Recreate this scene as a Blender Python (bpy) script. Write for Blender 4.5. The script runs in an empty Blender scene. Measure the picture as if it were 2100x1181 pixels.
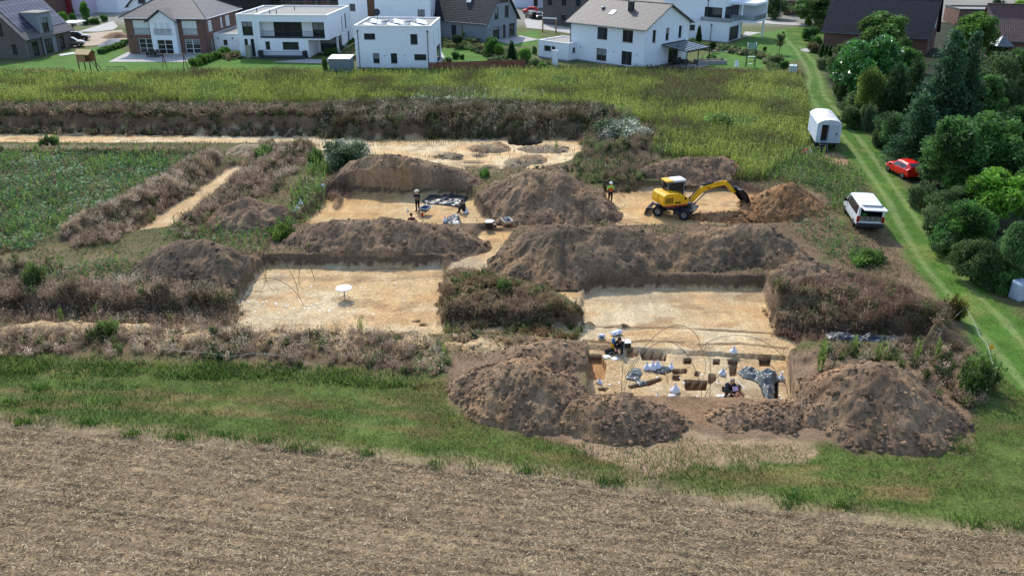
import bpy, math, random
import numpy as np
from mathutils import Matrix, Vector

# ------------------------------------------------------------------ camera, sky, sun, exposure
SC = bpy.context.scene
COL = SC.collection
rad = math.radians
FPX, PITCH, CAMH = 1700.0, rad(24.5), 21.5
cam = bpy.data.cameras.new('camera')
cam.sensor_width = 36.0
cam.lens = 36.0 * FPX / 2100.0
cam.clip_start, cam.clip_end = 0.5, 6000
camo = bpy.data.objects.new('camera', cam)
COL.objects.link(camo)
camo.location = (0, 0, CAMH)
camo.rotation_euler = (rad(90) - PITCH, 0, 0)
SC.camera = camo
SUN_EL, SUN_AZ = rad(43), rad(-16)          # azimuth measured from +Y (ahead) towards +X
w = bpy.data.worlds.new('World'); SC.world = w; w.use_nodes = True
nt = w.node_tree
sky = nt.nodes.new('ShaderNodeTexSky'); sky.sky_type = 'NISHITA'; sky.sun_disc = False
sky.sun_elevation = SUN_EL; sky.sun_rotation = SUN_AZ
bg = nt.nodes['Background']; bg.inputs['Strength'].default_value = 0.15
nt.links.new(sky.outputs['Color'], bg.inputs['Color'])
sl = bpy.data.lights.new('sun', 'SUN'); sl.energy = 2.05; sl.angle = rad(0.5); sl.color = (1.0, 0.945, 0.86)
so = bpy.data.objects.new('sun', sl); COL.objects.link(so)
sd_ = Vector((math.sin(SUN_AZ) * math.cos(SUN_EL), math.cos(SUN_AZ) * math.cos(SUN_EL), math.sin(SUN_EL)))
so.rotation_euler = sd_.to_track_quat('Z', 'Y').to_euler()
so.location = (0, 60, 80)
vs = SC.view_settings
vs.view_transform = 'Standard'; vs.look = 'None'; vs.exposure = 0.9; vs.gamma = 1.0; vs.use_curve_mapping = False
SC.cycles.max_bounces = 6
SC.cycles.transparent_max_bounces = 4

rng = np.random.default_rng(7)
random.seed(7)

# ------------------------------------------------------------------ helpers
def at(px, py, z=0.0):
    """point where the ray of photo pixel (px, py) meets height z"""
    u = (px - 1050.0) / FPX; v = (590.5 - py) / FPX
    dy = math.cos(PITCH) + v * math.sin(PITCH); dz = -math.sin(PITCH) + v * math.cos(PITCH)
    t = (z - CAMH) / dz
    return (u * t, dy * t)
def height_for(x, y, py):
    """height above z=0 of the point over (x, y) seen at photo row py"""
    v = (590.5 - py) / FPX
    return CAMH + y * (-math.sin(PITCH) + v * math.cos(PITCH)) / (math.cos(PITCH) + v * math.sin(PITCH))
def depth_at(x, y, z=0.0):
    return y * math.cos(PITCH) + (CAMH - z) * math.sin(PITCH)
def A(pts, z=0.0): return [at(p[0], p[1], z) for p in pts]
def lin(c):
    c = c / 255.0
    return c / 12.92 if c <= 0.04045 else ((c + 0.055) / 1.055) ** 2.4
def C(r, g, b): return (lin(r), lin(g), lin(b))

def _hash(ix, iy, s):
    n = (ix * 374761393 + iy * 668265263 + s * 1274126177) & 0xffffffff
    n = ((n ^ (n >> 13)) * 1274126177) & 0xffffffff
    return ((n ^ (n >> 16)) & 0xffff) / 65535.0
def vnoise(x, y, s=0):
    fx = np.floor(x); fy = np.floor(y)
    ix = fx.astype(np.int64); iy = fy.astype(np.int64)
    tx = x - fx; ty = y - fy
    tx = tx * tx * (3 - 2 * tx); ty = ty * ty * (3 - 2 * ty)
    a = _hash(ix, iy, s); b = _hash(ix + 1, iy, s); c = _hash(ix, iy + 1, s); d = _hash(ix + 1, iy + 1, s)
    return (a * (1 - tx) + b * tx) * (1 - ty) + (c * (1 - tx) + d * tx) * ty
def fbm(x, y, s=0, octv=4, gain=0.5):
    t = 0; amp = 1; tot = 0
    for o in range(octv):
        ca, sa = math.cos(o * 0.7), math.sin(o * 0.7)
        t = t + amp * (vnoise((x * ca - y * sa) * 2 ** o + o * 17.3, (x * sa + y * ca) * 2 ** o - o * 9.1, s + o) - 0.5)
        tot += amp; amp *= gain
    return t / tot * 2
def sstep(a, b, x):
    t = np.clip((x - a) / (b - a), 0, 1)
    return t * t * (3 - 2 * t)
def sd_poly(X, Y, poly):
    """signed distance, negative inside"""
    X = np.asarray(X, float); Y = np.asarray(Y, float)
    d = np.full(X.shape, 1e18); ins = np.zeros(X.shape, bool)
    n = len(poly)
    for i in range(n):
        x0, y0 = poly[i]; x1, y1 = poly[(i + 1) % n]
        ex, ey = x1 - x0, y1 - y0
        L = ex * ex + ey * ey + 1e-12
        t = np.clip(((X - x0) * ex + (Y - y0) * ey) / L, 0, 1)
        d = np.minimum(d, (X - x0 - t * ex) ** 2 + (Y - y0 - t * ey) ** 2)
        if abs(ey) > 1e-9:
            c = ((y0 > Y) != (y1 > Y)) & (X < (ex * (Y - y0) / ey + x0))
            ins ^= c
    d = np.sqrt(d)
    return np.where(ins, -d, d)
def sd_line(X, Y, pts):
    d = np.full(np.shape(X), 1e18)
    for (x0, y0), (x1, y1) in zip(pts[:-1], pts[1:]):
        ex, ey = x1 - x0, y1 - y0; L = ex * ex + ey * ey + 1e-12
        t = np.clip(((X - x0) * ex + (Y - y0) * ey) / L, 0, 1)
        d = np.minimum(d, (X - x0 - t * ex) ** 2 + (Y - y0 - t * ey) ** 2)
    return np.sqrt(d)

# ---- objects, tags
def tag(o, label=None, cat=None, group=None, kind=None):
    if label: o['label'] = label
    if cat: o['category'] = cat
    if group: o['group'] = group
    if kind: o['kind'] = kind
    return o
def thing(name, label, cat, loc=(0, 0, 0), rz=0.0, group=None):
    o = bpy.data.objects.new(name, None); COL.objects.link(o)
    o.empty_display_size = 0.3
    o.location = loc; o.rotation_euler = (0, 0, rz)
    return tag(o, label, cat, group)
def link_mesh(name, me, mat=None, parent=None):
    o = bpy.data.objects.new(name, me); COL.objects.link(o)
    if mat is not None and not me.materials:
        me.materials.append(mat)
    if parent is not None: o.parent = parent
    return o
KIDS = {}
def copy_tree(o, parent=None):
    c = o.copy(); COL.objects.link(c)
    if parent is not None: c.parent = parent
    for ch in list(o.children): copy_tree(ch, c)
    return c

def arr_mesh(name, V, F, col=None):
    """mesh from numpy arrays; F is (m,3) or (m,4); col (n,3) linear"""
    V = np.ascontiguousarray(V, np.float32); F = np.ascontiguousarray(F, np.int32)
    k = F.shape[1]
    me = bpy.data.meshes.new(name)
    me.vertices.add(len(V)); me.vertices.foreach_set('co', V.ravel())
    me.loops.add(F.size); me.loops.foreach_set('vertex_index', F.ravel())
    me.polygons.add(len(F)); me.polygons.foreach_set('loop_start', np.arange(len(F), dtype=np.int32) * k)
    if col is not None:
        c4 = np.ones((len(V), 4), np.float32); c4[:, :3] = col
        me.attributes.new('col', 'FLOAT_COLOR', 'POINT').data.foreach_set('color', c4.ravel())
    me.update(calc_edges=True)
    return me

class MB:
    """collects simple solids into one mesh; auto UVs in metres"""
    def __init__(s): s.v = []; s.f = []; s.sm = []; s.mi = []; s.M = Matrix.Identity(4); s.cur = 0
    def add(s, vs, fs, smooth=False):
        b = len(s.v); M = s.M
        s.v += [tuple(M @ Vector(p)) for p in vs]
        flip = M.determinant() < 0
        for f in fs:
            g = [b + i for i in f]
            if flip: g.reverse()
            s.f.append(g); s.sm.append(smooth); s.mi.append(s.cur)
    def box(s, x0, x1, y0, y1, z0, z1):
        s.add([(x0, y0, z0), (x1, y0, z0), (x1, y1, z0), (x0, y1, z0), (x0, y0, z1), (x1, y0, z1), (x1, y1, z1), (x0, y1, z1)],
              [(0, 3, 2, 1), (4, 5, 6, 7), (0, 1, 5, 4), (1, 2, 6, 5), (2, 3, 7, 6), (3, 0, 4, 7)])
    def cbox(s, x0, x1, y0, y1, z0, z1, b):
        """box with chamfered edges on the top and sides"""
        def ring(z, i): return [(x0 + i, y0 + b, z), (x0 + b, y0 + i, z), (x1 - b, y0 + i, z), (x1 - i, y0 + b, z),
                                (x1 - i, y1 - b, z), (x1 - b, y1 - i, z), (x0 + b, y1 - i, z), (x0 + i, y1 - b, z)]
        vs = ring(z0, b * .4) + ring(z0 + b, 0) + ring(z1 - b, 0) + ring(z1, b * .7)
        fs = [tuple(range(7, -1, -1)), tuple(range(24, 32))]
        for k in range(3):
            for i in range(8):
                j = (i + 1) % 8
                fs.append((k * 8 + i, k * 8 + j, k * 8 + 8 + j, k * 8 + 8 + i))
        s.add(vs, fs)
    def quad(s, a, b, c, d): s.add([a, b, c, d], [(0, 1, 2, 3)])
    def prism(s, poly, z0, z1, axis='z'):
        """polygon (2D, ccw) pushed from z0 to z1 along an axis"""
        n = len(poly)
        ar = sum(poly[i][0] * poly[(i + 1) % n][1] - poly[(i + 1) % n][0] * poly[i][1] for i in range(n))
        if ar < 0: poly = poly[::-1]
        if axis == 'z': f = lambda p, z: (p[0], p[1], z)
        elif axis == 'y': f = lambda p, z: (p[0], -z, p[1])
        else: f = lambda p, z: (z, p[0], p[1])
        vs = [f(p, z0) for p in poly] + [f(p, z1) for p in poly]
        fs = [tuple(range(n - 1, -1, -1)), tuple(range(n, 2 * n))]
        fs += [(i, (i + 1) % n, n + (i + 1) % n, n + i) for i in range(n)]
        s.add(vs, fs)
    def tube(s, pts, r, n=8, cap=True, smooth=True):
        pts = [Vector(p) for p in pts]
        rs = r if isinstance(r, (list, tuple)) else [r] * len(pts)
        vs = []; fs = []
        for i, p in enumerate(pts):
            d = (pts[min(i + 1, len(pts) - 1)] - pts[max(i - 1, 0)])
            if d.length < 1e-9: d = Vector((0, 0, 1))
            d.normalize()
            a = d.cross(Vector((0, 0, 1)) if abs(d.z) < .9 else Vector((1, 0, 0))).normalized(); b = d.cross(a)
            for k in range(n):
                t = 2 * math.pi * k / n
                vs.append(p + (a * math.cos(t) + b * math.sin(t)) * rs[i])
        for i in range(len(pts) - 1):
            for k in range(n):
                k2 = (k + 1) % n
                fs.append((i * n + k, (i + 1) * n + k, (i + 1) * n + k2, i * n + k2))
        s.add(vs, fs, smooth)
        if cap:
            m = (len(pts) - 1) * n
            s.add(vs[:n], [tuple(range(n))]); s.add(vs[m:], [tuple(range(n - 1, -1, -1))])
    def lathe(s, prof, n=16, smooth=True, c=(0, 0, 0)):
        vs = []; fs = []
        for r, z in prof:
            for k in range(n):
                t = 2 * math.pi * k / n; vs.append((c[0] + r * math.cos(t), c[1] + r * math.sin(t), c[2] + z))
        for i in range(len(prof) - 1):
            for k in range(n):
                k2 = (k + 1) % n; fs.append((i * n + k, i * n + k2, (i + 1) * n + k2, (i + 1) * n + k))
        s.add(vs, fs, smooth)
    def ball(s, c, r, n=10, m=7):
        rx, ry, rz = r if isinstance(r, (tuple, list)) else (r, r, r)
        vs = []; fs = []
        for i in range(m + 1):
            ph = math.pi * i / m
            for k in range(n):
                t = 2 * math.pi * k / n
                vs.append((c[0] + rx * math.sin(ph) * math.cos(t), c[1] + ry * math.sin(ph) * math.sin(t), c[2] - rz * math.cos(ph)))
        for i in range(m):
            for k in range(n):
                k2 = (k + 1) % n; fs.append((i * n + k, i * n + k2, (i + 1) * n + k2, (i + 1) * n + k))
        s.add(vs, fs, True)
    def build(s, name, mat, parent=None):
        me = bpy.data.meshes.new(name)
        me.from_pydata(s.v, [], s.f)
        uv = me.uv_layers.new(name='UVMap')
        Z = Vector((0, 0, 1))
        for p in me.polygons:
            n = p.normal
            t = Vector((1, 0, 0)) if abs(n.z) > .98 else Z.cross(n).normalized()
            b = n.cross(t)
            for li in p.loop_indices:
                co = me.vertices[me.loops[li].vertex_index].co
                uv.data[li].uv = (co.dot(t), co.dot(b))
        me.polygons.foreach_set('use_smooth', s.sm)
        for m in (mat if isinstance(mat, (list, tuple)) else [mat]): me.materials.append(m)
        if any(s.mi): me.polygons.foreach_set('material_index', s.mi)
        return link_mesh(name, me, None, parent)
def T(x=0, y=0, z=0, rx=0, ry=0, rz=0, s=1.0):
    return Matrix.Translation((x, y, z)) @ Matrix.Rotation(rz, 4, 'Z') @ Matrix.Rotation(ry, 4, 'Y') @ Matrix.Rotation(rx, 4, 'X') @ Matrix.Scale(s, 4)

# ------------------------------------------------------------------ materials
def new_mat(name):
    m = bpy.data.materials.new(name); m.use_nodes = True
    return m, m.node_tree, m.node_tree.nodes['Principled BSDF']
def _n(t, ty, **k):
    n = t.nodes.new(ty)
    for a, b in k.items():
        if a in n.inputs.keys(): n.inputs[a].default_value = b
        else: setattr(n, a, b)
    return n
def flat(name, col, rough=.6, metal=0.0, var=.12, scale=3.0, spec=.4, coat=0.0, bump=0.0):
    """one colour with soft mottling from object-space noise"""
    m, t, p = new_mat(name)
    tc = t.nodes.new('ShaderNodeTexCoord')
    nz = _n(t, 'ShaderNodeTexNoise', Scale=scale, Detail=6.0, Roughness=.62)
    t.links.new(tc.outputs['Object'], nz.inputs['Vector'])
    mr = _n(t, 'ShaderNodeMapRange'); mr.inputs[1].default_value = .25; mr.inputs[2].default_value = .75
    mr.inputs[3].default_value = 1 - var; mr.inputs[4].default_value = 1 + var
    t.links.new(nz.outputs['Fac'], mr.inputs[0])
    mx = _n(t, 'ShaderNodeMix', data_type='RGBA', blend_type='MULTIPLY'); mx.inputs[0].default_value = 1
    mx.inputs[6].default_value = (*col, 1)
    t.links.new(mr.outputs[0], mx.inputs[7])
    t.links.new(mx.outputs[2], p.inputs['Base Color'])
    p.inputs['Roughness'].default_value = rough; p.inputs['Metallic'].default_value = metal
    p.inputs['Specular IOR Level'].default_value = spec
    if coat: p.inputs['Coat Weight'].default_value = coat; p.inputs['Coat Roughness'].default_value = .06
    if bump:
        b = _n(t, 'ShaderNodeBump', Strength=bump, Distance=.03)
        t.links.new(nz.outputs['Fac'], b.inputs['Height']); t.links.new(b.outputs['Normal'], p.inputs['Normal'])
    return m
def course(name, c1, c2, mortar, bw, bh, ms, rough=.8, bump=.6, offset=.5, spec=.3, squash=1.0):
    """bricks, tiles or panels laid in courses, from the mesh UVs in metres"""
    m, t, p = new_mat(name)
    tc = t.nodes.new('ShaderNodeTexCoord')
    br = _n(t, 'ShaderNodeTexBrick', offset=offset)
    br.inputs['Color1'].default_value = (*c1, 1); br.inputs['Color2'].default_value = (*c2, 1); br.inputs['Mortar'].default_value = (*mortar, 1)
    br.inputs['Scale'].default_value = 1.0; br.inputs['Brick Width'].default_value = bw; br.inputs['Row Height'].default_value = bh
    br.inputs['Mortar Size'].default_value = ms; br.inputs['Mortar Smooth'].default_value = .2
    t.links.new(tc.outputs['UV'], br.inputs['Vector'])
    nz = _n(t, 'ShaderNodeTexNoise', Scale=1.3, Detail=5.0)
    t.links.new(tc.outputs['Object'], nz.inputs['Vector'])
    mr = _n(t, 'ShaderNodeMapRange'); mr.inputs[3].default_value = .8; mr.inputs[4].default_value = 1.2
    t.links.new(nz.outputs['Fac'], mr.inputs[0])
    mx = _n(t, 'ShaderNodeMix', data_type='RGBA', blend_type='MULTIPLY'); mx.inputs[0].default_value = 1
    t.links.new(br.outputs['Color'], mx.inputs[6]); t.links.new(mr.outputs[0], mx.inputs[7])
    t.links.new(mx.outputs[2], p.inputs['Base Color'])
    b = _n(t, 'ShaderNodeBump', Strength=bump, Distance=.03, invert=True)
    t.links.new(br.outputs['Fac'], b.inputs['Height']); t.links.new(b.outputs['Normal'], p.inputs['Normal'])
    p.inputs['Roughness'].default_value = rough; p.inputs['Specular IOR Level'].default_value = spec
    return m
def soil_mat(name, fine=7.0, amt=.45, bump=.6, rough=.95):
    """colour from the mesh attribute times fine procedural grain"""
    m, t, p = new_mat(name)
    at_ = _n(t, 'ShaderNodeAttribute', attribute_name='col')
    tc = t.nodes.new('ShaderNodeTexCoord')
    n1 = _n(t, 'ShaderNodeTexNoise', Scale=fine, Detail=8.0, Roughness=.68)
    n2 = _n(t, 'ShaderNodeTexNoise', Scale=.55, Detail=6.0, Roughness=.6)
    for n in (n1, n2): t.links.new(tc.outputs['Object'], n.inputs['Vector'])
    mr = _n(t, 'ShaderNodeMapRange'); mr.inputs[1].default_value = .3; mr.inputs[2].default_value = .7
    mr.inputs[3].default_value = 1 - amt; mr.inputs[4].default_value = 1 + amt
    t.links.new(n1.outputs['Fac'], mr.inputs[0])
    m2 = _n(t, 'ShaderNodeMapRange'); m2.inputs[1].default_value = .3; m2.inputs[2].default_value = .7
    m2.inputs[3].default_value = .86; m2.inputs[4].default_value = 1.14
    t.links.new(n2.outputs['Fac'], m2.inputs[0])
    mu = _n(t, 'ShaderNodeMath', operation='MULTIPLY'); t.links.new(mr.outputs[0], mu.inputs[0]); t.links.new(m2.outputs[0], mu.inputs[1])
    mx = _n(t, 'ShaderNodeMix', data_type='RGBA', blend_type='MULTIPLY'); mx.inputs[0].default_value = 1
    t.links.new(at_.outputs['Color'], mx.inputs[6]); t.links.new(mu.outputs[0], mx.inputs[7])
    t.links.new(mx.outputs[2], p.inputs['Base Color'])
    b = _n(t, 'ShaderNodeBump', Strength=bump, Distance=.08)
    t.links.new(n1.outputs['Fac'], b.inputs['Height']); t.links.new(b.outputs['Normal'], p.inputs['Normal'])
    p.inputs['Roughness'].default_value = rough; p.inputs['Specular IOR Level'].default_value = .15
    return m
def leaf_mat(name, transl=.35, rough=.55, spec=.3):
    """plant colour from the mesh attribute times the object's own tint, partly translucent"""
    m, t, p = new_mat(name)
    at_ = _n(t, 'ShaderNodeAttribute', attribute_name='col')
    oi = t.nodes.new('ShaderNodeObjectInfo')
    mx = _n(t, 'ShaderNodeMix', data_type='RGBA', blend_type='MULTIPLY'); mx.inputs[0].default_value = 1
    t.links.new(at_.outputs['Color'], mx.inputs[6]); t.links.new(oi.outputs['Color'], mx.inputs[7])
    t.links.new(mx.outputs[2], p.inputs['Base Color'])
    p.inputs['Roughness'].default_value = rough; p.inputs['Specular IOR Level'].default_value = spec
    tr = t.nodes.new('ShaderNodeBsdfTranslucent'); t.links.new(mx.outputs[2], tr.inputs['Color'])
    ms = t.nodes.new('ShaderNodeMixShader'); ms.inputs[0].default_value = transl
    t.links.new(p.outputs[0], ms.inputs[1]); t.links.new(tr.outputs[0], ms.inputs[2])
    out = t.nodes['Material Output']; t.links.new(ms.outputs[0], out.inputs['Surface'])
    return m
def glass_mat(name, col=(.02, .025, .03), rough=.04):
    m, t, p = new_mat(name)
    tc = t.nodes.new('ShaderNodeTexCoord'); nz = _n(t, 'ShaderNodeTexNoise', Scale=.8, Detail=2.0)
    t.links.new(tc.outputs['Object'], nz.inputs['Vector'])
    cr = _n(t, 'ShaderNodeMapRange'); cr.inputs[3].default_value = .4; cr.inputs[4].default_value = 1.8
    t.links.new(nz.outputs['Fac'], cr.inputs[0])
    mx = _n(t, 'ShaderNodeMix', data_type='RGBA', blend_type='MULTIPLY'); mx.inputs[0].default_value = 1
    mx.inputs[6].default_value = (*col, 1); t.links.new(cr.outputs[0], mx.inputs[7])
    t.links.new(mx.outputs[2], p.inputs['Base Color'])
    p.inputs['Roughness'].default_value = rough; p.inputs['Specular IOR Level'].default_value = .5
    return m
M_SOIL = soil_mat('soil'); M_HEAP = soil_mat('heap_soil', 5.0, .4, .9)
M_LEAF = leaf_mat('leaf', .5); M_DRY = leaf_mat('dry_stalk', .45, .8, .1); M_GLOSSY = leaf_mat('glossy_leaf', .3, .28, .6)
M_BARK = flat('bark', C(72, 60, 48), .9, var=.3, scale=8, bump=.5)
M_WHITE = flat('sky_tinted_plaster', (.73, .77, .82), .85, var=.05, scale=.8)  # faint blue of skylit shade mixed into the white plaster colour
M_GREYP = flat('grey_plaster', C(126, 132, 140), .85, var=.06, scale=1)
M_GLASS = glass_mat('window_glass'); M_CURT = flat('drawn_blind', C(205, 212, 215), .6, var=.05)
M_DFRAME = flat('dark_frame', C(45, 48, 52), .5); M_BFRAME = flat('brown_frame', C(88, 74, 62), .5); M_WFRAME = flat('white_frame', (.75, .75, .75), .5)
M_ZINC = flat('zinc', C(90, 96, 102), .4, .6); M_CAP = flat('pale_coping', (.72, .72, .72), .6)
M_ANTH = flat('anthracite_metal', C(52, 56, 62), .45, .3); M_BLACK = flat('black_plastic', C(24, 24, 26), .5)
M_STEEL = flat('steel', C(150, 152, 155), .35, .8); M_REDM = flat('red_marker', C(190, 60, 45), .6)
M_WOOD = flat('timber', C(150, 115, 80), .8, var=.25, scale=6); M_DWOOD = flat('brown_timber', C(92, 66, 50), .8, var=.25, scale=6)
M_PAVE = course('paving', C(178, 174, 168), C(168, 165, 160), C(125, 122, 118), .5, .5, .015, bump=.2)
M_ROAD = flat('road_stone', C(175, 170, 162), .9, var=.14, scale=.6)
M_BRICK = course('red_brown_brick', C(122, 84, 72), C(98, 66, 58), C(130, 115, 105), .24, .075, .01)
M_GBRICK = course('grey_brick', C(104, 98, 96), C(82, 76, 76), C(115, 110, 106), .24, .075, .01)
M_TDARK = course('dark_roof_tile', C(58, 60, 68), C(48, 50, 58), C(16, 17, 20), .3, .34, .06, .55, 1.0, .0, .3)
M_TGREY = course('grey_roof_tile', C(112, 110, 112), C(96, 95, 98), C(40, 40, 42), .3, .36, .06, .5, 1.0, .0, .3)
M_TLIGHT = course('worn_grey_roof_tile', C(138, 132, 128), C(122, 117, 113), C(50, 48, 46), .3, .34, .06, .6, 1.0, .0, .25)
M_TRED = course('dark_red_roof_tile', C(112, 78, 72), C(96, 66, 62), C(50, 34, 34), .3, .34, .04, .4, 1.0, .0, .5)
M_SOLAR = course('solar_panel', C(52, 52, 74), C(46, 46, 66), C(150, 150, 165), 1.0, 1.65, .02, .25, .1, .0, .6)
M_BITU = flat('roof_felt', C(146, 142, 134), .9, var=.15, scale=.9)
M_TARP = flat('grey_tarpaulin', C(96, 102, 100), .42, var=.2, scale=2.0, spec=.5)
M_DTARP = flat('dark_tarpaulin', C(50, 56, 60), .42, var=.25, scale=2.0, spec=.4)
M_BAG = flat('white_sack', (.74, .75, .80), .55, var=.1, scale=6)
M_PAPER = flat('white_board', (.8, .8, .78), .5, var=.04)
M_YEL = flat('yellow_paint', C(226, 172, 16), .5, var=.2, scale=2.2); M_VANW = flat('white_car_paint', (.72, .74, .76), .3, var=.03, coat=.5)
M_RUB = flat('rubber', C(30, 30, 31), .85); M_REDC = flat('red_car_paint', C(225, 26, 24), .35, var=.04, coat=.6)
M_BLKC = flat('black_car_paint', C(20, 24, 30), .25, var=.04, coat=.6); M_TAIL = flat('red_lamp', C(150, 22, 18), .25)
M_SKIN = flat('skin', C(190, 140, 115), .6)

# ------------------------------------------------------------------ the ground: levels
FLOORS = [  # photo outline of each stripped floor, depth, wall width
    ([(547, 546), (900, 548), (913, 562), (906, 655), (915, 690), (480, 690), (470, 645)], .80, .22),
    ([(-600, 645), (480, 645), (920, 664), (1200, 670), (1600, 684), (1720, 692), (1900, 700), (1880, 718), (1640, 722), (1600, 738), (1200, 718), (1090, 706), (920, 702), (450, 698), (-600, 692)], .75, .35),
    ([(1215, 592), (1560, 592), (1592, 688), (1195, 672), (1200, 650), (1192, 625)], .85, .30),
    ([(905, 560), (930, 540), (990, 475), (1052, 475), (1012, 522), (1060, 560), (1190, 595), (1215, 600), (1200, 640), (1150, 606), (1060, 574), (950, 553)], .45, .5),
    ([(683, 396), (965, 404), (985, 440), (1020, 474), (930, 478), (598, 478)], .85, .22),
    ([(980, 448), (1228, 448), (1243, 425), (1243, 388), (1512, 388), (1560, 405), (1545, 425), (1640, 447), (1640, 472), (1020, 478)], .70, .25),
    ([(-600, 264), (600, 275), (720, 284), (1195, 284), (1190, 330), (1100, 352), (960, 354), (860, 332), (700, 320), (560, 300), (430, 300), (-600, 297)], .50, .5),
    ([(478, 344), (500, 346), (345, 472), (262, 482)], .45, .5),
    ([(1207, 714), (1610, 737), (1625, 850), (1207, 838)], .95, .10),
]
FLOORS = [(A(p, -d), d, w_) for p, d, w_ in FLOORS]
HOLES = [  # small square and round cuts in the floors: photo outline, floor level, depth, wall width
    ([(1208, 728), (1232, 728), (1242, 747), (1237, 777), (1210, 777)], .95, .42),
    ([(1316, 721), (1364, 727), (1365, 739), (1318, 737)], .95, .5), ([(1405, 735), (1417, 735), (1416, 746), (1404, 746)], .95, .35),
    ([(1465, 737), (1475, 737), (1475, 747), (1464, 747)], .95, .35), ([(1494, 737), (1513, 737), (1510, 748), (1496, 747)], .95, .35),
    ([(1558, 735), (1579, 735), (1578, 750), (1560, 750)], .95, .4), ([(1498, 750), (1510, 750), (1509, 770), (1499, 770)], .95, .4),
    ([(1380, 758), (1407, 757), (1408, 764), (1382, 767)], .95, .28), ([(1428, 762), (1435, 763), (1431, 771), (1425, 770)], .95, .25),
    ([(1381, 770), (1394, 770), (1393, 780), (1381, 780)], .95, .35), ([(1405, 779), (1449, 782), (1447, 799), (1408, 799)], .95, .6),
    ([(1455, 767), (1467, 767), (1467, 779), (1455, 787)], .95, .4), ([(1325, 783), (1354, 775), (1357, 779), (1330, 790)], .95, .28),
    ([(1290, 791), (1328, 784), (1330, 789), (1294, 796)], .95, .2), ([(1506, 790), (1518, 790), (1531, 824), (1508, 824)], .95, .45),
    ([(1560, 785), (1592, 779), (1599, 826), (1573, 826)], .95, .7), ([(1228, 795), (1248, 796), (1241, 801), (1229, 800)], .95, .25),
    ([(1287, 719), (1306, 720), (1308, 731), (1290, 733), (1284, 727)], .95, .18),
    ([(1045, 286), (1075, 283), (1105, 287), (1108, 293), (1080, 298), (1050, 295)], .5, .7), ([(968, 317), (985, 314), (1000, 318), (985, 322)], .5, .3),
    ([(955, 331), (988, 330), (990, 334), (955, 334)], .5, .3), ([(957, 341), (982, 340), (980, 343), (957, 344)], .5, .3),
    ([(983, 344), (1000, 340), (1020, 341), (1010, 350), (985, 352)], .5, .5), ([(1035, 341), (1060, 334), (1085, 336), (1070, 345), (1040, 346)], .5, .3),
    ([(773, 285), (785, 284), (787, 287), (775, 288)], .5, .25), ([(755, 284), (766, 283), (768, 286), (757, 287)], .5, .25), ([(725, 279), (735, 278), (737, 281), (727, 282)], .5, .2),
    ([(150, 276), (165, 275), (168, 278), (152, 279)], .5, .2), ([(300, 274), (318, 272), (320, 276), (302, 277)], .5, .25), ([(195, 266), (210, 266), (210, 269), (196, 269)], .5, .2),
    ([(1145, 280), (1160, 279), (1162, 282), (1147, 283)], .5, .2), ([(930, 692), (975, 680), (1000, 684), (960, 698)], .75, .35), ([(862, 663), (874, 663), (874, 667), (863, 667)], .75, .18),
    ([(845, 657), (860, 655), (862, 659), (848, 660)], .75, .15), ([(810, 684), (836, 682), (838, 688), (812, 690)], .75, .3), ([(840, 680), (855, 679), (857, 685), (842, 687)], .75, .3),
]
HOLES = [(A(p, -z), d) for p, z, d in HOLES]
BANKS = [  # ridge line in the photo, its height, half width
    ([(-400, 608), (250, 608), (470, 612)], .9, 1.5), ([(-500, 238), (600, 240), (1240, 238)], 1.3, 4.5),
    ([(150, 462), (300, 395), (430, 322)], .8, 1.5), ([(390, 452), (520, 355), (640, 290)], .55, 1.6),
    ([(1625, 600), (1760, 600), (1900, 640)], .9, 2.4), ([(1205, 305), (1270, 300), (1350, 285)], .8, 2.5), ([(-400, 307), (200, 307), (430, 311)], .4, 1.0),
    ([(925, 590), (1000, 575), (1180, 640)], .15, 1.5), ([(1700, 730), (1900, 760)], .4, 2.0), ([(-300, 540), (60, 540)], .6, 1.3),
]
BANKS = [(A(p, h * .8), h, hw) for p, h, hw in BANKS]
ROWDIR = math.atan2(at(2100, 1107)[1] - at(0, 862)[1], at(2100, 1107)[0] - at(0, 862)[0])
FIELD = A([(-400, 815), (0, 862), (130, 880), (500, 908), (1000, 962), (1500, 1030), (1748, 1060), (1883, 1078), (2100, 1105), (2500, 1150), (3200, 1700), (-1500, 1700)])

def floor_amount(X, Y, only=None):
    """(depth, 0..1 wall-to-floor factor) of the stripped floors"""
    dep = np.zeros(X.shape); fac = np.zeros(X.shape)
    jit = fbm(X * .9, Y * .9, 5, 4) * .22
    for poly, d, w_ in (FLOORS if only is None else [FLOORS[k] for k in only]):
        xs = [p[0] for p in poly]; ys = [p[1] for p in poly]
        m = (X > min(xs) - 2) & (X < max(xs) + 2) & (Y > min(ys) - 2) & (Y < max(ys) + 2)
        if not m.any(): continue
        j = jit[m] * (.25 if w_ < .15 else 1)
        t = 1 - np.clip((sd_poly(X[m], Y[m], poly) + j) / w_, 0, 1)
        k = t * d
        dm = dep[m]; fm = fac[m]
        up = k > dm
        dm[up] = k[up]; fm = np.maximum(fm, t)
        dep[m] = dm; fac[m] = fm
    return dep, fac
def holes_amount(X, Y):
    h = np.zeros(X.shape)
    for poly, d in HOLES:
        xs = [p[0] for p in poly]; ys = [p[1] for p in poly]
        m = (X > min(xs) - .5) & (X < max(xs) + .5) & (Y > min(ys) - .5) & (Y < max(ys) + .5)
        if not m.any(): continue
        wv = .05 if np.mean(ys) < 45 else .3
        h[m] = np.maximum(h[m], d * (1 - np.clip(sd_poly(X[m], Y[m], poly) / wv, 0, 1)))
    return h
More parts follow.
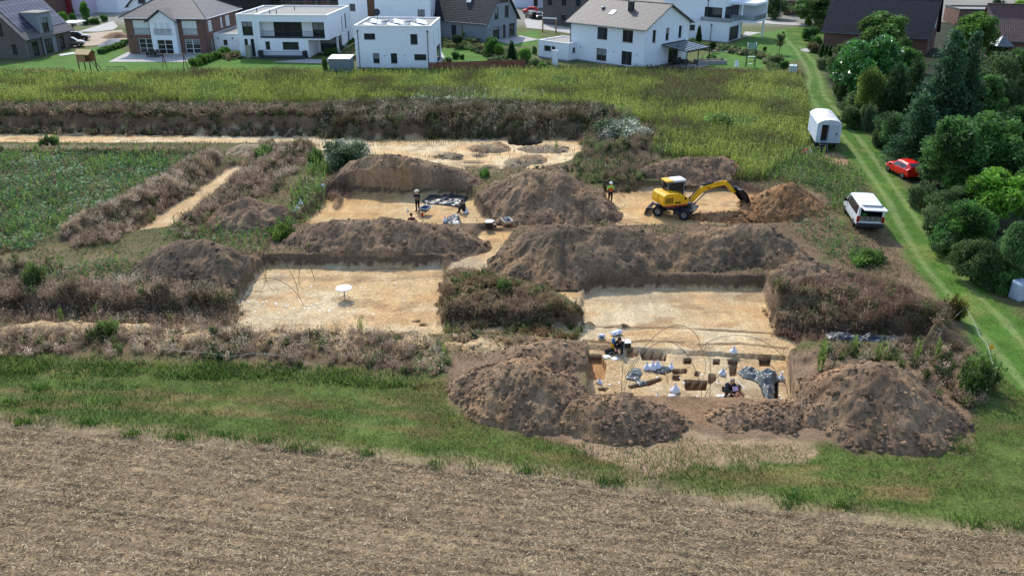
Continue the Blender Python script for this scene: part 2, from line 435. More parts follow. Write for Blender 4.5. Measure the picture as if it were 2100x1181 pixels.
def ground_z(X, Y, full=False):
    X = np.asarray(X, float); Y = np.asarray(Y, float)
    dep, fac = floor_amount(X, Y)
    hol = holes_amount(X, Y)
    z = -dep - hol
    for line, h, hw in BANKS:
        xs = [p[0] for p in line]; ys = [p[1] for p in line]
        m = (X > min(xs) - hw - 1) & (X < max(xs) + hw + 1) & (Y > min(ys) - hw - 1) & (Y < max(ys) + hw + 1)
        if m.any():
            d = sd_line(X[m], Y[m], line)
            z[m] += h * sstep(hw, hw * .15, d + fbm(X[m] * .6, Y[m] * .6, 31, 3) * hw * .6) * (1 - fac[m]) * (1 + .5 * fbm(X[m] * .8, Y[m] * .8, 33, 3))
    near = Y < 34.5
    rough = np.where(fac > .9, .022, .07) * np.clip(1.3 - Y / 130, 0, 1)
    z += rough * fbm(X * 1.7, Y * 1.7, 3, 4)
    if near.any():
        st = sstep(.1, -.5, sd_poly(X[near], Y[near], FIELD))
        cr, sr = math.cos(ROWDIR), math.sin(ROWDIR)
        a = X[near] * cr + Y[near] * sr; b = -X[near] * sr + Y[near] * cr
        z[near] += st * (-.0 + .012 * np.sin(b * 2 * math.pi / .42 + .8 * fbm(a * .25, b * .25, 9, 2)) + .055 * fbm(a * 1.8, b * 2.6, 11, 4) - .05)
    z = np.where(Y > 500, 0 * z, z)
    return (z, dep, fac, hol) if full else z

# ------------------------------------------------------------------ the ground: colours of what lies there
TRACK = A([(1612, 60), (1700, 58), (1668, 100), (1690, 170), (1722, 230), (1790, 290), (1850, 370), (1905, 440), (1990, 560), (2100, 660), (2500, 980), (2300, 1010), (2100, 830), (2030, 740), (1960, 650), (1880, 560), (1835, 490), (1800, 420), (1760, 350), (1725, 290), (1668, 240), (1648, 190), (1655, 140), (1640, 100)])
RUTS = [A([(1612, 80), (1630, 100), (1652, 135), (1662, 160), (1655, 185), (1680, 225), (1702, 250)]), A([(1640, 96), (1672, 130), (1682, 165), (1690, 195), (1725, 240), (1762, 285), (1800, 335), (1835, 385), (1880, 450), (1930, 520), (1990, 590), (2060, 660), (2150, 760)]),
        A([(1702, 250), (1745, 300), (1775, 345), (1820, 410), (1850, 470), (1900, 550), (1960, 620), (2050, 730), (2150, 850)])]
LAWNS = [A(p) for p in (
    [(-100, 145), (60, 128), (150, 105), (230, 92), (262, 108), (230, 128), (120, 152), (-100, 160)], [(125, 155), (205, 118), (240, 122), (400, 125), (480, 118), (620, 135), (690, 138), (690, 160), (125, 158)],
    [(455, 118), (500, 122), (680, 135), (680, 155), (390, 152)], [(900, 100), (960, 100), (1005, 112), (1000, 128), (930, 132), (905, 128)], [(1000, 76), (1110, 62), (1105, 92), (1060, 96), (1000, 92)],
    [(1500, 95), (1540, 72), (1640, 55), (1665, 70), (1650, 120), (1600, 130), (1540, 112)], [(1430, 118), (1480, 104), (1560, 112), (1580, 130), (1560, 145), (1430, 148)], [(670, 70), (730, 70), (730, 100), (690, 100)],
    [(1180, 140), (1250, 138), (1270, 152), (1180, 150)])]
BR = [(136, 118, 100), (154, 134, 114), (170, 150, 128), (126, 110, 88), (184, 168, 146)]
DRY = [  # outline, clumps per m2, height range, colours, green share
    ([(-60, 578), (200, 572), (330, 575), (480, 590), (482, 648), (300, 652), (-60, 648)], 7.5, (.5, 1.1), BR, .10), ([(-60, 540), (140, 545), (280, 570), (-60, 585)], 3.8, (.3, .7), BR, .35),
    ([(-60, 662), (480, 668), (700, 668), (905, 700), (930, 745), (880, 760), (700, 745), (480, 735), (340, 725), (-60, 722)], 6.5, (.3, .85), BR + [(183, 163, 136)], .10),
    ([(914, 562), (1000, 548), (1060, 575), (1100, 590), (1150, 612), (1194, 640), (1198, 668), (1060, 676), (908, 668)], 9.8, (.3, .62), [(123, 104, 83), (144, 124, 96), (160, 139, 108), (112, 116, 71), (134, 108, 83)], .08),
    ([(1600, 580), (1680, 560), (1780, 565), (1880, 600), (1925, 650), (1930, 680), (1800, 690), (1620, 682), (1595, 640)], 8.2, (.45, 1.0), [(123, 99, 85), (141, 116, 99), (157, 133, 110), (112, 108, 77)], .14),
    ([(1690, 705), (1900, 690), (1990, 700), (2040, 780), (1990, 840), (1900, 800), (1850, 770), (1700, 760)], 4.8, (.35, .9), BR + [(109, 114, 73)], .28),
    ([(118, 482), (180, 440), (300, 382), (400, 325), (440, 300), (455, 325), (425, 362), (300, 446), (240, 490), (150, 505)], 8.2, (.4, .95), BR, .06),
    ([(350, 482), (440, 405), (500, 345), (530, 290), (650, 285), (630, 325), (560, 395), (500, 412), (430, 446), (400, 485)], 6.8, (.4, .95), BR, .08),
    ([(1190, 262), (1240, 230), (1350, 262), (1370, 300), (1330, 360), (1240, 365), (1195, 345)], 5.7, (.5, 1.1), [(134, 116, 96), (149, 135, 110), (112, 127, 85)], .25),
    ([(-60, 214), (340, 212), (660, 214), (660, 268), (340, 266), (-60, 262)], 5.1, (.5, 1.1), [(112, 99, 83), (130, 113, 96), (93, 96, 71), (149, 129, 110)], .25),
    ([(660, 216), (800, 208), (1200, 212), (1240, 240), (1235, 274), (660, 272)], 6.9, (.7, 1.25), [(84, 78, 60), (100, 92, 72), (118, 110, 90), (146, 140, 122), (72, 72, 52)], .08),
    ([(-60, 297), (440, 301), (450, 312), (-60, 311)], 3.9, (.25, .5), [(187, 166, 135), (166, 143, 116)], .05), ([(670, 372), (690, 330), (760, 318), (700, 400), (680, 405)], 6.0, (.5, .9), BR, .1),
    ([(930, 680), (1150, 690), (1140, 702), (920, 700)], 6.0, (.2, .45), [(201, 180, 147), (171, 149, 116)], .05), ([(1180, 330), (1330, 335), (1320, 375), (1180, 372)], 5.2, (.4, .9), [(134, 121, 91), (123, 135, 85)], .35), ([(1100, 340), (1200, 332), (1200, 350), (1100, 350)], 3.8, (.2, .5), BR, .2)]
def ground_cols(X, Y, dep, fac, hol):
    n = X.size
    big = fbm(X * .12, Y * .12, 50, 4); mid = fbm(X * .5, Y * .5, 51, 4); fin = fbm(X * 2.2, Y * 2.2, 52, 3)
    col = np.empty((n, 3))
    def mix(w_, c, v=.12, s=0):
        c = np.array(C(*c)); f = (1 + v * fin + v * mid)[:, None]
        ww = np.clip(w_, 0, 1)[:, None]
        col[:] = col * (1 - ww) + c * f * ww
    def inside(poly, edge=.4, nz=.8): return sstep(edge, -edge, sd_poly(X, Y, poly) + nz * mid)
    col[:] = np.array(C(92, 92, 56))
    mix(sstep(-.1, .5, big + .6 * mid), (112, 98, 68), .15)
    mix(sstep(112, 124, Y), (92, 98, 58)); mix(sstep(170, 185, Y), (136, 132, 122), .1)
    mix(sstep(118, 114, Y) * sstep(66, 76, Y) * sstep(-.2, .2, X - 8), (84, 92, 46), .2)
    # thicket floor, tracks beside it
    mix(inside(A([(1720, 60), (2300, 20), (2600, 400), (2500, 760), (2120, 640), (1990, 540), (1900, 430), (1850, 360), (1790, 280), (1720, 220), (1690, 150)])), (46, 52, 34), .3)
    mix(inside(A([(1690, 560), (1760, 440), (1800, 420), (1890, 560), (2030, 740), (1990, 830), (1940, 740), (1920, 640), (1760, 590)])), (118, 98, 76), .3)
    mix(inside(A([(440, 470), (600, 440), (700, 390), (960, 395), (1250, 380), (1500, 365), (1560, 372), (1690, 395), (1720, 450), (1660, 560), (1570, 582), (1200, 596), (1000, 562), (545, 556), (480, 560)]), .5, 1.2), (114, 94, 74), .25)
    for q in DRY: mix(inside(A(q[0], .1), .4, .8) * .85, (104, 88, 68), .25)
    # grass strip
    GS = A([(-400, 728), (0, 732), (340, 742), (700, 762), (915, 780), (930, 830), (1010, 870), (1180, 905), (1400, 900), (1650, 915), (1850, 930), (1960, 880), (2000, 780), (2060, 740), (2300, 800), (2600, 1150), (2100, 1107), (1500, 1035), (500, 912), (-400, 830)])
    mix(inside(GS, .5, 1.0), (84, 100, 46), .25); mix(inside(GS, .5, 1) * sstep(.1, .5, fbm(X * .25, Y * 1.0, 150, 4)) * .8, (128, 112, 70), .25); mix(inside(GS, .5, 1) * sstep(.0, .4, fbm(X * .2 + 9, Y * 1.3, 151, 4)) * .6, (70, 88, 40), .2)
    for rr in ([(-60, 800), (300, 806), (600, 826), (900, 858)], [(-60, 826), (300, 834), (600, 858), (900, 890)], [(1100, 930), (1500, 975), (1900, 1010)]): mix(inside(GS, .5, 1) * sstep(.5, .05, sd_line(X, Y, A(rr)) + .4 * mid) * .6, (120, 98, 66), .25)
    mix(sstep(.9, .0, np.abs(sd_poly(X, Y, FIELD)) + .5 * mid - .15) * .8, (150, 130, 100), .2)
    # stripped floors: sand, with dark wall faces
    sand = np.where((mid + big)[:, None] > .25, np.array(C(190, 172, 138)), np.array(C(204, 188, 156)))
    tone = sstep(-.25, .45, fbm(X * .25, Y * .4, 57, 4))
    ssand = np.array(C(194, 164, 120)) * (1 - tone[:, None]) + np.array(C(198, 178, 142)) * tone[:, None]
    ssand = ssand * (1 + .14 * fin + .12 * fbm(X * .9, Y * 2.0, 58, 4))[:, None]
    orange = sstep(.18, .45, fbm(X * .4 + 9, Y * .8, 59, 3))
    ssand = ssand * np.where((Y < 40) & (X > 2), .86, np.where(Y > 70, 1.12, .98))[:, None]
    warm = ((Y > 56) & (Y < 70) & (X > -20))[:, None]; ssand = np.where(warm, ssand * np.array([1.0, .9, .76]), ssand)
    ssand = ssand * (1 + .18 * fbm(X * 5, Y * .6, 63, 3) * (fbm(X * .2, Y * .2, 64, 2) > 0))[:, None]
    ssand = ssand * (1 - .6 * orange[:, None]) + .6 * orange[:, None] * np.array(C(186, 146, 100))
    stain = sstep(.26, .42, fbm(X * .55 + 4, Y * 1.1, 61, 4))
    ssand = ssand * (1 - .5 * stain[:, None]) + .5 * stain[:, None] * np.array(C(140, 112, 82))
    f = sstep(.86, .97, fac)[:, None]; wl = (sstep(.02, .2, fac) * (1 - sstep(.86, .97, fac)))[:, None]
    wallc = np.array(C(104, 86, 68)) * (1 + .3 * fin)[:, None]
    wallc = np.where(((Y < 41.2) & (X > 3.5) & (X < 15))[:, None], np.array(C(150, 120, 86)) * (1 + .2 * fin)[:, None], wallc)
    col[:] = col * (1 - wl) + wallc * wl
    col[:] = col * (1 - f) + ssand * f
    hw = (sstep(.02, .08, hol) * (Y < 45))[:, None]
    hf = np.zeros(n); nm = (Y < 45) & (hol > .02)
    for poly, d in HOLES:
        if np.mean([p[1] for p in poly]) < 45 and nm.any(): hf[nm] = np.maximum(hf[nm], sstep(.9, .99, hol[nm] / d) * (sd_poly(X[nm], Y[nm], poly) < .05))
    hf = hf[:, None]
    col[:] = col * (1 - hw) + hw * (np.array(C(98, 70, 46)) * (1 - hf) + np.array(C(170, 130, 90)) * hf) * (1 + .15 * fin)[:, None]  # shade painted into the brown soil of hole walls, lit tone into hole floors
    hb = (sstep(.05, .3, hol) * (Y > 70))[:, None]
    col[:] = col * (1 - hb) + hb * np.array(C(112, 98, 80))
    for rr, w_ in (([(1198, 669), (1300, 671), (1380, 670), (1480, 676), (1592, 683)], .16), ([(1200, 700), (1260, 706), (1330, 700), (1400, 704)], .2), ([(1430, 708), (1520, 706), (1610, 716)], .15), ([(930, 682), (1050, 686), (1190, 690)], .25)): mix(sstep(w_, .02, sd_line(X, Y, A(rr, -.8)) + .12 * mid) * .85, (96, 74, 54), .25)
    # loose earth spread between heaps and round the digger
    for poly in ([(560, 545), (880, 545), (1000, 500), (1000, 535), (920, 548), (560, 552)], [(1010, 560), (1200, 585), (1560, 575), (1650, 540), (1620, 600), (1570, 592), (1200, 596)], [(1300, 380), (1520, 372), (1540, 384), (1250, 386)],
                 [(1440, 440), (1545, 425), (1700, 440), (1640, 452), (1520, 447)], [(1240, 428), (1330, 440), (1330, 450), (1260, 442)], [(930, 690), (1200, 700), (1200, 830), (1440, 900), (1230, 930), (930, 850)], [(1610, 720), (1980, 760), (1980, 930), (1640, 900), (1440, 900), (1440, 835), (1620, 832)]):
        mix(inside(A(poly), .3, .8) * (1 - fac * .6), (128, 106, 84), .25)
    mix(inside(A([(1195, 796), (1650, 806), (1650, 880), (1195, 870)]), .3, .5) * sstep(.6, .3, fac), (132, 106, 80), .25)
    mix(inside(A([(1180, 905), (1440, 895), (1660, 910), (1650, 945), (1300, 950)]), .3, 1.4) * .8, (168, 142, 112), .15)
    mix(inside(A([(1450, 760), (1640, 470), (1700, 470), (1680, 560), (1620, 600)]), .3, 1.2) * .0, (120, 110, 80))
    mix(inside(A([(1690, 318), (1700, 312), (1745, 330), (1740, 345), (1690, 335)]), .3, .8), (150, 122, 92), .15)
    # mown lawns and the grass track
    for L in LAWNS: mix(inside(L, .15, .1), (80, 116, 46), .2)
    mix(inside(TRACK, .5, .9), (74, 108, 38), .2)
    mix(inside(TRACK, .5, .9) * sstep(.1, .5, mid) * .5, (120, 120, 66), .2)
    for r in RUTS: mix(sstep(.34, .06, sd_line(X, Y, r) + .25 * mid) * .36, (158, 162, 110), .2)
    # field
    st = sstep(.15, -.15, sd_poly(X, Y, FIELD) + .5 * fin)
    cr, sr = math.cos(ROWDIR), math.sin(ROWDIR); a = X * cr + Y * sr; b = -X * sr + Y * cr
    mix(st, (150, 129, 100), .3)
    mix(st * sstep(.0, .6, fbm(a * .35, b * 2.4, 71, 4) + .25 * fin), (176, 156, 122), .15)
    mix(st * (.5 + .5 * np.sin(b * 2 * math.pi / .55 + 1.2 * fbm(a * .2, b * .2, 160, 2))) * .5, (100, 82, 62), .2)
    mix(st * sstep(.15, .55, fbm(a * .18, b * 4.2, 73, 4)) * .6, (98, 82, 66), .2)
    for rr in ([(-40, 1086), (140, 1103), (330, 1130), (560, 1172)], [(60, 1026), (220, 1048), (480, 1084), (560, 1092)], [(700, 1040), (1100, 1090), (1500, 1130)], [(1200, 1075), (1600, 1120), (2000, 1165)]): mix(st * sstep(.32, .05, sd_line(X, Y, A(rr)) + .3 * mid) * .7, (86, 72, 60), .2)
    mix(st * sstep(.1, .5, fbm(a * .12 + 5, b * 1.2, 72, 4)) * .3, (104, 91, 76), .2)
    return col
def grid_patch(x0, x1, y0, y1, sx, sy=None, hole=None):
    sy = sy or sx
    nx = max(1, int(round((x1 - x0) / sx))); ny = max(1, int(round((y1 - y0) / sy)))
    gx = np.linspace(x0, x1, nx + 1); gy = np.linspace(y0, y1, ny + 1)
    X, Y = np.meshgrid(gx, gy)
    X = X.ravel(); Y = Y.ravel()
    i = np.arange(nx * ny); r = i // nx; c = i % nx
    q = r * (nx + 1) + c
    return X, Y, np.stack([q, q + 1, q + nx + 2, q + nx + 1], 1)
def build_ground():
    B = 4000
    P = [(-26, 24, 18, 33, .13), (-60, -26, 18, 33, .6), (24, 60, 18, 33, .5),
         (3, 15.2, 33, 40.2, .055), (-30, 3, 33, 40.2, .12), (15.2, 24, 33, 40.2, .12), (-30, 24, 40.2, 70, .12),
         (-60, -30, 33, 70, .3), (24, 60, 33, 70, .25), (-60, 60, 70, 100, .25), (-110, -60, 18, 100, 1.2), (60, 110, 18, 100, 1.2),
         (-110, 110, 100, 178, .6), (-300, 300, 178, 330, 3), (-300, -110, 18, 178, 5), (110, 300, 18, 178, 5), (-B, B, 330, 6000, 400), (-300, 300, -40, 18, 6)]
    VS = []; FS = []; o = 0
    for p in P:
        x, y, f = grid_patch(*p); VS.append((x, y)); FS.append(f + o); o += len(x)
    X = np.concatenate([v[0] for v in VS]); Y = np.concatenate([v[1] for v in VS])
    z, dep, fac, hol = ground_z(X, Y, True)
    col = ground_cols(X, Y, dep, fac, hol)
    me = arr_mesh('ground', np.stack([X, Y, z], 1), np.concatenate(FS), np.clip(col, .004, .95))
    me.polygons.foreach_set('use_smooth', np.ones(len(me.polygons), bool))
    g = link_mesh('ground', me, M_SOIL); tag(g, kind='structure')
build_ground()
def gz(x, y): return float(ground_z(np.array([x]), np.array([y]))[0])

# ------------------------------------------------------------------ spoil heaps
OCT_V = np.array([(1, 0, 0), (-1, 0, 0), (0, 1, 0), (0, -1, 0), (0, 0, 1), (0, 0, -1)], float)
OCT_F = np.array([(0, 2, 4), (2, 1, 4), (1, 3, 4), (3, 0, 4), (2, 0, 5), (1, 2, 5), (3, 1, 5), (0, 3, 5)])
HEAPS = []
def heap(label, peaks, z0=0.0, col=(118, 100, 84), top=(142, 120, 98), slope=.70, res=.1, clods=300, rr=.5, name='spoil_heap', group='heaps of dug earth', seed=0, rough=.16, cut=True):
    pk = []
    for px, yt, yb in peaks:
        yf = at(px, yb, z0)[1]; h = 1.0
        for _ in range(30): h = .5 * h + .5 * max(.25, height_for(0, yf + h / slope, yt) - z0)
        pk.append((at(px, yt, z0 + h)[0], yf + h / slope, h))
    S = []
    for (xa, ya, ha), (xb, yb, hb) in zip(pk[:-1], pk[1:]):
        n = max(2, int(math.hypot(xb - xa, yb - ya) / .35))
        for i in range(n): t = i / n; S.append((xa + (xb - xa) * t, ya + (yb - ya) * t, ha + (hb - ha) * t))
    S.append(pk[-1]); HEAPS.append((z0, S, slope, rr))
    ext = max(p[2] for p in pk) / slope + .8
    x0, x1 = min(p[0] for p in pk) - ext, max(p[0] for p in pk) + ext
    y0, y1 = min(p[1] for p in pk) - ext, max(p[1] for p in pk) + ext
    X, Y, F = grid_patch(x0, x1, y0, y1, res)
    def hz(X, Y):
        wx = X + .35 * fbm(X * .8, Y * .8, seed + 3, 3); wy = Y + .35 * fbm(X * .8, Y * .8, seed + 4, 3)
        z = np.full(X.shape, -9.0); an = np.zeros(X.shape); di = np.zeros(X.shape)
        for sx, sy, sh in S:
            dd = np.sqrt((wx - sx) ** 2 + (wy - sy) ** 2 + rr * rr); q = sh + slope * rr - slope * dd
            up = q > z; z = np.where(up, q, z); an = np.where(up, np.arctan2(wy - sy, wx - sx) + sx * .35, an); di = np.where(up, dd, di)
        z = z - .16 * np.clip(di, 0, 1.6) * np.abs(fbm(an * 3.2, di * .35, seed + 11, 3)) + .05
        g1 = fbm(X * 1.1, Y * 1.1, seed + 5, 5, .58); g2 = np.abs(fbm(X * 2.3, Y * 1.2, seed + 6, 3))
        return z + rough * 1.5 * g1 - rough * .8 * g2 + .045 * fbm(X * 6, Y * 6, seed + 7, 3) + .03
    Z = hz(X, Y)
    if cut: Z = Z - 5 * sstep(.05, .7, floor_amount(X, Y, (0, 2, 4, 8))[1])
    keep = (Z[F].max(1) > -.2)
    F = F[keep]
    used = np.unique(F); mp = np.full(len(X), -1); mp[used] = np.arange(len(used)); F = mp[F]
    X, Y, Z = X[used], Y[used], Z[used]
    Z = np.maximum(Z, -.9)
    def cc(X, Y, Z):
        w_ = np.clip(sstep(-.3, .5, fbm(X * .7, Y * .7, seed + 8, 4)) * .8 + .15 * (Z / max(p[2] for p in pk)), 0, 1)[:, None]
        pt = (.7 * sstep(.12, .42, fbm(X * .55, Y * .8, seed + 15, 4)))[:, None]; dk = (.55 * sstep(.15, .45, fbm(X * .9 + 7, Y * .9, seed + 16, 4)))[:, None]
        return ((np.array(C(*col)) * (1 - w_) + np.array(C(*top)) * w_) * (1 - pt) * (1 - dk) + pt * (1 - dk) * np.array(C(158, 126, 92)) + dk * np.array(C(82, 68, 56))) * (1 + .22 * fbm(X * 3, Y * 3, seed + 9, 3))[:, None]
        return (np.array(C(*col)) * (1 - w_) + np.array(C(*top)) * w_) * (1 + .22 * fbm(X * 3, Y * 3, seed + 9, 3))[:, None]
    V = np.stack([X, Y, Z + z0], 1); K = cc(X, Y, Z)
    F = np.concatenate([F[:, [0, 1, 2]], F[:, [0, 2, 3]]])
    if clods:
        g = np.random.default_rng(seed + 100)
        ok = np.where((Z > .02))[0]
        wgt = np.exp(-Z[ok] * 1.3) + .25; wgt /= wgt.sum()
        ii = g.choice(ok, size=min(clods * 2, len(ok)), p=wgt)
        sz = (.03 + .13 * g.random(len(ii)) ** 6)[:, None, None]
        sh = .6 + .8 * g.random((len(ii), 6, 3))
        cv = OCT_V[None] * sh * sz * np.array([1.2, 1.1, .8]) + V[ii][:, None, :] + np.array([0, 0, .02])
        ck = np.repeat((K[ii] * (.6 + 1.0 * g.random(len(ii)))[:, None])[:, None, :], 6, 1)
        cf = OCT_F[None] + (np.arange(len(ii)) * 6)[:, None, None] + len(V)
        V = np.concatenate([V, cv.reshape(-1, 3)]); K = np.concatenate([K, ck.reshape(-1, 3)]); F = np.concatenate([F, cf.reshape(-1, 3)])
    me = arr_mesh(name, V, F, np.clip(K, .004, .9))
    c = np.array([np.mean([p[0] for p in pk]), np.mean([p[1] for p in pk]), z0])
    co = V - c; me.vertices.foreach_set('co', co.astype(np.float32).ravel())
    o = link_mesh(name, me, M_HEAP); o.location = c
    tag(o, label, 'spoil heap', group)
    return o
def heap_top(x, y):
    z = -9
    for z0, S, slope, rr in HEAPS:
        for sx, sy, sh in S: z = max(z, z0 + sh + slope * rr - slope * math.sqrt((x - sx) ** 2 + (y - sy) ** 2 + rr * rr))
    return z
GREY = dict(col=(100, 86, 70), top=(126, 106, 84)); BRN = dict(col=(112, 92, 74), top=(152, 126, 98)); ORG = dict(col=(124, 92, 62), top=(158, 120, 82))
heap('large cone of grey brown earth at the front right, right of the sunken trench', [(1740, 770, 890), (1810, 750, 925), (1870, 790, 905)], 0, seed=1, clods=700, **BRN)
heap('large front heap of stony brown earth left of the sunken trench', [(1000, 765, 840), (1060, 742, 870), (1110, 768, 885)], 0, seed=2, clods=800, **BRN)
heap('low flat topped heap of brown earth in front of the sunken trench', [(1185, 822, 886), (1270, 814, 900), (1340, 838, 896)], 0, seed=3, clods=500, **BRN)
heap('small reddish heap against the left edge of the sunken trench', [(1075, 716, 770), (1130, 708, 772), (1165, 714, 768)], -.2, seed=4, clods=200, slope=.5, **BRN)
heap('low crumbled earth ridge in front of the sunken trench at right', [(1500, 846, 878), (1545, 848, 884), (1600, 842, 886)], -.1, seed=5, clods=300, slope=.42, **BRN)
heap('dark grey rounded heap beside the dry weed row at the left', [(350, 502, 580), (395, 492, 588), (450, 508, 592), (480, 524, 585)], 0, seed=6, clods=200, **GREY)
heap('long brown heap between the two left trenches', [(610, 478, 515), (690, 452, 530), (790, 450, 535), (890, 462, 528), (950, 478, 516)], -.3, seed=7, clods=500, **BRN)
heap('long dark heap in front of the digger, left half', [(1085, 490, 545), (1135, 460, 580), (1230, 468, 575), (1330, 475, 560)], -.2, seed=8, clods=500, **GREY)
heap('long dark heap in front of the digger, right half', [(1400, 478, 560), (1480, 468, 560), (1560, 462, 555), (1610, 500, 550)], -.2, seed=9, clods=400, **GREY)
heap('tall smooth sided sandy brown heap right of the seated person', [(1030, 372, 440), (1090, 352, 458), (1150, 356, 458), (1200, 392, 455)], -.5, seed=10, clods=350, slope=.72, **BRN)
heap('long brown heap with a cut face behind the standing person in a hat', [(725, 330, 378), (790, 316, 388), (870, 332, 388), (950, 352, 384)], .0, seed=11, clods=300, slope=.9, **BRN)
heap('brown heap beyond the digger between two red poles', [(1340, 338, 366), (1400, 324, 370), (1480, 322, 368)], 0, seed=12, clods=250, **BRN)
heap('orange brown heap right of the digger bucket', [(1592, 388, 442), (1620, 378, 450), (1650, 400, 450)], -.2, seed=13, clods=350, **ORG)
heap('low brown windrow of fresh earth under the digger bucket', [(1430, 441, 450), (1480, 437, 453), (1525, 436, 456)], -.7, seed=14, clods=250, slope=.6, **ORG)
heap('small brown heap at the lower end of the diagonal sandy strip', [(470, 422, 478), (505, 408, 484), (550, 418, 470)], -.1, seed=15, clods=200, **BRN)
heap('grey heap at the right end of the right front trench', [(1635, 548, 600), (1660, 540, 606), (1690, 556, 600)], 0, seed=16, clods=150, slope=.5, **GREY)
SND = dict(col=(168, 142, 108), top=(196, 170, 128))
for i, (pks, lab) in enumerate([
        ([(20, 672, 705), (60, 670, 706)], 'small sandy heap at the left photo edge'), ([(90, 672, 708), (130, 671, 710)], 'small sandy heap second from the left edge'), ([(210, 672, 712), (245, 675, 712)], 'small sandy heap with dark crest below the dry weed row'),
        ([(370, 690, 722), (410, 686, 722)], 'small sandy heap topped by a rusty dry tuft'), ([(545, 690, 722), (575, 687, 724)], 'small straw covered heap below the round table'), ([(690, 696, 726), (715, 692, 728)], 'small straw covered heap right below the round table'),
        ([(815, 700, 726), (850, 698, 730)], 'small pale heap among dry weeds left of the large front heap'), ([(930, 706, 730), (985, 700, 735), (1040, 716, 735)], 'long low sandy heap behind the large front heap'),
        ([(470, 262, 276), (500, 259, 276)], 'small grey heap at the foot of the back bank'), ([(490, 302, 330), (505, 296, 335)], 'small grey heap at the upper end of the diagonal sandy strip'),
        ([(905, 318, 326), (930, 316, 326)], 'low grey heap beside the round pits in the back sand'), ([(985, 298, 310), (1020, 296, 312)], 'low grey green heap in front of the dark pit in the back sand'), ([(1090, 300, 312), (1140, 298, 312)], 'low grey heap at the right of the back sand area'),
        ([(1055, 326, 336), (1090, 320, 336)], 'low dark heap behind the tall smooth sided heap')]):
    gy = i >= 8
    heap(lab, pks, -.5 if gy else -.3, seed=20 + i, clods=60, slope=.5, rr=.6, res=.12 if not gy else .18, rough=.1, group='small low heaps of sand and earth', **(dict(col=(142, 126, 102), top=(160, 142, 114)) if gy else SND))

# ------------------------------------------------------------------ plants that grow in masses
def scatter(px_poly, dens, z=0.0, patch=None, pscale=.35, seed=0, thr=0.0):
    """random ground points inside a photo outline; dens per m2; patch thins them by noise"""
    g = np.random.default_rng(seed + 500)
    poly = A(px_poly, z)
    xs = [p[0] for p in poly]; ys = [p[1] for p in poly]
    n = int((max(xs) - min(xs)) * (max(ys) - min(ys)) * dens)
    X = g.uniform(min(xs), max(xs), n); Y = g.uniform(min(ys), max(ys), n)
    k = sd_poly(X, Y, poly) < fbm(X * .8, Y * .8, seed, 3) * .5
    X, Y = X[k], Y[k]
    if patch is not None:
        k = g.random(len(X)) < np.clip(.5 + patch * fbm(X * pscale, Y * pscale, seed + 1, 3) + thr, 0, 1)
        X, Y = X[k], Y[k]
    return X, Y
def ground_pts(X, Y, drop=0.0):
    return np.stack([X, Y, ground_z(X, Y) - drop], 1)
def pick(cols, n, g, v=.18, X=None, Y=None, s=0, sc=.3):
    """colour per plant: from a short list, chosen by noise so that kinds stand together"""
    c = np.array([C(*q) for q in cols])
    if X is None: i = g.integers(0, len(c), n)
    else:
        t = np.clip((fbm(X * sc, Y * sc, s, 3) * .9 + .5) + g.normal(0, .14, n), 0, .999); i = (t * len(c)).astype(int)
    return c[i] * (1 + v * g.normal(0, 1, n))[:, None].clip(.4, 1.7)
def blades(P, h, w_, lean, col, g, tip=1.0):
    n = len(P); a = g.uniform(0, 6.283, n)
    sv = np.stack([np.cos(a), np.sin(a), np.zeros(n)], 1) * (w_ / 2 * np.ones(n))[:, None]
    b = g.uniform(0, 6.283, n); L = lean * h * g.random(n)
    tipv = P + np.stack([np.cos(b) * L, np.sin(b) * L, h * np.ones(n)], 1)
    V = np.stack([P - sv, P + sv, tipv], 1)
    K = np.repeat(col[:, None, :], 3, 1).copy(); K[:, 2] *= tip
    return V.reshape(-1, 3), np.arange(3 * n).reshape(-1, 3), K.reshape(-1, 3)
def leaves(P, size, col, g, up=.5):
    """small random tris, tilted towards lying flat by 'up'"""
    n = len(P)
    d = g.normal(0, 1, (n, 3)); d[:, 2] *= (1 - up); d /= np.linalg.norm(d, axis=1)[:, None]
    e = g.normal(0, 1, (n, 3)); e[:, 2] *= (1 - up); e -= (e * d).sum(1)[:, None] * d; e /= np.linalg.norm(e, axis=1)[:, None]
    s = (size * (.6 + .8 * g.random(n)))[:, None]
    V = np.stack([P - d * s * .5 - e * s * .32, P - d * s * .5 + e * s * .32, P + d * s * .65], 1)
    return V.reshape(-1, 3), np.arange(3 * n).reshape(-1, 3), np.repeat(col, 3, 0)
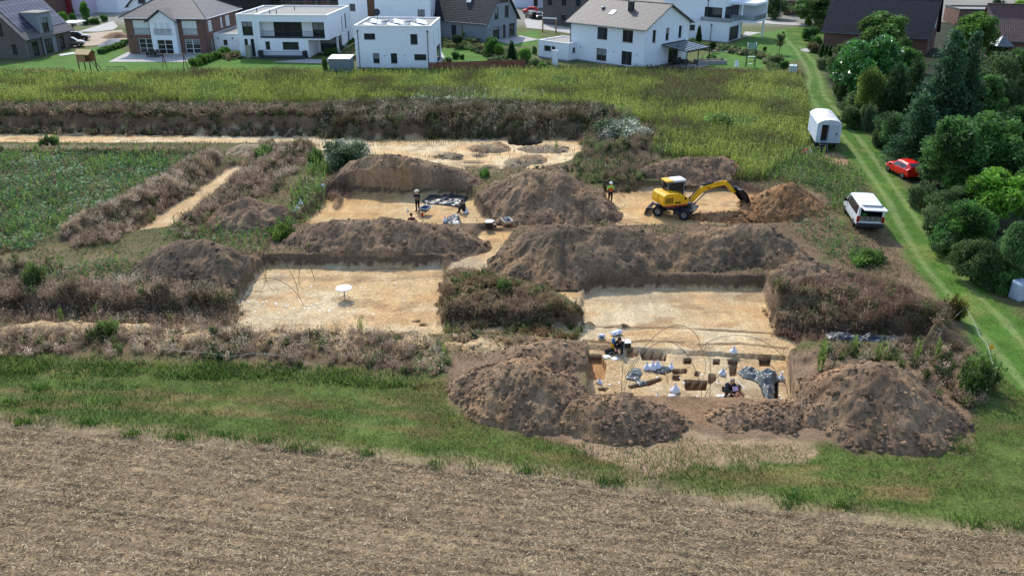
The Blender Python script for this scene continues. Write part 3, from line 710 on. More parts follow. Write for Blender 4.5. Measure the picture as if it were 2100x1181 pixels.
def clumps(P, r, h, per, w_, col, g, fuzz=1.0):
    """dry bushy clumps: many thin stalks fanning out of one root, with small dry tufts at the ends"""
    n = len(P); idx = np.repeat(np.arange(n), per); m = len(idx)
    a = g.uniform(0, 6.283, m); q = np.sqrt(g.random(m)); R = (r * np.ones(n))[idx]; Hh = (h * np.ones(n))[idx]
    base = P[idx] + np.stack([np.cos(a) * q * R * .35, np.sin(a) * q * R * .35, np.zeros(m)], 1)
    hh = Hh * (1 - .55 * q ** 2) * g.uniform(.55, 1.1, m)
    tip = P[idx] + np.stack([np.cos(a) * q * R, np.sin(a) * q * R, hh], 1) + g.normal(0, .05, (m, 3))
    sv = np.stack([-np.sin(a + .6), np.cos(a + .6), np.zeros(m)], 1) * w_ / 2
    c = col[idx] * (1 + .2 * g.normal(0, 1, m))[:, None].clip(.4, 1.8)
    V = np.stack([base - sv, base + sv, tip], 1).reshape(-1, 3); K = np.repeat(c, 3, 0)
    F = np.arange(3 * m).reshape(-1, 3)
    if fuzz:
        k = int(m * fuzz); j = g.integers(0, m, k); t = g.uniform(.5, 1.05, k)[:, None]
        pp = base[j] * (1 - t) + tip[j] * t + g.normal(0, .04, (k, 3))
        v2, f2, k2 = leaves(pp, np.full(k, w_ * 3.2), c[j] * 1.08, g, .1)
        return np.concatenate([V, v2]), np.concatenate([F, f2 + len(V)]), np.concatenate([K, k2])
    return V, F, K
def spires(P, h, col, g, per=9, lw=.14):
    """upright leafy stalks"""
    n = len(P); idx = np.repeat(np.arange(n), per); m = len(idx)
    hh = h * np.ones(n)
    V0, F0, K0 = blades(P, hh, .035, .12, col * .8, g)
    t = g.uniform(.15, 1, m); a = g.uniform(0, 6.283, m)
    b = P[idx] + np.stack([np.zeros(m), np.zeros(m), hh[idx] * t], 1)
    L = lw * (1.25 - .75 * t); up = np.stack([np.cos(a) * L, np.sin(a) * L, L * .9], 1)
    sv = np.stack([-np.sin(a), np.cos(a), np.zeros(m)], 1) * lw * .22
    V = np.stack([b - sv, b + sv, b + up], 1).reshape(-1, 3)
    c = col[idx] * (1 + .15 * g.normal(0, 1, m))[:, None].clip(.5, 1.6)
    return np.concatenate([V0, V]), np.concatenate([F0, np.arange(3 * m).reshape(-1, 3) + len(V0)]), np.concatenate([K0, np.repeat(c, 3, 0)])
def cat(parts):
    V = []; F = []; K = []; o = 0
    for v, f, k in parts:
        V.append(v); F.append(f + o); K.append(k); o += len(v)
    return np.concatenate(V), np.concatenate(F), np.clip(np.concatenate(K), .003, .95)
def stuff(name, parts, mat, label, c):
    V, F, K = cat(parts); K = K * (1.1 if name == 'dry_weeds' else 1.0)
    return tag(link_mesh(name, arr_mesh(name, V, F, K), mat), label, c, None, 'stuff')
G = np.random.default_rng(21)

# stubble: loose straw and stalk stumps on the field
def straw():
    out = []
    X, Y = scatter([(-260, 838), (130, 885), (500, 912), (1000, 966), (1500, 1035), (1748, 1064), (2360, 1138), (2360, 1260), (-260, 1260)], 1050, 0, .7, .5, 1, .3)
    cr, sr = math.cos(ROWDIR), math.sin(ROWDIR); a_ = X * cr + Y * sr; b_ = -X * sr + Y * cr
    k = G.random(len(X)) < .62 - .42 * np.sin(b_ * 2 * math.pi / .55 + 1.2 * fbm(a_ * .2, b_ * .2, 160, 2)) + .45 * fbm(a_ * .2, b_ * 2.4, 161, 3); X, Y = X[k], Y[k]
    n = len(X); a = G.normal(ROWDIR, .9, n); L = G.uniform(.05, .34, n); P = ground_pts(X, Y) + np.array([0, 0, .012])
    d = np.stack([np.cos(a), np.sin(a), G.normal(0.12, .25, n)], 1) * (L / 2)[:, None]
    s = np.stack([-np.sin(a), np.cos(a), np.zeros(n)], 1) * G.uniform(.007, .022, n)[:, None]
    V = np.stack([P - d - s, P - d + s, P + d], 1).reshape(-1, 3)
    c = pick([(178, 156, 120), (200, 178, 138), (140, 122, 98), (230, 214, 180), (102, 86, 70), (182, 164, 132)], n, G, .15)
    out.append((V, np.arange(3 * n).reshape(-1, 3), np.repeat(c, 3, 0)))
    X, Y = scatter([(-260, 838), (130, 885), (500, 912), (1000, 966), (1500, 1035), (1748, 1064), (2360, 1138), (2360, 1260), (-260, 1260)], 55, 0, 1.3, .4, 2)
    n = len(X); out.append(blades(ground_pts(X, Y), G.uniform(.05, .17, n), .022, .8, pick([(165, 146, 110), (130, 112, 84), (96, 82, 66)], n, G), G))
    return out
stuff('stubble_straw', straw(), M_DRY, 'pale loose straw and cut stalks strewn over the brown field in front', 'straw')

# the grass strip between field and dig
GSTRIP = [(-240, 734), (-60, 738), (340, 746), (700, 768), (915, 788), (925, 830), (1000, 872), (1180, 905), (1400, 902), (1650, 915), (1850, 932), (1965, 885), (1990, 840), (2050, 770), (2160, 830), (2340, 880), (2340, 1118), (1883, 1074), (1748, 1056), (1500, 1028), (1000, 958), (500, 904), (130, 876), (-240, 830)]
def strip():
    out = []
    X, Y = scatter(GSTRIP, 210, 0, 1.0, .6, 3, .22); n = len(X)
    hs = .10 + .10 * np.clip(fbm(X * .4, Y * .4, 80, 3) + .4, 0, 1)
    out.append(blades(ground_pts(X, Y), hs * G.uniform(.5, 1.3, n), .030, 1.1, pick([(70, 94, 40), (86, 112, 44), (98, 118, 54), (132, 122, 74), (160, 142, 100), (90, 114, 48)], n, G, .22, X * .5, Y * 2.2, 81, .5), G))
    E1 = [(-60, 728), (340, 738), (700, 758), (910, 780), (920, 800), (700, 790), (340, 772), (-60, 770)]
    X, Y = scatter(E1, 170, 0, 1.2, .6, 4, .2); n = len(X)
    out.append(blades(ground_pts(X, Y), G.uniform(.15, .42, n), .05, .8, pick([(72, 96, 44), (90, 116, 50), (114, 132, 66), (136, 144, 90), (150, 138, 98)], n, G, .2, X * .6, Y * 1.8, 82, .5), G))
    X, Y = scatter(E1, 60, 0, 1.5, .5, 5, 0); n = len(X)
    out.append(leaves(ground_pts(X, Y) + np.array([0, 0, .2]) * G.random((n, 1)), np.full(n, .12), pick([(58, 92, 40), (84, 116, 52)], n, G), G, .4))
    # tufts along the field edge and single leafy weeds
    for k, (px, py) in enumerate([(40, 870), (90, 850), (190, 868), (260, 880), (350, 890), (372, 893), (395, 893), (440, 897), (470, 893), (560, 905), (620, 915), (660, 918), (760, 925), (900, 945), (985, 958), (1090, 970), (1240, 985), (1265, 990), (1645, 1030), (1740, 1035), (1960, 1070), (2010, 1075), (2055, 1085), (2090, 1090), (1630, 1035), (1950, 905), (1975, 920), (45, 825), (65, 800), (230, 820), (150, 790)]):
        x, y = at(px + G.normal(0, 14), py + G.normal(0, 5)); m = int(G.integers(30, 150))
        P = ground_pts(x + G.normal(0, .32, m), y + G.normal(0, .16, m))
        out.append(blades(P, G.uniform(.1, .35, m), .04, 1.0, pick([(72, 108, 40), (96, 132, 52), (60, 88, 40)], m, G), G))
    # rough grass beside the track and on its middle
    X, Y = scatter([(1612, 62), (1700, 60), (1690, 170), (1722, 230), (1850, 370), (1990, 560), (2160, 700), (2160, 830), (2030, 740), (1880, 560), (1800, 420), (1725, 290), (1648, 190)], 34, 0, .8, .4, 6, .15); n = len(X)
    k = np.min([sd_line(X, Y, r) for r in RUTS], 0) > .32; X, Y = X[k], Y[k]; n = len(X)
    out.append(blades(ground_pts(X, Y), G.uniform(.03, .10, n), .05, .9, pick([(76, 104, 42), (90, 118, 50), (104, 122, 62)], n, G, .15, X, Y, 83, .3), G))
    X, Y = scatter([(1650, 480), (1780, 440), (1880, 560), (1990, 700), (2040, 780), (1990, 830), (1940, 740), (1920, 640), (1760, 590)], 60, 0, 1.4, .4, 7, -.05); n = len(X)
    out.append(blades(ground_pts(X, Y), G.uniform(.04, .2, n), .035, 1.0, pick([(80, 96, 50), (104, 104, 62), (140, 124, 88)], n, G, .2, X, Y, 84, .5), G))
    return out
stuff('grass', strip(), M_LEAF, 'rough green and straw coloured grass between the field and the dig and along the track', 'grass')

# tall meadow in front of the houses
MEADOW = [(-120, 150), (230, 158), (420, 150), (690, 152), (1080, 150), (1200, 152), (1450, 152), (1640, 158), (1655, 200), (1665, 290), (1620, 330), (1560, 372), (1505, 372), (1500, 330), (1340, 320), (1345, 262), (1240, 228), (900, 205), (640, 212), (-120, 212)]
def meadow():
    X, Y = scatter(MEADOW, 26, 0, .9, .25, 8, .35); n = len(X)
    lefty = np.clip((sstep(20, -30, X)), 0, 1)
    c = pick([(112, 106, 66), (112, 126, 62), (140, 150, 70), (162, 174, 78), (178, 188, 98), (112, 138, 68)], n, G, .14, X, Y, 85, .16)
    out = [spires(ground_pts(X, Y), G.uniform(.5, 1.25, n), c, G, 8, .19)]
    X, Y = scatter(MEADOW, 18, 0, 1.1, .22, 9, .1); n = len(X)
    out.append(blades(ground_pts(X, Y), G.uniform(.3, .9, n), .07, .4, pick([(118, 116, 76), (108, 122, 66), (100, 124, 64), (144, 144, 96)], n, G, .15, X, Y, 86, .2), G))
    # brown sorrel strip next to the gardens
    for poly, d in (([(430, 148), (690, 150), (690, 166), (380, 164)], 16), ([(1120, 160), (1560, 160), (1560, 190), (1130, 185)], 10), ([(1130, 138), (1440, 146), (1640, 152), (1640, 162), (1130, 152)], 20), ([(-60, 146), (150, 150), (150, 160), (-60, 158)], 16)):
        X, Y = scatter(poly, d, 0, .8, .3, 10, .2); n = len(X)
        out.append(clumps(ground_pts(X, Y), .28, G.uniform(.5, .95, n), 12, .05, pick([(115, 91, 72), (124, 105, 79), (93, 108, 69)], n, G, .15, X, Y, 87, .3), G, 1.0))
    # white flowered patch
    X, Y = scatter([(870, 186), (1100, 190), (1130, 212), (840, 210)], 20, 0, .8, .3, 11, .2); n = len(X)
    out.append(clumps(ground_pts(X, Y), .25, G.uniform(.5, .9, n), 10, .05, pick([(117, 139, 96), (144, 156, 120), (198, 204, 180)], n, G), G, 1.5))
    return out
stuff('meadow_weeds', meadow(), M_LEAF, 'tall yellow green meadow weeds between the dig and the houses', 'meadow')

# leafy weeds: the field at the left, strips among the heaps, beside the trailer
def leafy():
    out = []
    LF = [(-60, 312), (200, 315), (400, 318), (430, 330), (330, 378), (230, 425), (120, 480), (60, 510), (-60, 530)]
    X, Y = scatter(LF, 55, 0, .8, .45, 12, .3); n = len(X)
    out.append(leaves(ground_pts(X, Y) + np.stack([0 * X, 0 * X, G.uniform(.03, .38, n)], 1), np.full(n, .20), pick([(68, 99, 61), (87, 122, 77), (108, 143, 99), (70, 108, 54), (141, 167, 129)], n, G, .18, X, Y, 88, .4), G, .35))
    X, Y = scatter(LF, 3.4, 0, 1.3, .35, 13, .1); n = len(X)
    out.append(spires(ground_pts(X, Y), G.uniform(.4, 1.0, n), pick([(99, 132, 59), (122, 155, 70), (143, 167, 82)], n, G), G, 12, .20))
    X, Y = scatter(LF, 5, 0, 1.6, .4, 14, -.1); n = len(X)
    out.append(clumps(ground_pts(X, Y), .25, G.uniform(.25, .55, n), 14, .035, pick([(148, 122, 99), (141, 129, 94)], n, G), G, .6))
    for poly, d, sp in (([(560, 470), (600, 400), (640, 340), (720, 325), (680, 370), (670, 395), (620, 440), (598, 470)], 60, 6), ([(350, 470), (560, 478), (560, 520), (480, 520), (440, 500), (330, 490)], 45, 3),
                        ([(1520, 372), (1600, 330), (1660, 300), (1700, 330), (1745, 345), (1785, 385), (1750, 415), (1700, 430), (1690, 400), (1600, 372)], 55, 4), ([(1600, 430), (1700, 440), (1800, 520), (1760, 560), (1650, 500)], 22, .8),
                        ([(100, 545), (260, 530), (300, 580), (80, 590)], 40, 1), ([(1640, 478), (1720, 500), (1800, 530), (1700, 540)], 25, .3), ([(840, 725), (900, 720), (930, 760), (860, 770)], 50, 0.5), ([(220, 660), (250, 655), (260, 690), (190, 690)], 50, 0),
                        ([(1240, 228), (1345, 262), (1340, 320), (1500, 330), (1500, 290), (1660, 200), (1640, 160), (1400, 180)], 6, 0)):
        X, Y = scatter(poly, d, 0, .9, .5, 15 + int(d), .15); n = len(X)
        out.append(leaves(ground_pts(X, Y) + np.stack([0 * X, 0 * X, G.uniform(.02, .45, n)], 1), np.full(n, .18), pick([(73, 103, 59), (94, 127, 75), (113, 146, 94), (127, 136, 77)], n, G, .18, X, Y, 89, .5), G, .35))
        if sp:
            X, Y = scatter(poly, sp, 0, .9, .5, 40 + int(d), .2); n = len(X)
            out.append(spires(ground_pts(X, Y), G.uniform(.5, 1.15, n), pick([(99, 132, 59), (127, 160, 68), (110, 132, 73)], n, G), G, 12, .2))
    return out
stuff('leafy_weeds', leafy(), M_LEAF, 'low broad leaved weeds with upright pale stalks on the unworked ground', 'weeds')

# dry weeds on the banks and round the trenches
dry = []; grn = []
for q, (poly, d, (h0, h1), cols, gs) in enumerate(DRY):
    X, Y = scatter(poly, d, .2, .6, .5, 60 + q, .42); n = len(X)
    P = ground_pts(X, Y, .03); h = G.uniform(h0, h1, n)
    far = np.mean([p[1] for p in poly]) < 300
    k = G.random(n) > gs
    dry.append(clumps(P[k], h[k] * .55, h[k], 26 if far else 44, .05 if far else .028, pick(cols, k.sum(), G, .15, X[k], Y[k], 90, .5), G, .9))
    if (~k).any(): grn.append(clumps(P[~k], h[~k] * .5, h[~k] * .9, 26, .05, pick([(70, 86, 48), (88, 104, 56), (60, 78, 46), (104, 116, 70)], (~k).sum(), G), G, 1.5))
for p0, p1, z0, n, h0, h1, far in (((910, 662), (1194, 668), -.75, 230, .6, 1.05, 0), ((-60, 646), (478, 648), -.75, 420, .6, 1.15, 0), ((1600, 688), (1935, 694), -.7, 260, .6, 1.1, 0), ((-60, 266), (1235, 277), -.5, 700, .8, 1.5, 1), ((905, 570), (910, 660), -.6, 70, .4, .7, 0), ((1594, 600), (1600, 685), -.6, 60, .4, .8, 0)):
    (xa, ya), (xb, yb) = at(*p0, z0), at(*p1, z0); t = G.random(n); X = xa + (xb - xa) * t + G.normal(0, .25, n); Y = ya + (yb - ya) * t + np.abs(G.normal(0, .35, n)) + .1; h = G.uniform(h0 * .4, h1 * .95, n) * (1 + .4 * fbm(X * .7, Y * .7, 171, 3)); k = fbm(X * .9, Y * .9, 172, 3) + .3 * G.normal(0, 1, n) > -.05; X, Y, h = X[k], Y[k], h[k]; n = len(X)
    P = ground_pts(X, Y, .05); dry.append(clumps(P, h * .5, h, 26 if far else 44, .05 if far else .028, pick([(112, 96, 78), (130, 112, 92), (148, 130, 108), (100, 90, 66)], n, G, .15, X, Y, 90, .5), G, .9))
stuff('dry_weeds', dry, M_DRY, 'dry grey brown weeds covering the banks and the edges of the trenches', 'dry weeds')
stuff('green_weeds', grn, M_LEAF, 'green weeds growing among the dry ones on the banks', 'weeds')
# thin reeds standing on the back sand area
def reeds():
    X, Y = scatter([(640, 283), (800, 276), (1010, 280), (1000, 292), (820, 302), (650, 296)], 7, -.5, 1.2, .6, 90, .1); n = len(X)
    out = [spires(ground_pts(X, Y), G.uniform(.3, .7, n), pick([(110, 116, 66), (128, 128, 78), (96, 92, 62)], n, G), G, 6, .12)]
    X, Y = scatter([(700, 300), (1190, 290), (1190, 340), (1000, 348), (760, 322)], 1.1, -.5, 1.2, .6, 91, .0); n = len(X)
    out.append(spires(ground_pts(X, Y), G.uniform(.2, .6, n), pick([(118, 118, 72), (112, 100, 74)], n, G), G, 6, .12))
    return out
stuff('reeds', reeds(), M_LEAF, 'sparse thin green stalks growing on the pale back sand area', 'reeds')

def cover():
    X = G.uniform(-52, 30, 150000); Y = G.uniform(38, 92, 150000)
    z, dep, fac, hol = ground_z(X, Y, True)
    k = (fac < .25) & (sd_poly(X, Y, TRACK) > .3) & (X < Y * .46 + 4) & (fbm(X * .5, Y * .5, 140, 3) + .35 * G.normal(0, 1, len(X)) > -.1)
    P = np.stack([X, Y, z], 1)[k]; n = len(P)
    c_ = pick([(118, 104, 80), (134, 118, 92), (96, 104, 62), (86, 108, 58), (150, 134, 106)], n, G, .2, P[:, 0], P[:, 1], 141, .35)
    h = n // 2
    return [blades(P[:h], G.uniform(.08, .38, h), .05, 1.2, c_[:h], G), leaves(P[h:] + np.stack([np.zeros(n - h), np.zeros(n - h), G.uniform(.02, .22, n - h)], 1), np.full(n - h, .15), c_[h:], G, .3)]
stuff('ground_cover', cover(), M_LEAF, 'low mixed brown and green plants covering the untouched ground of the dig', 'ground cover')
def beds():
    out = []
    for poly, d in (([(905, 86), (1000, 98), (1062, 110), (1090, 138), (1040, 142), (1006, 120), (960, 104), (905, 96)], 5), ([(1405, 92), (1480, 98), (1560, 112), (1590, 128), (1612, 148), (1580, 150), (1564, 122), (1480, 108), (1405, 100)], 5), ([(452, 120), (490, 112), (496, 120), (470, 126)], 5), ([(1090, 128), (1130, 132), (1120, 150), (1075, 150)], 5), ([(1440, 126), (1480, 124), (1482, 130), (1440, 131)], 3)):
        X, Y = scatter(poly, d, 0, .4, .5, 120, .4); n = len(X)
        out.append(clumps(ground_pts(X, Y), .35, G.uniform(.2, .9, n), 26, .07, pick([(84, 112, 62), (104, 130, 74), (126, 120, 84), (150, 140, 110), (70, 92, 58)], n, G), G, 2.0))
    return out
stuff('bed_plants', beds(), M_LEAF, 'mixed low plants filling the garden beds by the houses', 'bed plants')

# ------------------------------------------------------------------ trees and shrubs
def lobes_pts(lobes, n, g, shell=.35):
    L = np.array([[*c, *r] for c, r in lobes]); vol = L[:, 3] * L[:, 4] + L[:, 4] * L[:, 5]
    i = g.choice(len(L), n, p=vol / vol.sum())
    d = g.normal(0, 1, (n, 3)); d /= np.linalg.norm(d, axis=1)[:, None]
    q = 1 - shell * g.random(n) ** 1.6
    P = L[i, :3] + d * L[i, 3:] * (q * (1 + .10 * g.normal(0, 1, n)))[:, None]
    return P, d, i
def crown_mesh(name, lobes, n, size, cols, seed, shell=.4, up=.2, keepthr=.34):
    g = np.random.default_rng(seed)
    P, d, i = lobes_pts(lobes, n, g, shell)
    nz = vnoise(P[:, 0] * 1.6 + P[:, 2] * .9, P[:, 1] * 1.6 - P[:, 2] * 1.1, seed)
    k = (nz > keepthr - .25 * g.random(n)) & (P[:, 2] > .03)
    P, d, i = P[k], d[k], i[k]; n = len(P)
    lob = g.normal(0, .14, len(lobes))
    c = np.array([C(*q) for q in cols]); j = np.clip((vnoise(P[:, 0] * .9 + 7, P[:, 2] * .9 + P[:, 1] * .5, seed + 1) * len(c) + g.normal(0, .4, n)).astype(int), 0, len(c) - 1)
    K = c[j] * (1 + lob[i] + .14 * g.normal(0, 1, n))[:, None].clip(.4, 1.8)
    V, F, K = leaves(P, np.full(n, size), K, g, up)
    return arr_mesh(name, V, F, np.clip(K, .003, .9))
def trunk_mesh(h, r, lim, seed, spread=1.0):
    g = random.Random(seed); m = MB()
    m.tube([(0, 0, -.1), (.05 * g.uniform(-1, 1), .05, h * .35), (.1 * g.uniform(-1, 1), .1 * g.uniform(-1, 1), h * .8)], [r, r * .75, r * .3], 7)
    for k in range(lim):
        a = 6.283 * k / max(1, lim) + g.uniform(-.4, .4); z = h * g.uniform(.25, .6); L = spread * g.uniform(.6, 1)
        m.tube([(0, 0, z), (math.cos(a) * L * .5, math.sin(a) * L * .5, z + h * .14), (math.cos(a) * L, math.sin(a) * L, z + h * .22)], [r * .5, r * .3, r * .12], 5)
    return m
def rl(n, R, z0, z1, r0, r1, seed, flatz=.8):
    g = random.Random(seed); out = []
    for k in range(n):
        a = g.uniform(0, 6.283); q = math.sqrt(g.random()); t = g.random()
        prof = math.sin(math.pi * (.12 + .8 * t)) ** .6
        r = g.uniform(r0, r1)
        out.append(((math.cos(a) * q * R * prof, math.sin(a) * q * R * prof, z0 + (z1 - z0) * t), (r, r, r * flatz)))
    return out
GRN = [(70, 100, 54), (90, 124, 64), (112, 146, 78), (60, 88, 54)]
PROTO = {}   # kind -> (crown mesh, trunk mesh, height, width, leaf material)
def conifer_mesh(seed, H=8.0, R=2.6, n=11000, droop=.25, size=.22):
    g = np.random.default_rng(seed)
    nb = 130; t = np.sort(g.random(nb) ** .9); az = g.uniform(0, 6.283, nb); L = R * (1 - t) ** .8 * g.uniform(.65, 1.1, nb) + .12
    i = g.choice(nb, n, p=(L ** 1.3) / (L ** 1.3).sum()); q = g.random(n) ** .6
    z = H * (.03 + .97 * t[i]) + L[i] * (.28 * q - droop * 2.0 * q ** 2)
    sp = .13 + .16 * L[i] * (1 - .5 * q)
    P = np.stack([np.cos(az[i]) * L[i] * q, np.sin(az[i]) * L[i] * q, z], 1) + g.normal(0, 1, (n, 3)) * sp[:, None] * np.array([1, 1, .45])
    P = P[P[:, 2] > .05]; n = len(P)
    c = np.array([C(*q) for q in [(50, 78, 56), (66, 96, 64), (84, 114, 76)]]); K = c[g.integers(0, 3, n)] * (1 + .15 * g.normal(0, 1, n))[:, None].clip(.5, 1.5)
    V, F, K = leaves(P, np.full(n, size), K, g, .25)
    return arr_mesh('crown', V, F, np.clip(K, .003, .9))
def mkp(kind, crown, trunk, h, w_, mat):
    crown.materials.append(mat)
    me = trunk.build('trunk', M_BARK); PROTO[kind] = (crown, me.data, h, w_, mat); bpy.data.objects.remove(me)
mkp('broad', crown_mesh('crown', rl(26, 2.1, 1.6, 5.4, .8, 1.3, 1), 15000, .26, GRN, 1), trunk_mesh(5, .18, 6, 1, 1.6), 6.3, 5.6, M_LEAF)
mkp('broad2', crown_mesh('crown', rl(34, 2.3, .7, 5.0, .6, 1.1, 2), 15000, .22, [(70, 94, 58), (88, 114, 70), (112, 134, 90)], 2), trunk_mesh(5, .14, 7, 2, 1.6), 5.8, 5.6, M_LEAF)
mkp('laurel', crown_mesh('crown', rl(40, 2.4, .3, 4.2, .8, 1.2, 3), 16000, .27, [(62, 104, 48), (82, 130, 60), (54, 90, 48)], 3, .3), trunk_mesh(3.5, .12, 6, 3, 1.4), 5.2, 6.2, M_GLOSSY)
mkp('conifer', conifer_mesh(4), trunk_mesh(7.5, .2, 0, 4), 8.0, 5.2, M_LEAF)
mkp('yew', crown_mesh('crown', rl(26, 1.1, .3, 3.6, .55, .8, 5, 1.4), 10000, .20, [(54, 80, 48), (70, 98, 56), (46, 68, 46)], 5), trunk_mesh(3.4, .12, 3, 5, .6), 4.5, 3.2, M_LEAF)
mkp('bush', crown_mesh('crown', rl(16, .85, .2, 1.1, .3, .5, 6), 4200, .15, GRN, 6, .5), trunk_mesh(.9, .04, 5, 6, .5), 1.55, 2.3, M_LEAF)
mkp('bush2', crown_mesh('crown', rl(20, 1.0, .15, .95, .25, .45, 16), 4600, .12, [(70, 90, 54), (88, 106, 66), (104, 118, 84)], 16, .6), trunk_mesh(.9, .035, 5, 16, .5), 1.35, 2.5, M_LEAF)
mkp('ball', crown_mesh('crown', [((0, 0, 1.5), (.75, .75, .62))], 3200, .14, [(46, 66, 42), (58, 80, 48)], 7, .2), trunk_mesh(1.2, .07, 0, 7), 2.15, 1.55, M_LEAF)
mkp('thuja', crown_mesh('crown', [((0, 0, .5 + .4 * k), (.42 - .05 * k, .42 - .05 * k, .55)) for k in range(6)], 3200, .14, [(50, 78, 42), (66, 96, 50)], 8, .3), trunk_mesh(1.5, .06, 0, 8), 3.0, .9, M_LEAF)
mkp('sapling', crown_mesh('crown', rl(16, .8, 1.2, 3.2, .25, .45, 9), 1500, .15, [(88, 104, 66), (104, 112, 80)], 9, .8), trunk_mesh(3.2, .05, 9, 9, .7), 3.6, 2.1, M_LEAF)
mkp('flower', crown_mesh('crown', rl(30, 1.5, .2, 1.2, .4, .7, 10), 9000, .15, [(72, 92, 62), (96, 114, 84), (150, 156, 138), (196, 196, 184)], 10, .3), trunk_mesh(1.0, .04, 5, 10, .8), 1.7, 3.9, M_LEAF)
def tuft_mesh(seed):
    g = np.random.default_rng(seed); n = 16
    P = np.stack([g.normal(0, .45, n), g.normal(0, .35, n), np.zeros(n)], 1)
    V, F, K = clumps(P, .42, g.uniform(.7, 1.1, n), 70, .045, pick([(104, 126, 66), (124, 142, 80), (92, 110, 60), (136, 128, 92)], n, g), g, 2.0)
    return arr_mesh('crown', V, F, np.clip(K, .003, .9))
mkp('tuft', tuft_mesh(31), trunk_mesh(.6, .02, 3, 31, .3), 1.0, 1.9, M_LEAF)
def plant(kind, label, cat_, px, base, top, wpx, tint=(1, 1, 1), group=None, name='tree', zb=0.0, H=None, dy=0.0):
    tint = tuple(q * (.85 if kind == 'tuft' else 1.03) for q in tint)
    x, y = at(px, base, zb); y += dy
    zg = gz(x, y)
    h = H or max(.4, height_for(x, y, top) - zg)
    wid = wpx / FPX * depth_at(x, y, zg + h * .5)
    cr, tr, ph, pw, mat = PROTO[kind]
    o = thing(name, label, cat_, (x, y, zg - .03), random.uniform(0, 6.28), group)
    c = link_mesh('crown', cr, None, o); t = link_mesh('trunk' if name == 'tree' or 'tree' in name else 'stem', tr, None, o)
    s = (wid / pw, wid / pw, h / ph)
    c.scale = s; t.scale = s; c.color = (*tint, 1)
    return o
TG = 'trees and shrubs of the old gardens beside the track'; SG = 'shrubs and small trees in the house gardens'
YG = (1.7, 1.45, .8); DK = (.75, .8, .8); BL = (.85, 1.05, 1.25); PU = (1.25, .75, .9); LI = (1.45, 1.55, .85); GYt = (1.25, 1.2, 1.2)
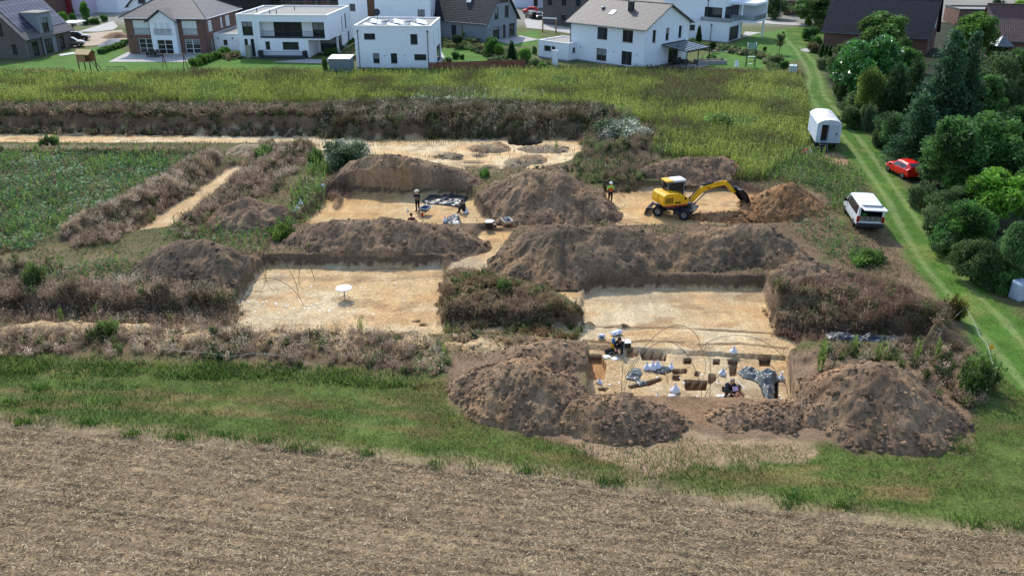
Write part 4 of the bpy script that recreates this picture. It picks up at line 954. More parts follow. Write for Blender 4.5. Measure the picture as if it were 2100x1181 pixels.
for a in [
    ('broad', 'tall dark broadleaf tree at the photo top edge behind the flat garage', 1700, 62, -14, 120, DK, 'tree'), ('broad', 'broad dark tree left of the one behind the flat garage', 1660, 50, -8, 90, (.85, .9, .85), 'tree'),
    ('broad2', 'pale green bushy tree at the top edge left of the brown wall', 1590, 40, -12, 60, (1, 1.05, 1), 'tree'), ('yew', 'narrow light green cypress left of the dark gable roof', 1772, 50, -10, 26, (1.2, 1.3, .9), 'tree'),
    ('bush', 'lime green bush at the corner of the dark gable roof', 1760, 62, 34, 34, LI, 'shrub'), ('bush', 'dark round bush at the bend of the grass track', 1660, 84, 50, 40, (.9, 1, 1), 'shrub'), ('bush', 'purple leaved shrub above the dark round bush', 1682, 66, 34, 36, PU, 'shrub'), ('bush', 'small yellowish bush by the stone path end', 1657, 54, 30, 16, YG, 'shrub'),
    ('bush', 'low green bush in front of the flat garage', 1672, 96, 70, 28, (1, 1.1, .9), 'shrub'), ('bush2', 'reddish low bush at the track edge below the flat garage', 1668, 108, 84, 34, PU, 'shrub'),
    ('thuja', 'first small thuja in a row left of the laurel', 1684, 118, 88, 12, (1.1, 1.2, .9), 'thuja'), ('thuja', 'second small thuja in a row left of the laurel', 1692, 121, 90, 12, (1.1, 1.2, .9), 'thuja'), ('thuja', 'third small thuja in a row left of the laurel', 1700, 124, 92, 13, (1.1, 1.2, .9), 'thuja'),
    ('bush2', 'grey lavender like bush at the foot of the thuja row', 1690, 142, 112, 46, GYt, 'shrub'), ('broad2', 'loose olive green tree right of the flat garage', 1735, 128, 78, 62, (1.1, 1.05, .8), 'tree'),
    ('broad', 'rounded tree in front of the dark gable roof', 1800, 120, 24, 112, (1.05, 1.05, .85), 'tree'), ('laurel', 'huge glossy laurel bush with shining leaves at the track bend', 1778, 205, 66, 150, (1.1, 1.25, 1), 'laurel'),
    ('yew', 'bright pointed cypress right of the glossy laurel', 1842, 150, 74, 50, (1.25, 1.3, .8), 'tree'), ('broad2', 'golden juniper between laurel and yews', 1778, 255, 128, 66, YG, 'shrub'), ('yew', 'dark upright yew right of the golden juniper', 1822, 262, 128, 62, DK, 'tree'), ('yew', 'second dark yew against the tall spruce', 1856, 256, 116, 50, (.8, .85, .75), 'tree'),
    ('bush', 'yellow green bush below the red porch roof', 1876, 150, 106, 36, YG, 'shrub'), ('conifer', 'tall dark spruce with two hanging tops, left one', 1908, 320, 56, 150, (.85, .95, 1), 'spruce'), ('conifer', 'tall dark spruce with two hanging tops, right one', 1948, 318, 60, 120, (.75, .85, .85), 'spruce'),
    ('conifer', 'low spreading conifer with feathery branches below the tall spruce', 1868, 340, 190, 120, (.95, 1.1, 1.05), 'conifer'), ('broad', 'round dense tree beside the dark red tiled roof', 1986, 125, 24, 96, (1.1, 1.1, .75), 'tree'),
    ('yew', 'blue green pointed conifer at the top right', 2032, 66, -8, 36, (.6, .85, .95), 'conifer'), ('bush', 'yellow shrub in the top right corner', 2092, 30, -4, 36, (2.2, 1.9, .7), 'shrub'),
    ('broad2', 'greyish apple like tree right of the tall spruce', 2015, 255, 98, 130, (1.05, 1, .95), 'tree'), ('broad', 'dark tree at the right edge below the pavilion roof', 2085, 245, 92, 110, DK, 'tree'), ('bush', 'green hedge bush beside the pavilion roof', 2042, 120, 84, 60, (.9, 1, .8), 'shrub'), ('bush2', 'grey bush right of the pavilion roof', 2088, 110, 82, 40, GYt, 'shrub'),
    ('broad', 'dark tree at the right edge above the yellow green shrubs', 2080, 350, 215, 110, (.65, .75, .7), 'tree'), ('bush', 'yellow green ball shrub at the far right', 2042, 285, 243, 46, YG, 'shrub'), ('bush', 'glossy low shrub at the right edge', 2090, 275, 232, 60, (1, 1.2, .9), 'shrub'),
    ('bush2', 'silvery bush at the track edge beside the trailer', 1776, 268, 205, 40, (1.1, 1.2, 1.2), 'shrub'), ('bush2', 'dark bramble at the track edge above the trailer', 1748, 250, 208, 50, (.9, .85, .75), 'shrub'), ('bush2', 'low scrub along the track edge below the laurel', 1722, 205, 160, 40, (.85, .85, .75), 'shrub'), ('bush2', 'low scrub right of the parked trailer', 1805, 300, 255, 55, (.85, .9, .8), 'shrub'),
    ('broad2', 'leafy hazel beside the red car, left', 1836, 316, 228, 76, (.9, 1.1, .95), 'tree'), ('broad', 'dark maple overhanging the red car', 1946, 402, 236, 150, (.8, .95, .9), 'tree'), ('broad', 'dark round tree behind the maple', 2010, 400, 230, 140, (.8, .95, .8), 'tree'),
    ('bush2', 'ivy covered mound below the red car, upper', 1885, 425, 365, 70, (1, 1.05, .95), 'shrub'), ('bush2', 'ivy covered mound below the red car, lower', 1918, 480, 410, 80, (1, 1.1, .95), 'shrub'), ('broad', 'bright lime green shrub at the right', 2030, 470, 348, 140, (1.5, 1.7, .7), 'shrub'), ('bush', 'golden shrub above the lime green one', 1990, 400, 340, 70, YG, 'shrub'),
    ('broad', 'dark elder between the lime green shrub and the track', 1975, 520, 410, 110, (.75, .95, .7), 'shrub'), ('broad2', 'olive weedy bush over the track edge', 1990, 575, 480, 100, (.9, .9, .7), 'shrub'), ('broad2', 'green elder at the right edge above the wrapped bale', 2070, 585, 440, 110, (.9, 1.1, .9), 'shrub'), ('bush', 'dark bush left of the wrapped bale', 2052, 600, 545, 60, (.8, .95, .8), 'shrub'), ('bush', 'fern like bush at the track edge', 1935, 515, 455, 70, (.95, 1.2, 1.05), 'shrub'),
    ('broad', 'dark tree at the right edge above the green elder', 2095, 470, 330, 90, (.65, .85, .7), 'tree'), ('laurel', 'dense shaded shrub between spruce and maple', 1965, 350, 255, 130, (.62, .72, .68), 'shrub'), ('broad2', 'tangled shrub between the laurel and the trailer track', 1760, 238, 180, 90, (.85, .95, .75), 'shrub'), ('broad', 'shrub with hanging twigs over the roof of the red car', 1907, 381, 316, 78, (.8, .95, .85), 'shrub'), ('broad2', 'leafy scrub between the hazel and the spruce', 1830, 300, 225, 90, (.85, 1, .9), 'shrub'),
    ('broad2', 'olive shrub filling the gap below the maple', 1945, 455, 375, 100, (.9, 1, .8), 'shrub'), ('broad', 'shrub filling the gap behind the lime green one', 2070, 420, 300, 120, (.7, .85, .7), 'shrub'), ('broad2', 'low scrub along the track below the ivy mound', 1945, 525, 470, 80, (.9, 1.05, .85), 'shrub'), ('broad2', 'low scrub in front of the green elder', 2035, 590, 525, 90, (.8, .95, .75), 'shrub'),
    ('broad', 'tree between the apple like tree and the spruce', 1985, 290, 150, 110, (.8, .9, .75), 'tree'), ('broad2', 'shrub at the foot of the spruce toward the track', 1862, 318, 265, 80, (.8, .95, .85), 'shrub'), ('broad2', 'shrub left of the golden juniper at the track', 1745, 262, 215, 60, (.95, 1, .85), 'shrub'), ('broad', 'tree right of the rounded tree before the gable', 1850, 190, 95, 80, (.85, .95, .75), 'tree'), ('broad2', 'shrub between the flat garage and the laurel', 1725, 165, 110, 70, (.95, 1, .8), 'shrub'),
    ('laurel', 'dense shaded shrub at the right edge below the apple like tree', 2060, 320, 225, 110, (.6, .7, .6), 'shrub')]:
    k, lab, px, b, t, wp, ti, ct = a
    plant(k, lab, ct, px, b, t, wp, ti, TG, 'tree' if ct in ('tree', 'spruce', 'conifer') else 'shrub')
for a in [
    ('ball', 'clipped ball tree beside the grey gable house', 938, 100, 72, 22, (.8, .9, .8), 'tree'), ('bush', 'dark round bush pair in the small lawn, left', 934, 121, 104, 20, (.8, .95, .8), 'shrub'), ('bush', 'small dark round bush right of the round bush', 948, 122, 110, 12, (.8, .95, .8), 'shrub'),
    ('bush2', 'yellow green bush under the clipped ball tree', 950, 96, 82, 30, YG, 'shrub'), ('bush2', 'reddish brown shrub in the curved bed', 980, 106, 90, 24, (1.3, .95, .9), 'shrub'), ('sapling', 'feathery pale shrub against the grey gable wall', 950, 86, 58, 16, (1, 1.15, 1.15), 'small tree'),
    ('bush', 'tall green shrub in front of the grey gable house', 1008, 116, 70, 34, (.9, 1, .9), 'shrub'), ('bush', 'yellowish tall shrub right of the small lawn', 1022, 118, 86, 26, (1.4, 1.35, .7), 'shrub'), ('thuja', 'blue green column juniper in the shrub row', 1049, 128, 84, 22, (.75, 1, 1.1), 'shrub'), ('bush', 'pale variegated shrub left of the low annex', 1076, 132, 92, 32, (1.9, 1.8, 1.3), 'shrub'),
    ('bush2', 'low green shrub behind the brown fence', 1012, 128, 116, 40, (1, 1.05, .9), 'shrub'), ('bush2', 'low green shrub above the end of the brown fence', 1098, 138, 118, 26, (1.1, 1.3, .9), 'shrub'), ('bush', 'bright green plant right of the brown fence', 1112, 142, 126, 24, (1.3, 1.5, .9), 'shrub'), ('bush2', 'silver bush beside the garden fence', 921, 128, 116, 20, GYt, 'shrub'),
    ('bush2', 'dark clump of shrubs below the grey gable wall', 915, 92, 80, 26, (.8, .85, .8), 'shrub'), ('bush2', 'low shrubs along the grey gable wall', 968, 88, 76, 40, (.9, .95, .85), 'shrub'), ('bush', 'dark shrub left of the low annex', 1096, 112, 92, 12, DK, 'shrub'), ('sapling', 'young tree in front of the white pergola house annex', 1135, 132, 106, 12, (.7, .8, .7), 'small tree'),
    ('thuja', 'pointed conifer beside the modern white house', 1432, 88, 52, 14, (.9, .95, .8), 'conifer'), ('ball', 'small ball tree in the curved bed', 1460, 108, 86, 14, (.9, 1.05, .8), 'tree'), ('bush2', 'grey bush in the curved bed near the conifer', 1420, 90, 76, 18, GYt, 'shrub'), ('bush2', 'low bush in the curved bed, middle', 1490, 104, 92, 26, (.8, .9, .8), 'shrub'), ('bush2', 'small pale bush in the curved bed', 1508, 104, 92, 10, GYt, 'shrub'), ('bush2', 'dark bush at the right of the curved bed', 1555, 114, 103, 8, DK, 'shrub'),
    ('bush', 'dark bush in the raised stone bed', 1458, 125, 110, 24, (.7, .9, .75), 'shrub'), ('bush2', 'lavender bush at the end of the raised stone bed', 1480, 130, 118, 14, (1.1, .95, 1.2), 'shrub'), ('sapling', 'sparse young tree standing in the lawn by the track', 1597, 112, 58, 28, (.95, .85, .7), 'small tree'),
    ('bush2', 'grey green shrub group at the end of the curved bed', 1592, 132, 108, 40, GYt, 'shrub'), ('bush', 'shrub beside the white water tank', 1606, 148, 120, 22, (.9, .95, .85), 'shrub'), ('bush2', 'low pale shrub left of the white water tank', 1588, 148, 136, 26, (1.3, 1.35, 1.1), 'shrub'), ('bush', 'small dark shrub beside the ladder tower', 1568, 106, 94, 9, DK, 'shrub'),
    ('bush', 'dark conifer bush at the fence corner by the shed', 668, 152, 114, 13, (.75, .9, .7), 'shrub'), ('bush2', 'flowering bush left of the white balcony house', 480, 118, 102, 22, (1.5, 1.3, 1), 'shrub'), ('bush2', 'small red brown bush left of the white balcony house', 462, 116, 106, 16, (1.4, .9, .9), 'shrub'),
    ('broad', 'green tree between the far houses at top left', 178, 48, 2, 20, (1.1, 1.3, .9), 'tree'), ('bush', 'round green bush behind the solar roof', 152, 52, 24, 16, (.75, .9, .8), 'shrub'), ('bush', 'light green bush behind the solar roof', 133, 52, 20, 20, (1.4, 1.5, .8), 'shrub'), ('bush', 'dark palm like bush at top left', 148, 30, 6, 18, (.9, 1.1, .7), 'shrub'),
    ('bush', 'green hedge bush in front of the far white gable', 195, 50, 34, 26, (1, 1.2, .8), 'shrub'), ('bush', 'dark hedge bush left of the far driveway', 178, 52, 34, 14, (.6, .75, .6), 'shrub'), ('bush', 'hedge bush beside the far driveway', 214, 45, 28, 18, (.9, 1.1, .75), 'shrub'),
    ('bush', 'tree like bush between the two rows of houses', 860, 32, 14, 16, (1.1, 1.2, .9), 'shrub'), ('bush2', 'low bush right of the modern flat house roof', 885, 40, 30, 20, (1, 1.1, .8), 'shrub'), ('sapling', 'lone thin sapling on the left lawn', 207, 110, 96, 7, (.7, .8, .7), 'small tree')]:
    k, lab, px, b, t, wp, ti, ct = a
    plant(k, lab, ct, px, b, t, wp, ti, SG, 'tree' if 'tree' in ct or ct == 'conifer' else 'shrub')
# hedges: rows of young plants, each hedge one thing
def hedge(label, p0, p1, top, wpx, n, tint, group='hedges in the gardens'):
    x0, y0 = at(*p0); x1, y1 = at(*p1)
    o = thing('hedge', label, 'hedge', (x0, y0, gz(x0, y0) - .03), math.atan2(y1 - y0, x1 - x0), group)
    L = math.hypot(x1 - x0, y1 - y0); h = max(.5, height_for(x0, y0, top)); cr, tr, ph, pw, mat = PROTO['bush']
    wd = wpx / FPX * depth_at(x0, y0)
    for k in range(n):
        c = link_mesh('foliage', cr, None, o); c.location = (L * (k + .5) / n, random.uniform(-.1, .1), 0); c.rotation_euler = (0, 0, random.uniform(0, 6))
        s = L / n * 1.35 / pw; c.scale = (s, max(s * .8, wd / pw), h / ph * random.uniform(.85, 1.15)); c.color = (*tint, 1)
hedge('young hedge of yellow green plants between the two lawns', (395, 140), (465, 112), 118, 16, 9, (1.35, 1.3, .75))
hedge('low shaggy hedge left of the brick house terrace', (205, 112), (266, 90), 98, 14, 9, (1.1, 1.2, 1.0))
hedge('dark hedge between the white balcony house and the cube house', (672, 116), (722, 90), 100, 12, 8, (.8, .95, .75))
# bigger weeds one can tell apart on the dig
WG = 'single bushes growing on the dig'
for a in [('flower', 'broad white flowering bush left of the yellow green meadow', 1275, 292, 238, 130, (1.15, 1.15, 1.1)), ('flower', 'round greyish bush with pale flowers above the orange pole', 708, 345, 282, 130, (.95, 1.0, .95)), ('tuft', 'dark green bush at the left of the greyish flowering bush', 645, 335, 304, 34, (.8, .95, .85)),
          ('tuft', 'pale grey green bush between heap and dry weeds', 540, 322, 296, 44, (1.1, 1.25, 1.1)), ('tuft', 'bright rush like tuft below the small brown heap', 574, 486, 456, 50, (1.0, 1.1, .7)), ('tuft', 'green plant on top of the cut bank behind the silver sheet', 992, 362, 344, 24, (1, 1.3, .9)),
          ('tuft', 'dark green bush in the back sandy strip at left', 104, 297, 276, 34, (.75, .9, .85)), ('tuft', 'bright green low bush at the head of the diagonal strip', 418, 310, 298, 22, (1.0, 1.25, .7)), ('tuft', 'dark green bush left of the grey heap', 80, 590, 535, 50, (.8, .9, .75)), ('tuft', 'brown seeded dock stalks beside the track', 1955, 660, 605, 44, (1.1, .75, .6)),
          ('tuft', 'dark green bush at the right end of the lower weeds', 2010, 800, 730, 90, (.75, .9, .7)), ('tuft', 'green plant on the island of dry weeds', 1035, 600, 572, 34, (.75, .85, .65)), ('tuft', 'lush green bush beside the van track', 1770, 535, 508, 70, (.95, 1.2, .8)), ('tuft', 'green bush in the lower left dry weeds', 220, 690, 658, 60, (.8, .9, .65)), ('tuft', 'green bush with pale flowers in the meadow', 1475, 262, 232, 60, (1, 1.2, 1))]:
    k, lab, px, b, t, wp, ti = a
    plant(k, lab, 'bush', px, b, t, wp, ti, WG, 'bush')
# upright green weeds standing singly on bare ground
def weed_mesh(seed):
    g = np.random.default_rng(seed); P = g.normal(0, .10, (7, 3)); P[:, 2] = 0
    V, F, K = spires(P, g.uniform(.7, 1.0, 7), pick([(118, 142, 66), (138, 158, 78)], 7, g), g, 13, .17)
    me = arr_mesh('upright_weed', V, F, K); me.materials.append(M_LEAF); return me
WM = [weed_mesh(k) for k in range(4)]
for k, (px, b, t, z, lab) in enumerate([(742, 680, 648, -.7, 'tall green weed below the round table'), (131, 668, 628, -.7, 'green weed on the sandy strip at lower left'), (200, 645, 622, -.6, 'thin green weed below the dry weed row'), (401, 645, 627, -.7, 'green weed at the right end of the dry weed row'), (634, 512, 500, 0, 'green weed on the edge behind the left trench'),
        (1069, 706, 690, -.7, 'green weed at the foot of the island of dry weeds'), (598, 478, 440, -.3, 'tall green weed at the left corner of the back trench'), (872, 466, 455, -.8, 'small green weed right of the sitting person'), (895, 470, 455, -.8, 'small green weed beside the grey bundle'), (1212, 470, 452, -.6, 'green weed in front of the smooth sided heap'), (1234, 476, 456, -.6, 'yellowish weed right of the smooth sided heap'),
        (265, 272, 250, -.5, 'yellow green weed on the back sandy strip'), (102, 272, 256, -.5, 'weed at the left of the back sandy strip'), (412, 272, 256, -.5, 'weed at the right of the back sandy strip'), (694, 282, 264, -.5, 'bushy green weed at the edge of the back sand'), (803, 284, 268, -.5, 'thin weed at the edge of the back sand'), (1140, 312, 286, -.5, 'thin tall weed at the right of the back sand'),
        (1680, 755, 690, .3, 'tall pale weed left of the dark sheet'), (1752, 725, 685, .3, 'tall weed over the dark sheet'), (1800, 735, 695, .3, 'weed in front of the dark sheet'), (1880, 735, 695, .3, 'weed at the right end of the dark sheet'), (1920, 730, 690, .3, 'weed right of the dark sheet'), (1708, 432, 405, 0, 'bright yellow green weed right of the orange brown heap'), (1732, 436, 412, 0, 'yellow green weed further right of the orange brown heap')]):
    x, y = at(px, b, z); zg = max(gz(x, y), heap_top(x, y))
    o = link_mesh('upright_weed', WM[k % 4]); o.location = (x, y, zg - .02); h = max(.35, height_for(x, y, t) - zg); o.scale = (max(.7, h * .8),) * 2 + (h,); o.rotation_euler = (0, 0, k); tag(o, lab, 'weed', 'single upright weeds')

# ------------------------------------------------------------------ houses
SIDES = {'front': lambda W, D: T(0, 0, 0), 'right': lambda W, D: T(W, 0, 0, 0, 0, rad(90)), 'back': lambda W, D: T(W, D, 0, 0, 0, rad(180)), 'left': lambda W, D: T(0, D, 0, 0, 0, rad(-90))}
def panel(m, x0, x1, z0, z1, ops=(), r=.16):
    """wall face at local y=0 with real openings and reveals"""
    xs = sorted({x0, x1, *[o[0] for o in ops], *[o[1] for o in ops]}); zs = sorted({z0, z1, *[o[2] for o in ops], *[o[3] for o in ops]})
    for xa, xb in zip(xs[:-1], xs[1:]):
        for za, zb in zip(zs[:-1], zs[1:]):
            cx, cz = (xa + xb) / 2, (za + zb) / 2
            if any(o[0] < cx < o[1] and o[2] < cz < o[3] for o in ops): continue
            m.quad((xa, 0, za), (xb, 0, za), (xb, 0, zb), (xa, 0, zb))
    for o in ops:
        a, b, c, d = o[:4]; q = o[4] if len(o) > 4 and isinstance(o[4], float) else r
        m.quad((a, 0, c), (a, 0, d), (a, q, d), (a, q, c)); m.quad((b, 0, c), (b, q, c), (b, q, d), (b, 0, d))
        m.quad((a, 0, c), (a, q, c), (b, q, c), (b, 0, c)); m.quad((a, 0, d), (b, 0, d), (b, q, d), (a, q, d))
WN = [0]; M_BLIND = flat('grey_blind', C(120, 124, 128), .6, var=.1)
def window(t, M, o, frame=None, n=2, r=.16, glass=None, bars=0, name='window', sill=True):
    a, b, c, d = o[:4]
    frame = frame or M_DFRAME
    f = MB(); f.M = M
    w_ = .07
    f.box(a, a + w_, r - .05, r + .03, c, d); f.box(b - w_, b, r - .05, r + .03, c, d)
    f.box(a + w_, b - w_, r - .05, r + .03, c, c + w_); f.box(a + w_, b - w_, r - .05, r + .03, d - w_, d)
    for k in range(1, n):
        x = a + (b - a) * k / n; f.box(x - .045, x + .045, r - .047, r + .028, c + w_, d - w_)
    for k in range(1, bars + 1):
        z = c + (d - c) * k / (bars + 1); f.box(a + w_, b - w_, r - .03, r + .025, z - .025, z + .025)
    if sill and c > .3: f.box(a - .05, b + .05, -.05, r - .055, c - .04, c - .004)
    fo = f.build(name, frame, t)
    g = MB(); g.M = M; g.box(a + w_ * .5, b - w_ * .5, r - .012, r + .012, c + w_ * .5, d - w_ * .5)
    g.build('pane', glass or M_GLASS, fo)
    WN[0] += 1
    if glass is None and d - c > .9 and WN[0] % 3 == 0:
        q = MB(); q.M = M; q.box(a + w_ * 1.1, b - w_ * 1.1, r - .027, r - .014, d - (d - c) * (.25 + .1 * (WN[0] % 4)), d - w_ * 1.1); q.build('blind', M_BLIND, fo)
def wall(t, mat, W, D, H, ops=None, base=0.0, sides=('front', 'right', 'back', 'left'), gable=None, frame=None, z0=0.0, off=(0, 0), nm=None, r=.16, top=True, roofz=None, glass=None, name='wall'):
    """four walls with openings; ops = {side: [(x0, x1, z0, z1), ...]}"""
    m = MB(); ops = ops or {}
    for s in sides:
        M = T(*off) @ SIDES[s](W, D); m.M = M
        L = W if s in ('front', 'back') else D
        panel(m, 0, L, z0, H, ops.get(s, ()), r)
        if gable and s in gable:
            zr = gable[s]; m.add([(0, 0, H), (L, 0, H), (L / 2, 0, zr)], [(0, 1, 2)])
    m.M = T(*off)
    if top: m.quad((0, 0, H), (W, 0, H), (W, D, H), (0, D, H))
    if z0 > 0: m.quad((0, 0, z0), (0, D, z0), (W, D, z0), (W, 0, z0))
    o = m.build(name, mat, t)
    for s in sides:
        M = T(*off) @ SIDES[s](W, D)
        for q in ops.get(s, ()):
            k = q[4] if len(q) > 4 and isinstance(q[4], dict) else {}
            if k.get('skip'): continue
            kk = dict(frame=frame, r=r, n=2 if q[1] - q[0] > 1.1 else 1, glass=glass); kk.update(k)
            window(t, M, q, **kk)
    return o
def gable_roof(t, mat, W, D, H, zr, ov=.5, th=.18, off=(0, 0), edge=None, oveave=.5):
    """ridge along x"""
    m = MB(); m.M = T(*off); sl = (zr - H) / (D / 2); ze = H - sl * oveave
    for s in (0, 1):
        y0 = -oveave if s == 0 else D + oveave
        a = [(-ov, y0, ze), (W + ov, y0, ze), (W + ov, D / 2, zr), (-ov, D / 2, zr)]
        if s: a = [a[1], a[0], a[3], a[2]]
        up = [(x, y, z + th + .04) for x, y, z in a]; lo = [(x, y, z + .03) for x, y, z in a]
        m.add(lo + up, [(3, 2, 1, 0), (4, 5, 6, 7), (0, 1, 5, 4), (1, 2, 6, 5), (3, 0, 4, 7)])
    o = m.build('roof', mat, t)
    e = MB(); e.M = T(*off)
    e.tube([(-ov, D / 2, zr + th + .04), (W + ov, D / 2, zr + th + .04)], .11, 6)
    e.build('ridge', mat, o)
    for y in (-oveave - .09, D + oveave + .09): g = MB(); g.M = T(*off); g.tube([(-ov, y, ze + .1), (W + ov, y, ze + .1)], .075, 6); g.build('gutter', edge or M_ZINC, o)
    return o
def hip_roof(t, mat, W, D, H, zr, ov=.6, rid=3.0, th=.16):
    m = MB(); x0, x1, y0, y1 = -ov, W + ov, -ov, D + ov; ra, rb = (W - rid) / 2, (W + rid) / 2; yc = D / 2; z = H + .02
    R = [(ra, yc, zr), (rb, yc, zr)]; E = [(x0, y0, z), (x1, y0, z), (x1, y1, z), (x0, y1, z)]
    up = [(p[0], p[1], p[2] + th) for p in E + R]; v = E + up
    m.add(v, [(3, 2, 1, 0), (4, 5, 9, 8), (5, 6, 9), (6, 7, 8, 9), (7, 4, 8), (0, 1, 5, 4), (1, 2, 6, 5), (2, 3, 7, 6), (3, 0, 4, 7)])
    o = m.build('roof', mat, t)
    e = MB()
    for a, b in ((0, 4), (1, 5), (2, 5), (3, 4), (4, 5)): e.tube([up[a], up[b]], .1, 6)
    e.build('ridge', M_TDARK, o)
    g = MB()
    P = [(x0 - .07, y0 - .07, z + .08), (x1 + .07, y0 - .07, z + .08), (x1 + .07, y1 + .07, z + .08), (x0 - .07, y1 + .07, z + .08)]
    for i in range(4): g.tube([P[i], P[(i + 1) % 4]], .07, 6)
    g.build('gutter', M_WFRAME, o)
    return o
def flat_roof(t, W, D, H, off=(0, 0), par=.35, mat=None, cap=None, ov=.03):
    """sunk flat roof with a coped parapet"""
    m = MB(); m.M = T(*off); m.box(.28, W - .28, .28, D - .28, H + .004, H + .05); o = m.build('roof', mat or M_BITU, t)
    c = MB(); c.M = T(*off)
    for b in ((-ov, W + ov, -ov, .3), (-ov, W + ov, D - .3, D + ov), (-ov, .3, .303, D - .303), (W - .3, W + ov, .303, D - .303)): c.box(b[0], b[1], b[2], b[3], H + .006, H + par)
    c.build('parapet', cap or M_CAP, o)
    return o
def downpipe(t, x, y, z, mat=None, name='downpipe'):
    m = MB(); m.tube([(x, y, 0), (x, y, z - .25)], .055, 8); m.cbox(x - .12, x + .12, y - .1, y + .1, z - .3, z, .03); m.build(name, mat or M_ZINC, t)
def rail(t, x0, x1, y, z, h=.95, step=.12, mat=None, M=None, name='railing'):
    m = MB(); m.M = M or Matrix.Identity(4)
    m.box(x0, x1, y - .025, y + .025, z + h - .04, z + h); m.box(x0, x1, y - .02, y + .02, z, z + .03)
    n = int((x1 - x0) / step)
    for k in range(n + 1): x = x0 + (x1 - x0) * k / n; m.box(x - .01, x + .01, y - .01, y + .01, z + .031, z + h - .041)
    return m.build(name, mat or M_ANTH, t)
HG = 'detached houses beyond the meadow'
def plinth(t, W, D, off=(0, 0), h=.3, mat=None):
    m = MB(); m.M = T(*off); m.box(-.02, W + .02, -.02, D + .02, -.3, h); return m.build('plinth', mat or M_ANTH, t)

# white tall gable house with pergola
t = thing('house', 'tall white gabled house with pale tiled roof and glass pergola', 'house', (9.1, 134.5, 0), rad(-43), HG)
wall(t, M_WHITE, 14, 12, 5.75, {'front': [(5.3, 7.2, 3.6, 5.35), (10.0, 11.9, 3.6, 5.35), (5.3, 7.2, .45, 2.25), (10.0, 11.9, .3, 2.3)],
     'right': [(2.0, 2.9, 3.6, 5.4), (5.5, 6.4, 3.6, 5.4), (9.0, 9.9, 3.6, 5.4), (6.6, 9.4, .1, 2.3)], 'left': [(3, 4.2, 3.6, 5)]}, gable={'left': 8.6, 'right': 8.6}, frame=M_BFRAME)
plinth(t, 14, 12, h=.18, mat=M_GREYP)
r = gable_roof(t, M_TLIGHT, 14, 12, 5.75, 8.6, .55, .16)
m = MB(); m.box(8.3, 9.0, 3.4, 4.1, 6.9, 8.9); m.cbox(8.2, 9.1, 3.3, 4.2, 8.9, 9.02, .04); m.build('chimney', M_ANTH, r)
m = MB(); m.M = T(5.6, 2.2, 6.98, math.atan2(2.85, 6)); m.box(0, .8, 0, 1.2, .0, .1); m.build('skylight', M_PAPER, r)
m = MB(); m.ball((3.6, 3.5, 7.75), (.3, .4, .22)); m.build('roof_vent', M_STEEL, r)
downpipe(t, .15, -.12, 5.7); downpipe(t, 13.9, 12.15, 5.7)
m = MB()
for x in (2.2, 8.6, 12.8): m.box(x - .05, x + .05, -.09, -.004, 1.95, 2.15)
m.build('wall_lamp', M_STEEL, t)
pg = thing('pergola', 'dark glass roofed pergola on the right of the tall white house', 'pergola', (9.1 + math.cos(rad(-43)) * 14 - math.sin(rad(-43)) * 4.6, 134.5 + math.sin(rad(-43)) * 14 + math.cos(rad(-43)) * 4.6, 0), rad(-43))
m = MB()
for k in range(7):
    y = 6.4 * k / 6; m.add([(0.05, y - .05, 3.0), (4.4, y - .05, 2.45), (4.4, y + .05, 2.45), (0.05, y + .05, 3.0), (0.05, y - .05, 3.14), (4.4, y - .05, 2.59), (4.4, y + .05, 2.59), (0.05, y + .05, 3.14)], [(0, 3, 2, 1), (4, 5, 6, 7), (0, 1, 5, 4), (1, 2, 6, 5), (2, 3, 7, 6), (3, 0, 4, 7)])
m.box(4.405, 4.55, -.05, 6.45, 2.36, 2.6); m.box(.03, .045, -.05, 6.45, 2.95, 3.2); m.build('rafters', M_ANTH, pg)
m = MB(); m.add([(.1, .02, 3.06), (4.4, .02, 2.51), (4.4, 6.38, 2.51), (.1, 6.38, 3.06), (.1, .02, 3.075), (4.4, .02, 2.525), (4.4, 6.38, 2.525), (.1, 6.38, 3.075)], [(0, 3, 2, 1), (4, 5, 6, 7), (0, 1, 5, 4), (1, 2, 6, 5), (2, 3, 7, 6), (3, 0, 4, 7)])
m.build('glass_roof', glass_mat('roof_glass', (.16, .18, .2), .2), pg)
for y in (0.0, 3.2, 6.4):
    m = MB(); m.box(4.42, 4.53, y - .055, y + .055, 0, 2.36); m.build('post', M_ANTH, pg)
an = thing('annex', 'low white garage annex with grey roof left of the tall white house', 'annex', (4.2, 136.2, 0), rad(-43))
wall(an, M_WHITE, 6.2, 6, 2.55, {'front': [(1.2, 2.6, 1.2, 2.0), (2.75, 3.5, 1.4, 2.0)], 'right': [(1.0, 1.7, 1.2, 2.0)]}, frame=M_DFRAME); flat_roof(an, 6.2, 6, 2.55, par=.22); plinth(an, 6.2, 6, h=.2, mat=M_GREYP)
